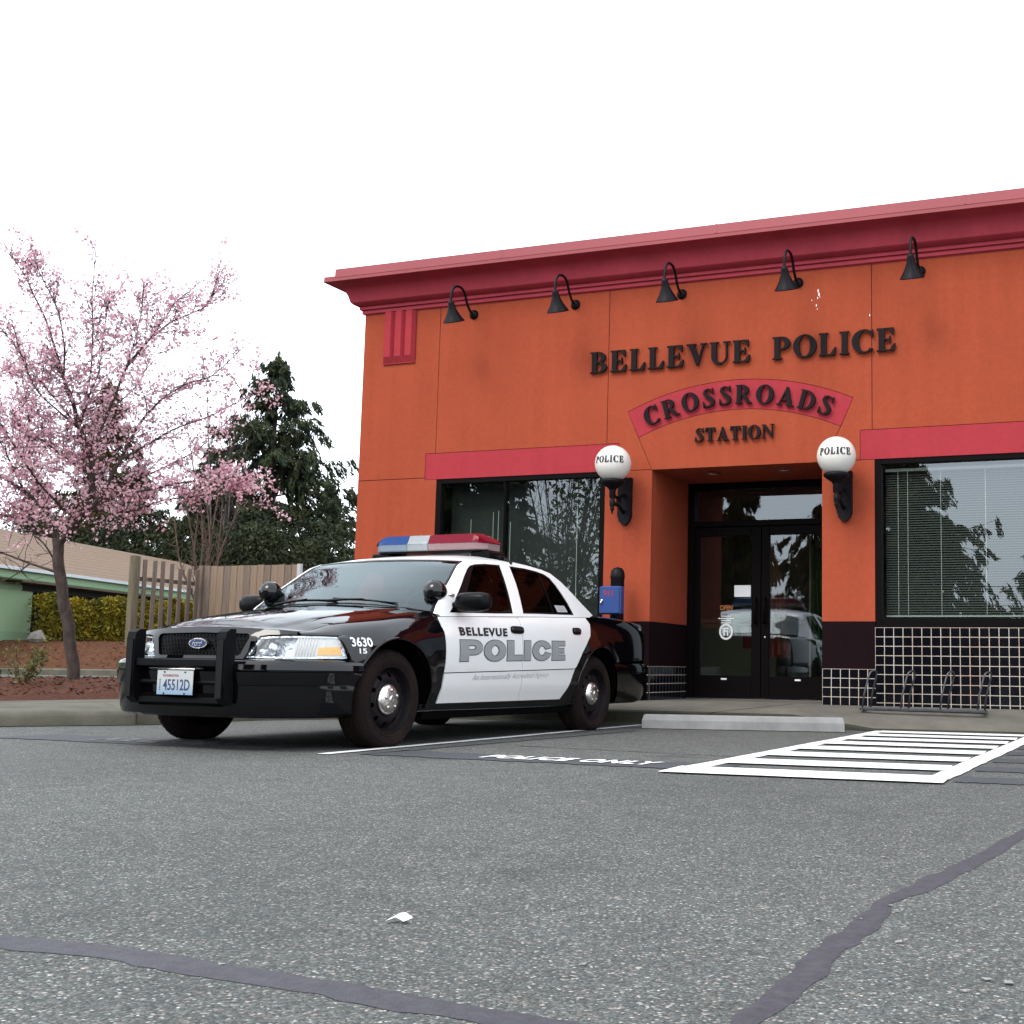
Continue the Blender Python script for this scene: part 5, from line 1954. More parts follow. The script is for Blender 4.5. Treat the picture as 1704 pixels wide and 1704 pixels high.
sheet('roof', roofp, np.linspace(-1, 1, 49), np.linspace(0, 1, 30), 'car_white', CAR)
EC = [(3.64, 1.295), (3.776, 1.20), (3.903, 1.109), (4.052, 1.02)]
CENR = [(3.74, 1.385), (3.98, 1.265), (4.20, 1.145), (4.40, 1.045)]


def rearw(u, v):
    le, ze = lerp_poly(EC, v)
    we = GSIDE(le, ze)
    lc, zc = lerp_poly(CENR, v)
    k = abs(u) ** 2.4
    return V3(lc + (le - lc) * k, u * we, zc + (ze - zc) * k)


sheet('rear_window', rearw, np.linspace(-.90, .90, 33), np.linspace(.04, .94, 14), 'rear_glass', CAR, out=(0, 1, 1))
for s, sd in LFT:
    sheet('pillar_edge', lambda u, v: rearw(s * u, v), np.linspace(.90, 1, 5), np.linspace(0, 1, 14), 'car_white', CAR, out=(0, 1, 1))
sheet('roof_edge', lambda u, v: rearw(u, v), np.linspace(-.90, .90, 33), np.linspace(0, .04, 2), 'car_white', CAR, out=(0, 1, 1))

# --- boot lid, tail, lamps
def boot(u, v):
    l = 4.30 + .94 * v if True else 0
    l0 = 4.42 - .36 * abs(u) ** 2.2
    l = l0 + (5.235 - l0) * v
    w = u * cint(l, [4.05, 4.3, 4.45, 5.04, 5.24], [.797, .737, .702, .672, .66])
    zc = cint(l, [4.0, 4.4, 4.8, 5.05, 5.24], [1.06, 1.050, 1.042, 1.028, 1.0])
    ze = cint(l, [4.05, 4.4, 4.8, 5.04, 5.24], [1.012, 1.022, 1.012, .992, .965])
    return V3(l, w, ze + (zc - ze) * (1 - abs(u) ** 2.5))


sheet('boot_lid', boot, np.linspace(-1, 1, 33), np.linspace(0, 1, 20), 'car_black', CAR)
LR = lambda w, z: cint(abs(w), [0, .5, .7, .8, .86, .90], [5.255, 5.240, 5.195, 5.13, 5.06, 4.98]) - .10 * (z - .75)
tp = panel('tail_panel', [[(-.87, .60), (.87, .60), (.87, .93), (.80, .955), (.66, .965), (0, 1.0), (-.66, .965), (-.80, .955), (-.87, .93)]], lambda w, z: V3(LR(w, z), w, z), 'car_black', CAR, sp=.06, out=(0, 1, 0))
for s, sd in LFT:
    panel('tail_lamp', [[(s * a, b) for a, b in [(.40, .70), (.86, .70), (.865, .90), (.80, .925), (.40, .925)]]], lambda w, z: V3(LR(w, z) + .012, w, z), 'tail_red', CAR, sp=.04, out=(0, 1, 0), depth=.015)

# --- bumpers: profile swept along a plan curve and cut to the wheel opening


def bumper(name, plan, prof, end, sgn):
    A = np.array(plan)
    V, F = [], []
    NS = 49
    for z, off in prof:
        le = end(z)
        row = []
        # half curve trimmed where it reaches the opening
        pts = []
        for i in range(len(A) - 1):
            a, b = A[i], A[i + 1]
            if sgn * (b[1] - le) >= 0:
                t_ = (le - a[1]) / (b[1] - a[1])
                pts.append(tuple(a))
                pts.append(tuple(a + (b - a) * min(1, max(0, t_))))
                break
            pts.append(tuple(a))
        else:
            pts.append(tuple(A[-1]))
        full = [(-w, l) for w, l in pts[::-1]] + pts[1:]
        B = np.array([lerp_poly(full, t_) for t_ in np.linspace(0, 1, NS)])
        for _ in range(2):
            B[1:-1] = (B[:-2] + 2 * B[1:-1] + B[2:]) / 4
        d = np.gradient(B, axis=0)
        d /= np.linalg.norm(d, axis=1)[:, None]
        nn_ = np.stack([d[:, 1], -d[:, 0]], 1) * sgn
        B = B + nn_ * off
        for w, l in B:
            V.append(V3(l, w, z))
    for i in range(len(prof) - 1):
        for j in range(NS - 1):
            F.append((i * NS + j, i * NS + j + 1, (i + 1) * NS + j + 1, (i + 1) * NS + j))
    F = orient(np.array(V), np.array(F), (0, -sgn, 0))
    return shade_by_angle(build(name, V, F, 'car_black', CAR), 24)


FP = [(0, .092), (.2, .098), (.4, .118), (.55, .158), (.68, .225), (.78, .315), (.85, .43), (.893, .55), (.915, .66), (.922, .74)]
prof_f = [(.212, -.05), (.226, -.018), (.26, -.006), (.33, .004), (.415, .010), (.420, .016), (.455, .024), (.500, .030), (.505, .022), (.510, .022), (.515, .030), (.548, .026), (.568, .012), (.580, -.012), (.583, -.05)]
fb = bumper('front_bumper', FP, prof_f, lambda z: 1.06 - math.sqrt(max(0, .402 ** 2 - (z - .335) ** 2)) - .006 if z < .50 else .722, 1)
RP = [(0, 5.385), (.3, 5.378), (.5, 5.362), (.65, 5.325), (.76, 5.262), (.84, 5.16), (.895, 5.0), (.925, 4.8), (.938, 4.55), (.940, 4.30)]
prof_r = [(.225, -.08), (.25, -.02), (.30, -.004), (.42, .006), (.500, .014), (.505, .006), (.512, .006), (.517, .014), (.56, .014), (.592, .002), (.606, -.02), (.610, -.08)]
bumper('rear_bumper', RP, prof_r, lambda z: 3.97 + math.sqrt(max(0, .404 ** 2 - (z - .335) ** 2)) + .004, -1)
# lower air slot of the front bumper
m2 = MB()
for w0, w1 in ((-.36, .36),):
    q = []
    for w in np.linspace(w0, w1, 13):
        l = np.interp(abs(w), [p[0] for p in FP], [p[1] for p in FP])
        q += [V3(l - .016, w, .28), V3(l - .018, w, .36)]
    m2.add(q, [(i * 2, i * 2 + 2, i * 2 + 3, i * 2 + 1) for i in range(12)])
m2.done('air_slot', 'under', fb)

# --- push bumper: two channel uprights, cross bars, licence plate
PB = bpy.data.objects.new('push_bumper', None)
link(PB, CAR)
for s, sd in LFT:
    m2 = MB()
    w0 = s * .385
    pr = [(.30, .105, .0), (.315, .035, .0), (.40, .020, .0), (.70, .020, .0), (.755, .030, .0), (.772, .062, .0)]
    fl_, wb_ = .044, .11
    a = .036
    # front web with folded flanges (a channel open to the rear), chamfered top and swept foot
    out_ = [(.292, .095), (.292, .085), (.325, .045), (.42, .025), (.705, .022), (.748, .030), (.768, .062), (.768, .095)]
    vs, n_ = [], len(out_)
    for z, l in out_:
        vs += [V3(l, w0 - a, z), V3(l, w0 + a, z), V3(max(l, .095) + .015, w0 - a, z), V3(max(l, .095) + .015, w0 + a, z)]
    fs = []
    for i in range(n_ - 1):
        p, q = i * 4, (i + 1) * 4
        fs += [(p, p + 1, q + 1, q), (p, q, q + 2, p + 2), (p + 1, p + 3, q + 3, q + 1)]
    m2.add(vs, fs)
    u_ = m2.done('upright', 'bar_black', PB)
    m3 = MB()
    m3.box(V3(.016, w0 - .024, .335), V3(.021, w0 + .024, .70))
    m3.done('rubber_strip', 'grille_black', u_)
m2 = MB()
m2.bbox(V3(.035, -.345, .527), V3(.085, .345, .580), .008)
m2.done('cross_bar', 'bar_black', PB)
m2 = MB()
m2.bbox(V3(.07, -.345, .296), V3(.12, .345, .335), .006)
m2.tube([V3(.09, -.34, .43), V3(.09, .34, .43)], .016, 8)
m2.done('cross_bar', 'bar_black', PB)
m2 = MB()
m2.tube([V3(.05, -.16, .512), V3(.045, .16, .512)], .008, 8)
m2.done('plate_bracket', 'chrome', PB, True)
PLW = .1525
lp_ = MB().bbox(V3(.040, -PLW, .350), V3(.043, PLW, .503), .001).done('licence_plate', 'plate_print', PB)
pf = lambda y_: (lambda a, b: V3(.0385, a + y_[0], b + y_[1]))
font_panel('number', '45512D', pf((-.098, .378)), 'print_blue', lp_, .225, .070, (0, -1, 0), bold=.012)
font_panel('state_name', 'WASHINGTON', pf((-.105, .463)), 'print_red', lp_, .135, .016, (0, -1, 0), bold=.01)
m2 = MB()
for k in range(6):
    m2.box(V3(.0386, -.130, .378 + .0125 * k), V3(.0389, -.122, .386 + .0125 * k))
m2.done('side_letters', 'print_blue', lp_)
m2 = MB()
for w in (-.09, .085):
    for z in (.493, .358):
        MB().box(V3(.037, w - .006, z - .004), V3(.0395, w + .006, z + .004)).done('screw', 'car_trim', lp_)

# --- door lettering
s = 1
SD = lambda o_: (lambda l, z: V3(l, SIDE(l, z) + o_, z))
font_panel('lettering', 'BELLEVUE', lambda a, b: V3(1.775 + a, SIDE(1.775 + a, .776 + b) + .003, .776 + b + .016 * a), 'print_black', CAR, .632, .063, (1, 0, 0), bold=.042, spacing=1.22)
LL0, LL1, LZ, LHH = 1.765, 3.312, .588, .156
ws_ = [BLOCK[c][0] for c in 'POLICE']
g_ = .055
tot_ = sum(ws_) + g_ * 5
kx = (LL1 - LL0) / tot_
loops, loops_o = [], []
cx = 0
ol = .0045
for c, w_ in zip('POLICE', ws_):
    for lp in BLOCK[c][1]:
        base_ = [(LL0 + (a + cx) * kx, LZ + b * LHH + .017 * ((a + cx) * kx)) for a, b in lp]
        loops.append(base_)
        for dx, dz in ((ol, ol), (-ol, ol), (ol, -ol), (-ol, -ol)):
            loops_o.append([(a + dx, b + dz) for a, b in base_])
    cx += w_ + g_
panel('lettering', loops_o, SD(.0025), 'print_black', CAR, sp=.05, out=(1, 0, 0), smooth=False, any_of=True)
panel('lettering', loops, SD(.0040), 'print_grey', CAR, sp=.05, out=(1, 0, 0), smooth=False, any_of=True)
font_panel('lettering', 'An Internationally Accredited Agency', lambda a, b: V3(1.95 + a, SIDE(1.95 + a, .437 + b) + .0075, .437 + b + .020 * a), 'print_pale', CAR, 1.12, .054, (1, 0, 0), shear=.4)
font_panel('unit_number', '3630', lambda a, b: V3(.640 + a, SIDE(.640 + a, .672 + b) + .003, .672 + b + .012 * a), 'print_white', CAR, .165, .062, (1, 0, 0), bold=.022)
font_panel('unit_number', '15', lambda a, b: V3(.695 + a, SIDE(.695 + a, .628 + b) + .003, .628 + b), 'print_white', CAR, .055, .034, (1, 0, 0), bold=.022)
side_panel('flag_sticker', [(1.60, .868), (1.61, .868), (1.61, .878), (1.60, .878)], 'car_white', CAR, 1, off=-.02, depth=0, sp=.05)

# --- wheels
WHEEL_ME = {}


def wheel(l, s):
    e = bpy.data.objects.new('wheel', None)
    link(e, CAR)
    e.location = V3(l, s * .925, .323)
    if s < 0:
        e.rotation_euler = (0, 0, math.pi)
    if WHEEL_ME:
        for nm_, me in WHEEL_ME.items():
            link(bpy.data.objects.new(nm_, me), e)
        return
    R0 = .338
    # outer face at x = 0, inwards is negative x
    ty = [(.222, -.030), (.226, -.012), (.236, -.004), (.246, .000), (.249, -.003), (.252, .000), (.270, .003), (.285, .003), (.296, .001), (.299, -.004), (.302, -.002), (.308, -.006), (.320, -.016), (.331, -.034), (R0 - .002, -.048)]
    tread = [(R0, -.052), (R0, -.078), (R0 - .008, -.080), (R0 - .008, -.086), (R0, -.088), (R0, -.112), (R0 - .008, -.114), (R0 - .008, -.120), (R0, -.122), (R0, -.150), (R0 - .008, -.152), (R0 - .008, -.158), (R0, -.160), (R0, -.178)]
    back = [(.331, -.196), (.30, -.228), (.25, -.236), (.222, -.21)]
    o = MB().lathe(ty + tread + back, axis='x', n=64).done('tyre', 'rubber', e)
    # flatten where it carries the car
    for v in o.data.vertices:
        if v.co.z < -.318:
            v.co.z = -.318 - (v.co.z + .318) * -.18
    shade_by_angle(o, 35)
    # shoulder blocks
    mb_ = MB()
    for k in range(56):
        a0, a1 = 2 * math.pi * k / 56, 2 * math.pi * (k + .62) / 56
        q = []
        for a in (a0, a1):
            for r_, x in ((.322, -.0165), (.3345, -.034), (R0 + .002, -.052)):
                q.append((x + .0015, r_ * math.cos(a), r_ * math.sin(a)))
        if min(p[2] for p in q) < -.312:
            continue
        mb_.add(q, [(0, 1, 4, 3), (1, 2, 5, 4)])
    mb_.done('tread_block', 'rubber', e)
    rim = MB().lathe([(.232, -.016), (.229, -.006), (.222, -.006), (.216, -.018), (.210, -.050), (.204, -.066), (.196, -.072)], axis='x', n=56).done('rim', 'rim_black', e)
    shade_by_angle(rim, 50)
    hol = []
    for k in range(10):
        a = 2 * math.pi * (k + .35) / 10
        ca, sa = math.cos(a), math.sin(a)
        hol.append([(.166 * ca + .0185 * math.cos(t_), .166 * sa + .0185 * math.sin(t_)) for t_ in np.linspace(0, 2 * math.pi, 15)[:-1]])
    oc = [(.199 * math.cos(t_), .199 * math.sin(t_)) for t_ in np.linspace(0, 2 * math.pi, 57)[:-1]]

    def disc(a, b):
        r_ = math.hypot(a, b)
        return (cint(r_, [0, .09, .112, .130, .150, .178, .199], [-.050, -.050, -.046, -.034, -.034, -.050, -.073]), a, b)
    panel('rim_disc', [oc] + hol, disc, 'rim_black', e, sp=.014, out=(1, 0, 0), depth=.012)
    MB().lathe([(.215, -.12), (0, -.12)], axis='x', n=40).done('brake_drum', 'under', e)
    cp = MB().lathe([(.108, -.044), (.108, -.036), (.104, -.026), (.094, -.014), (.075, -.004), (.045, .002), (0, .004)], axis='x', n=40)
    for k in range(5):
        a = 2 * math.pi * (k + .3) / 5
        cp.sphere((-.010, .062 * math.cos(a), .062 * math.sin(a)), .017, 12, 6, (1.1, 1, 1))
        cp.sphere((-.010, .062 * math.cos(a), .062 * math.sin(a)), .017, 12, 6, (1.1, 1, -1))
    cp.lathe([(.030, .003), (.026, .010), (.012, .006), (0, .006)], axis='x', n=20)
    cp.done('hub_cap', 'chrome', e, True)
    for ch in e.children:
        if ch.name.split('.')[0] != 'rim' or 'rim' not in WHEEL_ME:
            WHEEL_ME[ch.name.split('.')[0]] = ch.data


for l in (1.06, 3.97):
    for s in (1, -1):
        wheel(l, s)

# --- underside, wheel wells, cabin
m2 = MB()
m2.box(V3(.46, -.66, .21), V3(.66, .66, .50))
m2.box(V3(.66, -.60, .22), V3(1.50, .60, .74))
m2.box(V3(1.46, -.89, .175), V3(3.56, .89, .40))  # floor box widened and lowered to block light beneath the car
m2.box(V3(3.55, -.58, .22), V3(4.40, .58, .80))
m2.box(V3(4.38, -.84, .24), V3(5.20, .84, .58))
m2.box(V3(1.30, -.78, .55), V3(1.46, .78, .90))
m2.done('underbody', 'under', CAR)
for lc in (1.06, 3.97):
    for s in (1, -1):
        V, F = [], []
        for k in range(19):
            a = rad(-14 + 208 * k / 18)
            for w in (.58, .93):
                l, z = lc + .412 * math.cos(a), .335 + .412 * math.sin(a)
                V.append(V3(l, s * min(w, SIDE(l, z) - .02), z))
        F = [(i * 2, i * 2 + 1, i * 2 + 3, i * 2 + 2) for i in range(18)]
        build('wheel_well', V, F, 'under', CAR, True)
cab = bpy.data.objects.new('cabin', None)
link(cab, CAR)
m2 = MB()
m2.bbox(V3(1.55, -.78, .70), V3(1.98, .78, .93), .05)
m2.bbox(V3(1.62, .18, .90), V3(1.95, .62, 1.0), .04)
m2.done('dashboard', 'dash', cab)
m2 = MB()
m2.lathe([(.17 + .016 * math.cos(t_), .016 * math.sin(t_)) for t_ in np.linspace(0, 2 * math.pi, 9)], axis='y', n=28)
sw = m2.bbox((-.15, -.01, -.03), (.15, .01, .03), .005).done('steering_wheel', 'dash', cab, True)
sw.location = V3(2.08, .40, .98)
sw.rotation_euler = (rad(-25), 0, 0)
for s in (1, -1):
    m2 = MB()
    m2.bbox(V3(2.15, s * .40 - .25, .45), V3(2.70, s * .40 + .25, .68), .06)
    q = MB().bbox(V3(2.62, s * .40 - .24, .60), V3(2.76, s * .40 + .24, 1.16), .05)
    m2.add([(x, y + (z - .6) * .22, z) for x, y, z in q.v], q.f)
    q = MB().bbox(V3(2.76, s * .40 - .13, 1.18), V3(2.85, s * .40 + .13, 1.33), .035)
    m2.add(q.v, q.f)
    m2.done('front_seat', 'seat_cloth', cab)
m2 = MB()
m2.bbox(V3(3.20, -.70, .45), V3(3.75, .70, .70), .06)
q = MB().bbox(V3(3.72, -.70, .62), V3(3.86, .70, 1.10), .05)
m2.add([(x, y + (z - .6) * .25, z) for x, y, z in q.v], q.f)
m2.done('rear_seat', 'seat_cloth', cab)
m2 = MB()
for w in np.linspace(-.66, .66, 34):
    m2.box(V3(2.965, w - .003, .80), V3(2.971, w + .003, 1.33))
for z in np.linspace(.82, 1.33, 14):
    m2.box(V3(2.964, -.67, z - .003), V3(2.972, .67, z + .003))
m2.box(V3(2.955, -.70, 1.33), V3(2.98, .70, 1.36))
m2.done('partition', 'car_trim', cab, kind='stuff')
MB().box(V3(1.5, -.85, .42), V3(3.9, .85, .44)).done('floor', 'under', cab)
sheet('headlining', lambda u, v: tuple(np.array(roofp(u, v)) + np.array([0, 0, -.03])), np.linspace(-.97, .97, 13), np.linspace(.02, .98, 9), 'dash', cab, out=(0, 0, -1))
m2 = MB().bbox(V3(2.24, -.11, 1.285), V3(2.27, .11, 1.345), .01)
m2.done('inner_mirror', 'dash', cab)

# --- wipers
for a, b in ((-.62, .02), (-.02, .60)):
    m2 = MB()
    base = screen(a * 1.0, .02)
    p0 = np.array(screen(a, .03)) + [0, -.01, .012]
    p1 = np.array(screen((a + b) / 2 + .05, .05)) + [0, -.01, .020]
    p2 = np.array(screen(b, .085)) + [0, -.01, .014]
    m2.tube([tuple(p0), tuple((p0 + p1) / 2 + [0, 0, .004]), tuple(p1)], [.012, .009, .007], 8)
    q0, q1 = np.array(screen(a + .02, .095)) + [0, -.006, .008], np.array(screen(b + .05, .055)) + [0, -.006, .008]
    m2.tube([tuple(q0), tuple((q0 + q1) / 2 + [0, 0, .003]), tuple(q1)], [.005, .009, .005], 6)
    m2.done('wiper', 'car_trim', CAR, True)

# --- roof light bar
LB = bpy.data.objects.new('light_bar', None)
link(LB, CAR)
LBL = 2.83


def bar_section(w, kind):
    """half-depth and heights of the bar at lateral position w"""
    e = abs(w)
    return 0


def dome(name, w0, w1, m, cap0, cap1, zlo, zhi, blo, bhi, par):
    """trapezoidal lens from w0 to w1 (half depth blo at zlo, bhi at zhi); capN tapers that end"""
    st = []
    if cap0:
        st += [(w0, .52, -.0), (w0 + cap0 * .55, .90, .62), (w0 + cap0, 1.0, 1.0)]
    else:
        st += [(w0, 1, 1)]
    if cap1:
        st += [(w1 - cap1, 1, 1.0), (w1 - cap1 * .55, .90, .62), (w1, .52, 0.0)]
    else:
        st += [(w1, 1, 1)]
    V, F = [], []
    for w, kb, kz in st:
        zt = zlo + (zhi - zlo) * kz + .002
        bt = blo + (bhi - blo) * kz
        sec = [(-blo * kb, zlo), (-(blo * .96) * kb, zlo + (zt - zlo) * .15), (-(bt + .02) * kb, zlo + (zt - zlo) * .88), (-(bt - .02) * kb, zt), (0, zt + .004 * kz), ((bt - .02) * kb, zt), ((bt + .02) * kb, zlo + (zt - zlo) * .88), ((blo * .96) * kb, zlo + (zt - zlo) * .15), (blo * kb, zlo)]
        V += [V3(LBL + l, w, z) for l, z in sec]
    n = 9
    for i in range(len(st) - 1):
        for j in range(n - 1):
            F.append((i * n + j, i * n + j + 1, (i + 1) * n + j + 1, (i + 1) * n + j))
    F = orient(np.array(V), np.array(F), (0, 0, 1))
    o = build(name, V, F, m, par)
    return shade_by_angle(o, 30)


def lower(name, w0, w1, m, cap0, cap1, par):
    st = ([(w0, .52), (w0 + cap0 * .55, .90), (w0 + cap0, 1)] if cap0 else [(w0, 1)]) + ([(w1 - cap1, 1), (w1 - cap1 * .55, .90), (w1, .52)] if cap1 else [(w1, 1)])
    V, F = [], []
    for w, k in st:
        for b, z in ((.150, 1.504), (.166, 1.512), (.170, 1.555), (.172, 1.560)):
            V.append(V3(LBL - b * k, w, z))
        for b, z in ((.172, 1.560), (.170, 1.555), (.166, 1.512), (.150, 1.504)):
            V.append(V3(LBL + b * k, w, z))
    n = 8
    for i in range(len(st) - 1):
        for j in range(n - 1):
            if j == 3:
                continue
            F.append((i * n + j, i * n + j + 1, (i + 1) * n + j + 1, (i + 1) * n + j))
    if cap0:
        F.append(tuple(range(n)))
    if cap1:
        F.append(tuple(range((len(st) - 1) * n, len(st) * n)))
    o = build(name, V, F, m, par)
    return shade_by_angle(o, 30)


S0, S1, S2, S3 = -.57, -.195, .015, .57
dome('blue_lens', S0, S1 - .002, 'lens_blue', .13, 0, 1.562, 1.642, .172, .115, LB)
dome('clear_lens', S1 + .002, S2 - .002, 'lens_clear', 0, 0, 1.562, 1.642, .172, .115, LB)
dome('red_lens', S2 + .002, S3, 'lens_red', 0, .13, 1.562, 1.642, .172, .115, LB)
lower('lower_lens', S0 + .01, S1 - .002, 'lens_clear_blue', .12, 0, LB)
lower('lower_lens', S1 + .002, S2 - .002, 'lens_clear', 0, 0, LB)
lower('lower_lens', S2 + .002, S3 - .01, 'lens_clear_pink', 0, .12, LB)
m2 = MB()
m2.bbox(V3(LBL - .145, -.50, 1.492), V3(LBL + .145, .50, 1.503), .004)
m2.box(V3(LBL - .14, -.48, 1.503), V3(LBL + .14, .48, 1.512))
m2.done('base_tray', 'car_trim', LB)
m2 = MB()
for w in np.linspace(-.42, .42, 7):
    m2.lathe([(.0, .012), (.030, .010), (.046, -.02), (.052, -.05)], V3(LBL - .06, w, 1.555), axis='y', n=14)
    m2.bbox(V3(LBL - .03, w - .05, 1.515), V3(LBL + .10, w + .05, 1.60), .01)
m2.done('lamp_reflector', 'reflector', LB, True)
m2 = MB()
for s in (1, -1):
    m2.bbox(V3(LBL - .13, s * .50 - .09, 1.405), V3(LBL + .13, s * .50 + .09, 1.494), .012)
    m2.tube([V3(LBL, s * .50, 1.45), V3(LBL + .02, s * .66, 1.43), V3(LBL + .03, s * .715, 1.398)], .012, 8)
    m2.bbox(V3(LBL - .05, s * .60 - .03, 1.40), V3(LBL + .07, s * .60 + .05, 1.462), .012)
m2.done('mounting_foot', 'car_trim', LB)
MB().tube([V3(3.28, -.12, 1.44), V3(3.29, -.12, 1.74)], [.006, .002], 6).done('aerial', 'car_trim', CAR, True)

# ------------------------------------------------------------------ timber fence beyond the street
FN = thing('board_fence', 'weathered timber board fence with an open-slat return', 'fence', (-21.75, 11.5, .8))


def board(x, y, ang, w, z0, z1, m, name='board', th=.02, tilt=0.0, top=0.0):
    mb_ = MB()
    mb_.add([(-w / 2, -th / 2, z0), (w / 2, -th / 2, z0), (w / 2, th / 2, z0), (-w / 2, th / 2, z0),
             (-w / 2 + tilt, -th / 2, z1 - top), (w / 2 + tilt, -th / 2, z1), (w / 2 + tilt, th / 2, z1), (-w / 2 + tilt, th / 2, z1 - top)],
            [(3, 2, 1, 0), (4, 5, 6, 7), (0, 1, 5, 4), (1, 2, 6, 5), (2, 3, 7, 6), (3, 0, 4, 7)])
    o = mb_.done(name, m, FN)
    o.location = (x - FN.location.x, y - FN.location.y, -FN.location.z)
    o.rotation_euler = (0, 0, ang)
    return o


fa = np.array([-21.80, 9.38])
fb_ = np.array([-21.76, 11.45])
ang = math.atan2(*(fb_ - fa)[::-1])
board(fa[0], fa[1], ang, .14, .75, 2.90, 'post_green', 'post', .14)
board(fa[0] - .02, fa[1] + .13, ang, .12, .75, 2.90, 'fence_grey', 'board', .03)
for i in range(7):
    t_ = (i + 1.15) / 7.6
    p = fa + (fb_ - fa) * t_ + np.array([.02, 0])
    board(p[0], p[1], ang, .118, .78, 2.86 - .02 * i + random.uniform(-.03, .03) - (.06 if i == 4 else 0), 'fence_grey', tilt=random.uniform(-.02, .02), top=random.uniform(0, .02))
q0, q1 = np.array([-21.70, 11.50]), np.array([-18.93, 11.50])
nb = 14
for i in range(nb):
    p = q0 + (q1 - q0) * (i + .5) / nb
    board(p[0], p[1] + random.uniform(-.006, .006), 0.0, (q1 - q0)[0] / nb - .012, .80, 2.83 + random.uniform(-.012, .012), 'fence_wood' if i % 3 else 'fence_grey', tilt=random.uniform(-.004, .004))
for z in (1.15, 2.35):
    mb = MB()
    mb.box((fa[0] - .09 - FN.location.x, fa[1] - FN.location.y, z - FN.location.z), (fa[0] - .04 - FN.location.x, fb_[1] - FN.location.y, z + .09 - FN.location.z))
    mb.box((q0[0] - FN.location.x, .03, z - FN.location.z), (q1[0] - FN.location.x, .07, z + .09 - FN.location.z))
    mb.done('rail', 'fence_grey', FN)
board(-21.76, 11.50, 0, .12, .75, 2.84, 'fence_grey', 'post', .12)
board(-18.90, 11.50, 0, .09, .75, 2.84, 'print_pale', 'post', .09)

# ------------------------------------------------------------------ low green house beyond the hedge
HS = thing('green_house', 'low green house with a long brown shingle roof', 'building', (-26, 12, .93))
u = np.array([-.31, .95]); u /= np.linalg.norm(u)
wv = np.array([-u[1], u[0]])            # away from the street
E0 = np.array([-24.80, 8.55])


def hp(a, b, z):
    q = E0 + u * a + wv * b
    return (q[0] - HS.location.x, q[1] - HS.location.y, z - HS.location.z)


def hbox(mb_, a0, b0, z0, a1, b1, z1):
    c = [hp(a, b, z) for z in (z0, z1) for a, b in ((a0, b0), (a1, b0), (a1, b1), (a0, b1))]
    mb_.add(c, [(3, 2, 1, 0), (4, 5, 6, 7), (0, 1, 5, 4), (1, 2, 6, 5), (2, 3, 7, 6), (3, 0, 4, 7)])


A0, A1 = -14.0, 22.0
mb = MB()
hbox(mb, A0, .45, .7, 2.0, 6, 2.62)
mb.done('wall', 'house_green', HS)
mb = MB()
hbox(mb, A0, .425, .7, 2.02, .47, 1.18)
hbox(mb, A0, .425, 2.18, 2.02, .47, 2.30)
mb.done('trim_board', 'house_trim', HS)
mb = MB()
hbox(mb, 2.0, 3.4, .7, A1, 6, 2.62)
mb.done('porch_wall', 'dark_void', HS)  # near-black colour stands in for the deep shade under the eave
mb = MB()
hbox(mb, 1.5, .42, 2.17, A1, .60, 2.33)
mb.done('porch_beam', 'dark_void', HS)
mb = MB()
hbox(mb, A0, .0, 2.40, A1, .03, 2.60)
hbox(mb, A0, .03, 2.38, A1, 3.4, 2.41)
mb.done('fascia', 'house_trim', HS)
mb = MB()
hbox(mb, A0, -.10, 2.585, A1, -.002, 2.66)
mb.done('gutter', 'gutter', HS)
mb = MB()
hbox(mb, .8, .02, 2.34, A1, .44, 2.378)
mb.done('soffit', 'soffit_brown', HS)
RI, RZ = 6.0, 4.5
mb = MB()
NR = 12
for i in range(NR):          # overlapping shingle courses
    b0, b1 = -.08 + (RI + .08) * i / NR, -.08 + (RI + .08) * (i + 1) / NR
    z0, z1 = 2.64 + (RZ - 2.64) * i / NR, 2.64 + (RZ - 2.64) * (i + 1) / NR
    mb.add([hp(A0, b0, z0 + .010), hp(A1, b0, z0 + .010), hp(A1, b1, z1 + .005), hp(A0, b1, z1 + .005), hp(A0, b0, z0), hp(A1, b0, z0)], [(0, 1, 2, 3), (4, 5, 1, 0)])
mb.add([hp(A0, RI, RZ), hp(A1, RI, RZ), hp(A1, 9, 3.9), hp(A0, 9, 3.9)], [(0, 1, 2, 3)])
mb.add([hp(A1, -.08, 2.64), hp(A1, RI, RZ), hp(A1, 9, 3.9), hp(A1, 9, .7), hp(A1, 3.4, .7), hp(A1, 3.4, 2.64)], [(0, 1, 2, 3, 4, 5)])
mb.add([hp(A1, 9, .7), hp(A1, 9, 3.9), hp(A0, 9, 3.9), hp(A0, 9, .7)], [(0, 1, 2, 3)])
mb.done('roof', 'shingle', HS)
mb = MB()
mb.tube([hp(1.2, .40, 2.36), hp(1.2, .36, 2.34)], .05, 10)
mb.done('porch_light', 'gutter', HS)

o = MB().sphere((0, 0, 0), .2, 12, 8, (1.1, .8, .95)).done('boulder', 'rock', None, False)
for v in o.data.vertices:
    v.co *= 1 + .12 * math.sin(v.co.x * 23 + v.co.y * 17) + .08 * math.cos(v.co.z * 31)
o.location = (-24.25, 9.1, 1.0)
tag(o, 'grey boulder on the mulch between green wall and hedge', 'rock')

# ------------------------------------------------------------------ plants


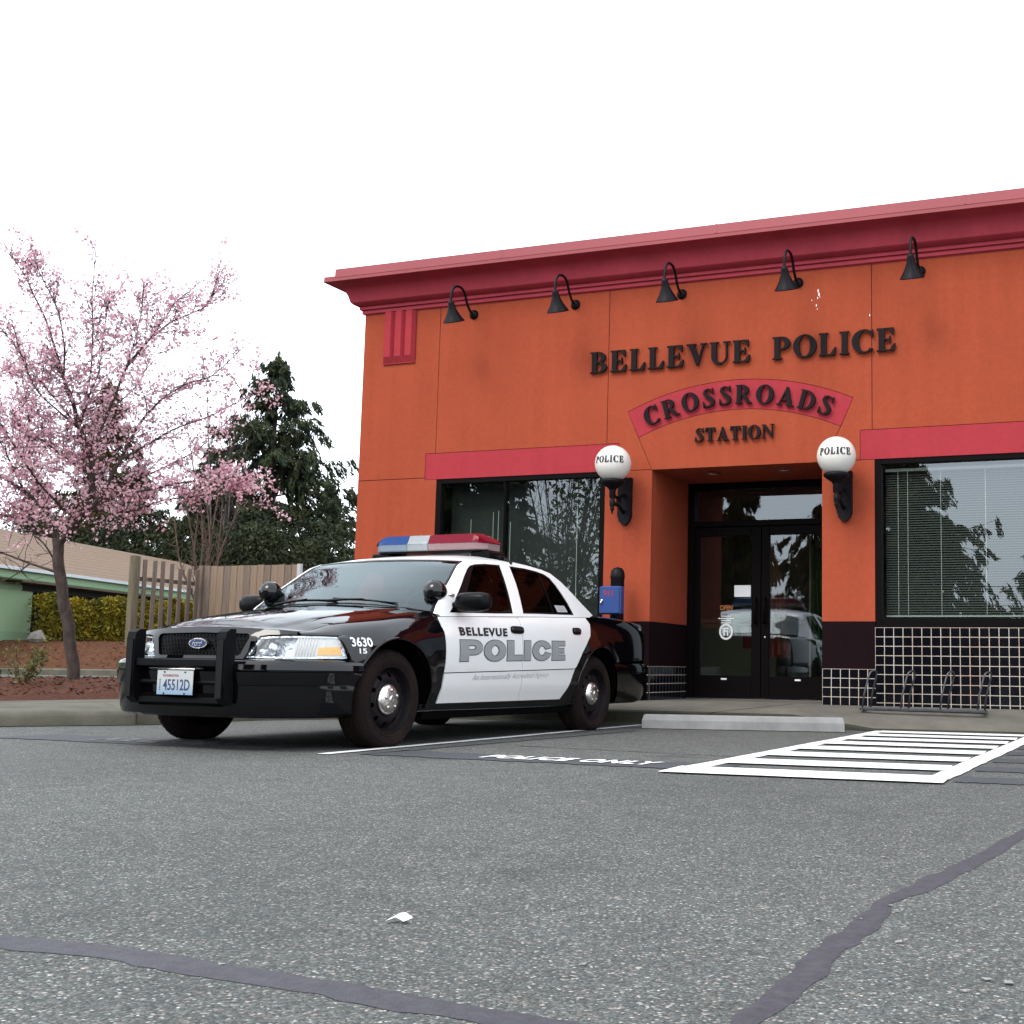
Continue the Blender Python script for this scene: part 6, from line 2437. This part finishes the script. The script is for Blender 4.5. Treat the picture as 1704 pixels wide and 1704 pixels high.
def hedge(name, label, p0, p1, depth, z0, z1, n, size):
    t = thing(name, label, 'hedge', (*((np.array(p0) + p1) / 2), z0))
    p0, p1 = np.array(p0, float), np.array(p1, float)
    d = p1 - p0
    nn_ = np.array([-d[1], d[0]]) / np.linalg.norm(d)
    a, b, c = RNG.random(n), RNG.uniform(-1, 1, n), RNG.random(n) ** .8
    # concentrate the leaves towards the surface
    m_ = RNG.random(n)
    b = np.where(m_ < .6, -np.sqrt(RNG.random(n)) * .5 - .5, b)
    lump = .18 * np.sin(a * 23 + 1) + .12 * np.sin(a * 51) + .08 * np.sin(c * 11 + a * 70)
    xy_ = p0 + d * a[:, None] + nn_ * ((b * depth / 2) * (1 + lump * .5))[:, None]
    z = z0 + (z1 - z0) * c * (1 + lump * .25)
    C_ = np.stack([xy_[:, 0] - t.location.x, xy_[:, 1] - t.location.y, z - z0], 1)
    quads('foliage', leaf_quads(C_, size, .55), 'hedge_leaf', t)
    mb_ = MB()
    for k in range(30):
        q = p0 + d * (k + .5) / 30 + nn_ * random.uniform(-.2, .2)
        mb_.tube([(q[0] - t.location.x, q[1] - t.location.y, -.1), (q[0] - t.location.x + random.uniform(-.2, .2), q[1] - t.location.y, (z1 - z0) * .8)], [.02, .006], 5)
    mb_.done('stem', 'bark_dark', t)
    return t


hedge('hedge', 'yellow green clipped hedge in front of the dark porch', (-25.3, 9.9), (-22.6, 15.2), 1.1, .90, 2.03, 16000, .10)
hedge('hedge', 'green hedge seen through the gaps of the slat fence', (-22.5, 11.0), (-22.2, 14.6), .8, .92, 1.98, 5000, .13)


def branch_curve(pts, n):
    A = np.array(pts, float)
    t_ = np.linspace(0, len(A) - 1, n)
    X_ = np.stack([np.interp(t_, range(len(A)), A[:, k]) for k in range(3)], 1)
    for _ in range(3):
        X_[1:-1] = (X_[:-2] + 2 * X_[1:-1] + X_[2:]) / 4
    return X_


# cherry tree ----------------------------------------------------------
TB = (-12.65, -.75, .24)
CH = thing('cherry_tree', 'pink blossoming cherry tree on the mulch island', 'tree', TB)
BR = {
    'left': ([(-0.15, -0.28, 1.72), (-0.25, -0.38, 2.14), (-0.52, -0.52, 2.4), (-0.79, -0.64, 2.56), (-1.06, -0.76, 2.68), (-1.5, -.9, 2.9)], .055),
    'lead': ([(-0.15, -0.28, 1.72), (0.09, -0.23, 2.01), (0.28, -0.2, 2.35), (0.28, -0.27, 2.87), (0.15, -0.36, 3.15), (0.08, -0.43, 3.51), (-0.01, -0.5, 3.76), (-0.09, -0.57, 4.09), (-0.2, -0.67, 4.51), (-0.33, -0.76, 4.8), (-0.45, -0.84, 5.09), (-0.59, -0.92, 5.28)], .085),
    'top': ([(-0.01, -0.5, 3.76), (0.01, -0.54, 4.14), (-0.04, -0.62, 4.6), (-0.19, -0.72, 4.93), (-0.28, -0.78, 5.13), (-0.29, -0.82, 5.35)], .022),
    'cen': ([(0.15, -0.36, 3.15), (0.22, -0.37, 3.46), (0.31, -0.39, 3.89), (0.35, -0.45, 4.43), (0.34, -0.49, 4.73), (0.41, -0.55, 5.35)], .026),
    'cen2': ([(0.22, -0.37, 3.46), (0.4, -0.35, 3.83), (0.46, -0.39, 4.27), (0.53, -0.41, 4.68), (0.55, -0.43, 4.86)], .016),
    'rA': ([(0.09, -0.23, 2.01), (0.35, -0.16, 2.28), (0.61, -0.13, 2.78), (0.85, -0.1, 3.24), (1.12, -0.04, 3.54), (1.4, 0.05, 3.73), (1.7, 0.15, 3.81), (2.01, 0.23, 4.11)], .055),
    'rB': ([(0.61, -0.13, 2.78), (0.96, -0.02, 2.99), (1.23, 0.05, 3.16), (1.67, 0.2, 3.33), (2.02, 0.31, 3.52), (2.31, 0.4, 3.73)], .030),
    'rC': ([(0.28, -0.27, 2.87), (0.53, -0.25, 3.46), (0.72, -0.24, 3.94), (0.99, -0.18, 4.26), (1.25, -0.11, 4.49), (1.65, 0.02, 4.66), (1.73, 0.03, 4.81), (1.8, 0.03, 5.02)], .034),
    'rC2': ([(0.72, -0.24, 3.94), (0.83, -0.24, 4.26), (0.92, -0.26, 4.61), (0.95, -0.29, 4.94)], .014),
    'rC3': ([(0.99, -0.18, 4.26), (1.19, -0.14, 4.54), (1.31, -0.12, 4.73), (1.45, -0.08, 4.85)], .014),
    'rD': ([(0.35, -0.16, 2.28), (0.81, -0.01, 2.39), (1.3, 0.17, 2.51), (1.78, 0.35, 2.56), (2.06, 0.45, 2.6), (2.3, 0.58, 2.31)], .035),
    'rE': ([(0.28, -0.18, 2.16), (0.69, -0.01, 2.13), (1.08, 0.11, 2.29), (1.5, 0.27, 2.35), (1.92, 0.42, 2.43), (2.27, 0.53, 2.56)], .03),
    'lu': ([(-0.25, -0.38, 2.14), (-0.37, -0.47, 2.49), (-0.45, -0.54, 2.82), (-0.42, -0.59, 3.23), (-0.48, -0.67, 3.67), (-0.48, -0.71, 3.96)], .03),
    'lm': ([(0.15, -0.36, 3.15), (-0.06, -0.48, 3.45), (-0.33, -0.63, 3.78), (-0.53, -0.74, 4.11), (-0.76, -0.88, 4.44)], .022),
    'll': ([(-0.52, -0.52, 2.4), (-0.71, -0.65, 2.85), (-0.9, -0.78, 3.29), (-1.03, -0.88, 3.66)], .024),
    'll2': ([(-0.25, -0.38, 2.14), (-0.6, -0.5, 2.04), (-0.94, -0.64, 2.11), (-1.4, -.8, 2.2)], .02),
    'cl': ([(0.27, -0.23, 2.57), (-0.02, -0.37, 2.79), (-0.29, -0.51, 3.01), (-0.63, -0.67, 3.22)], .02),
    'bk1': ([(0.28, -0.2, 2.35), (.5, .5, 2.7), (.7, 1.1, 3.1), (.85, 1.5, 3.6)], .03),
    'bk2': ([(0.15, -0.36, 3.15), (-.1, .3, 3.5), (-.2, .9, 4.0), (-.3, 1.2, 4.5)], .024),
    'fr1': ([(0.09, -0.23, 2.01), (.2, -.9, 2.35), (.35, -1.5, 2.8), (.4, -1.9, 3.2)], .03),
    'fr2': ([(0.15, -0.36, 3.15), (.1, -1.0, 3.5), (.2, -1.4, 4.0)], .022),
}
BARE = {'lowtwig': ([(-0.15, -0.24, 1.38), (-0.47, -0.38, 1.49), (-0.75, -0.5, 1.6), (-1.02, -0.62, 1.7), (-1.5, -.8, 1.75)], .018),
        'lowtwig2': ([(-.15, -.24, 1.45), (-.35, -.3, 1.75), (-.62, -.42, 1.95)], .014),
        'lowtwig3': ([(-.47, -.38, 1.49), (-.6, -.45, 1.35), (-.85, -.55, 1.2)], .010)}
wood = MB()
tr = branch_curve([(0.0, 0.0, -.15), (0.0, 0.0, 0.0), (-0.02, -0.04, 0.28), (-0.05, -0.1, 0.65), (-0.09, -0.17, 1.01), (-0.14, -0.23, 1.38), (-0.15, -0.28, 1.72), (-.14, -.28, 1.8)], 30)
trk = MB().tube([tuple(p) for p in tr], list(np.interp(np.linspace(0, 1, 30), [0, .12, .5, .8, 1], [.095, .076, .068, .064, .062])), 14)
o = trk.done('trunk', 'bark_grey', CH, True)
for v in o.data.vertices:
    v.co += Vector((math.sin(v.co.z * 19 + v.co.x * 60), math.cos(v.co.z * 23 + v.co.y * 60), 0)) * .006
spots, sdir_ = [], []


def grow(p, d, length, r_, level, bloom):
    """a wandering twig that forks; collects blossom spots"""
    n_ = max(3, int(length / .07))
    pts = [np.array(p)]
    d = d / np.linalg.norm(d)
    for i in range(n_):
        d = d + RNG.normal(size=3) * .16 + np.array([0, 0, .05])
        d /= np.linalg.norm(d)
        pts.append(pts[-1] + d * length / n_)
    wood.tube([tuple(q) for q in pts], list(np.linspace(r_, max(.0025, r_ * .35), len(pts))), 5, False)
    if bloom:
        for q in pts[1:]:
            k = RNG.poisson(bloom)
            for _ in range(k):
                spots.append(q + RNG.normal(size=3) * .034)
    if level > 0:
        for i in range(1, len(pts) - 1):
            if RNG.random() < .62:
                e = d + RNG.normal(size=3) * .8
                e[2] += .25
                grow(pts[i], e, length * RNG.uniform(.35, .7), r_ * .55, level - 1, bloom)


for nm_, (pts, r_) in BR.items():
    X_ = branch_curve(pts, 6 * len(pts))
    rs = .005 + (r_ * .58 - .005) * (1 - np.linspace(0, 1, len(X_))) ** 1.5
    wood.tube([tuple(p) for p in X_], list(rs), 8)
    L_ = len(X_)
    low = nm_ in ('rD', 'rE', 'cl', 'bk1', 'fr1', 'll2', 'lu')
    for i in range(2 if nm_ != 'lead' else 6, L_):
        f_ = i / L_
        if rs[i] < .022:
            for _ in range(RNG.poisson(4 if low else 2.4)):
                spots.append(X_[i] + RNG.normal(size=3) * .035)
        for _rep in range(2 if RNG.random() < (.75 if low else .45) else 1):
          if RNG.random() < (.85 if low else .7) and not (nm_ == 'lead' and f_ < .2):
              dirn = X_[min(i + 1, L_ - 1)] - X_[i - 1]
              dirn = dirn / np.linalg.norm(dirn)
              e = dirn * .6 + RNG.normal(size=3) * .75
              e[2] += .0 if nm_ in ('rD', 'rE') else .15
              grow(X_[i], e, (.62 if nm_ in ('rD', 'rE') else 1) * RNG.uniform(.25, .62) * (1.1 if low else 1.0) * (1.15 - .5 * f_), max(.005, rs[i] * .35), 1, 2.9 if low else 2.1)
for nm_, (pts, r_) in BARE.items():
    X_ = branch_curve(pts, 5 * len(pts))
    wood.tube([tuple(p) for p in X_], list(np.linspace(r_, .004, len(X_))), 6)
    for i in range(3, len(X_)):
        if RNG.random() < .6:
            grow(X_[i], RNG.normal(size=3) + np.array([-.5, 0, .3]), RNG.uniform(.15, .4), .005, 1, 0.0)
wood.done('branches', 'bark_grey', CH, True)
C = np.array(spots)
if len(C) > 90000:
    C = C[RNG.permutation(len(C))[:90000]]
print('blossoms', len(C))
quads('blossom', leaf_quads(C, .038, .95, None, .5), 'blossom', CH, kind='stuff')

# young shrub on the island
t = thing('shrub', 'thin young shrub with sparse leaves beside the cherry tree', 'shrub', (-12.3, -1.85, .24))
mb = MB()
Cs = []
for k in range(11):
    a = RNG.uniform(0, 6.28)
    tip = np.array([math.cos(a) * .34 * RNG.uniform(.3, 1), math.sin(a) * .34 * RNG.uniform(.3, 1), RNG.uniform(.28, .56)])
    X_ = branch_curve([(0, 0, -.03), tuple(tip * .45 + RNG.normal(size=3) * .02), tuple(tip)], 9)
    mb.tube([tuple(p) for p in X_], list(np.linspace(.009, .003, 9)), 5)
    for q in X_[3:]:
        for _ in range(RNG.poisson(6)):
            Cs.append(q + RNG.normal(size=3) * .05)
mb.done('stems', 'twig_brown', t)
quads('foliage', leaf_quads(np.array(Cs), .055, .5), 'shrub_leaf', t)

# conifers --------------------------------------------------------------


def conifer_mesh(name, H, R, nb, seed, m, gap=.0, size=.34, per=52, z_start=.06):
    """Trunk, drooping limbs and the needle sprays that hang from their side twigs."""
    rg = np.random.default_rng(seed)
    Cc, Ax = [], []
    W = MB()
    W.tube([(0, 0, -.3), (0, 0, H * .5), (.02 * H * rg.normal() * .2, 0, H * .99)], [R * .05 + .06, R * .03 + .03, .012], 8)
    for k in range(nb):
        f = z_start + (1 - z_start) * ((k + rg.random() * 2.5) / (nb + 2.5))
        z = H * f
        az = k * 2.399 + rg.normal() * .5
        L_ = R * (1 - f) ** .66 * rg.uniform(.50, 1.18) + .10
        if rg.random() < gap:
            L_ *= .5
        n_ = 8
        rise = rg.uniform(.05, .32) * (1 if f > .3 else .6)
        drop = rg.uniform(.25, .55)
        pts = []
        for i in range(n_ + 1):
            t_ = i / n_
            pts.append(np.array([math.cos(az) * L_ * t_, math.sin(az) * L_ * t_, z + L_ * (rise * t_ - drop * t_ * t_ + .20 * t_ ** 4)]))
        W.tube([tuple(p) for p in pts], list(np.linspace(.014 + .010 * L_, .005, n_ + 1)), 4, False)
        side = np.array([-math.sin(az), math.cos(az), 0])
        outw = np.array([math.cos(az), math.sin(az), 0])
        ns = int(10 + 16 * L_ / R)
        for q in range(ns):                      # side twigs
            t_ = rg.uniform(.10, 1.0) ** .85
            base = np.array([np.interp(t_ * n_, range(n_ + 1), [p[j] for p in pts]) for j in range(3)])
            sg = rg.choice((-1, 1))
            tl = L_ * (.30 * (1.08 - t_) + .10) * rg.uniform(.5, 1.2) + .10
            d = side * sg * rg.uniform(.5, 1) + outw * rg.uniform(.3, 1.0) + np.array([0, 0, -rg.uniform(.2, .9)])
            d /= np.linalg.norm(d)
            m_ = max(3, int(per / 26 * (tl / .5 + .5)))
            s_ = rg.random(m_)
            c_ = base + d * (s_ * tl)[:, None] + rg.normal(size=(m_, 3)) * .045
            c_[:, 2] -= s_ ** 2 * tl * .3 + rg.uniform(0, .14, m_)
            a_ = d * .8 + rg.normal(size=(m_, 3)) * .38 + np.array([0, 0, -.45])
            Cc.append(c_)
            Ax.append(a_)
    m_ = 40
    Cc.append(np.stack([rg.normal(size=m_) * .05, rg.normal(size=m_) * .05, H * rg.uniform(.93, 1.01, m_)], 1))
    Ax.append(np.stack([rg.normal(size=m_) * .5, rg.normal(size=m_) * .5, np.ones(m_)], 1))
    global RNG
    old = RNG
    RNG = rg
    Q = leaf_quads(np.concatenate(Cc), size, .26, np.concatenate(Ax), .5)
    RNG = old
    return W, Q


CONI = {}
BG = 1.3


def bg(x, y, z, H):
    """push the far trees back beyond the house, keeping their apparent height"""
    return CAM.x + (x - CAM.x) * BG, CAM.y + (y - CAM.y) * BG, z, (H + z - CAM.z) * BG + CAM.z - z




def conifer(kind, label, x, y, z, H, R, rz, group=None, m='needles', **kw):
    key = kind
    if y > 0:
        x, y, z, H = bg(x, y, z, H)
        R *= BG
    t = thing('conifer', label, 'tree', (x, y, z), rz, group)
    if key not in CONI:
        W, Q = conifer_mesh(kind, H, R, m=m, **kw)
        a = W.done('trunk', 'bark_dark', t)
        b = quads('crown', Q, m, t)
        CONI[key] = (a.data, b.data, H, R)
    else:
        d0, d1, H0, R0 = CONI[key]
        for nm_, dd in (('trunk', d0), ('crown', d1)):
            o_ = bpy.data.objects.new(nm_, dd)
            link(o_, t)
            o_.scale = (R / R0, R / R0, H / H0)
    return t


conifer('big', 'tall dark conifer with drooping boughs beside the orange wall', -29.5, 23.3,   .9, 10.6, 4.5, .4, nb=150, seed=11, gap=.2, size=.30, per=380)
conifer('brown', 'brownish conifer behind the cherry blossom', -37.4, 23.4, .9, 10.2, 3.1, 0, m='needles_brown', nb=120, seed=5, size=.32, per=240)
conifer('big', 'small dark conifer between cherry tree and bare tree', -36.0, 27.5, .9, 8.4, 2.7, 2.1)
conifer('big', 'dark conifer far left behind the green house roof', -45.5, 23.5, .9, 6.4, 3.4, 4.0)
conifer('big', 'dark conifer behind the shingle roof, left of the brownish one', -42.0, 24.6, .9, 6.9, 2.6, 3.0)
conifer('big', 'low bushy conifer right of the brownish one', -34.8, 22.5, .9, 6.8, 2.9, 5.0)
conifer('big', 'low conifer behind the board fence end', -31.5, 22.0, .9, 5.9, 2.7, 1.2)
conifer('big', 'low conifer against the orange wall corner', -26.9, 23.2, .9, 5.9, 2.6, 3.7)
conifer('big', 'dark conifer seen in the gap left of the tallest one', -33.5, 27.0, .9, 6.2, 3.0, .9)


def bush(name, label, x, y, z, rx, ry, rz_, n, size, m):
    if y > 0:
        x, y, z, rz_ = bg(x, y, z, rz_)
        rx, ry = rx * BG, ry * BG
    t = thing(name, label, 'bush', (x, y, z))
    d = rand_unit(n)
    d[:, 2] = np.abs(d[:, 2])
    r_ = RNG.uniform(.55, 1.0, n) * (1 + .18 * np.sin(d[:, 0] * 7 + d[:, 2] * 5) + .12 * np.sin(d[:, 1] * 11))
    C_ = d * r_[:, None] * np.array([rx, ry, rz_])
    quads('foliage', leaf_quads(C_, size, .5), m, t)
    mb_ = MB()
    for k in range(6):
        a = RNG.uniform(0, 6.28)
        mb_.tube([(0, 0, -.2), (math.cos(a) * rx * .5, math.sin(a) * ry * .5, rz_ * .7)], [.05, .015], 5)
    mb_.done('stem', 'bark_dark', t)
    return t


bush('bush', 'dark green thicket behind the brown roof, left', -40.5, 21.0, .9, 4.5, 2.2, 4.4, 20000, .20, 'dark_leaf')
bush('bush', 'dark green thicket behind the roof and slat fence', -34.8, 20.3, .9, 3.6, 2.0, 4.7, 20000, .20, 'dark_leaf')
bush('bush', 'dark green thicket behind the close-boarded fence', -29.6, 20.6, .9, 3.4, 2.0, 4.3, 20000, .20, 'dark_leaf')
bush('bush', 'dark green thicket at the foot of the orange wall', -26.0, 21.0, .9, 2.8, 2.0, 4.2, 18000, .20, 'dark_leaf')


def bare_tree(name, label, x, y, z, H, spread, m, stems, seed, r0=.06):
    global RNG
    old = RNG
    RNG = np.random.default_rng(seed)
    t = thing(name, label, 'tree', (x, y, z))
    T_ = MB()
    mb_ = MB()
    for k in range(stems):
        a = RNG.uniform(0, 6.28)
        tip = np.array([math.cos(a) * spread * RNG.uniform(.15, 1), math.sin(a) * spread * RNG.uniform(.15, 1), H * RNG.uniform(.75, 1)])
        X_ = branch_curve([(0, 0, -.2), tuple(tip * [.2, .2, .3] + RNG.normal(size=3) * .06), tuple(tip * [.6, .6, .65] + RNG.normal(size=3) * .12), tuple(tip)], 20)
        T_.tube([tuple(p) for p in X_], list(np.linspace(r0, .010, 20)), 6)
        for i in range(6, 20):
            for _ in range(3):
                d_ = (X_[i] - X_[i - 1])
                d_ = d_ / np.linalg.norm(d_) * .9 + RNG.normal(size=3) * .35
                L_ = RNG.uniform(.08, .22) * H * (1.1 - i / 22)
                p = X_[i]
                pts = [tuple(p)]
                for q in range(4):
                    d_ = d_ + RNG.normal(size=3) * .12 + np.array([0, 0, .08])
                    p = p + d_ / np.linalg.norm(d_) * L_ / 4
                    pts.append(tuple(p))
                mb_.tube(pts, [q * r0 / .05 for q in (.014, .011, .009, .007, .005)], 3, False)
    T_.done('trunk', m, t, True)
    mb_.done('twigs', m, t, kind='stuff')
    RNG = old
    return t


bare_tree('bare_tree', 'pale leafless tree with fine upright twigs left of the tall conifer', -39.6, 32.6, .9, 12.2, 2.6, 'twig_pale', 10, 3, .075)
bare_tree('bare_tree', 'brown leafless shrubby tree rising behind the fence', -25.3, 15.6, .9, 4.6, 1.3, 'twig_brown', 9, 8, .045)

# ------------------------------------------------------------------ across the lot, behind the camera: seen in the window glass
conifer('dense', 'tall conifer across the lot mirrored in the right window', -10.2, -33.5, 0, 10.6, 6.3, 0.0, m='needles_brown', nb=170, seed=21, size=.30, per=640, z_start=.03)
conifer('dense_green', 'conifer across the lot mirrored at the right edge of the right window', -2.2, -34.0, 0, 12.0, 3.0, 2.0, nb=150, seed=31, size=.30, per=560, z_start=.03)
conifer('dense', 'conifer across the lot mirrored in the door transom', -16.2, -33.5, 0, 8.6, 2.9, 1.1)
conifer('dense_green', 'tall conifer across the lot mirrored in the left window', -27.5, -33.5, 0, 13.0, 4.6, 4.2)
conifer('dense_green', 'broad conifer across the lot mirrored in the right door', -12.0, -35.5, 0, 8.4, 3.0, 2.9)
bare_tree('bare_tree', 'leafless tree across the lot mirrored in the left window', -20.6, -29, 0, 10.5, 4.2, 'bark_dark', 20, 14, .05)
bush('bush', 'pale budding tree across the lot mirrored in the left window', -22.0, -37, 2.0, 5.0, 3.0, 8.5, 5200, .30, 'shrub_leaf')
t = thing('shop_building', 'long low grey building across the lot mirrored in the doors', 'building', (-20, -42, 0))
MB().bbox((-30, -4, 0), (10, 4, 2.9), .05).done('wall', 'rock', t)
MB().bbox((-30.4, -4.4, 2.9), (10.4, 4.4, 3.5), .05).done('roof', 'dark_void', t)
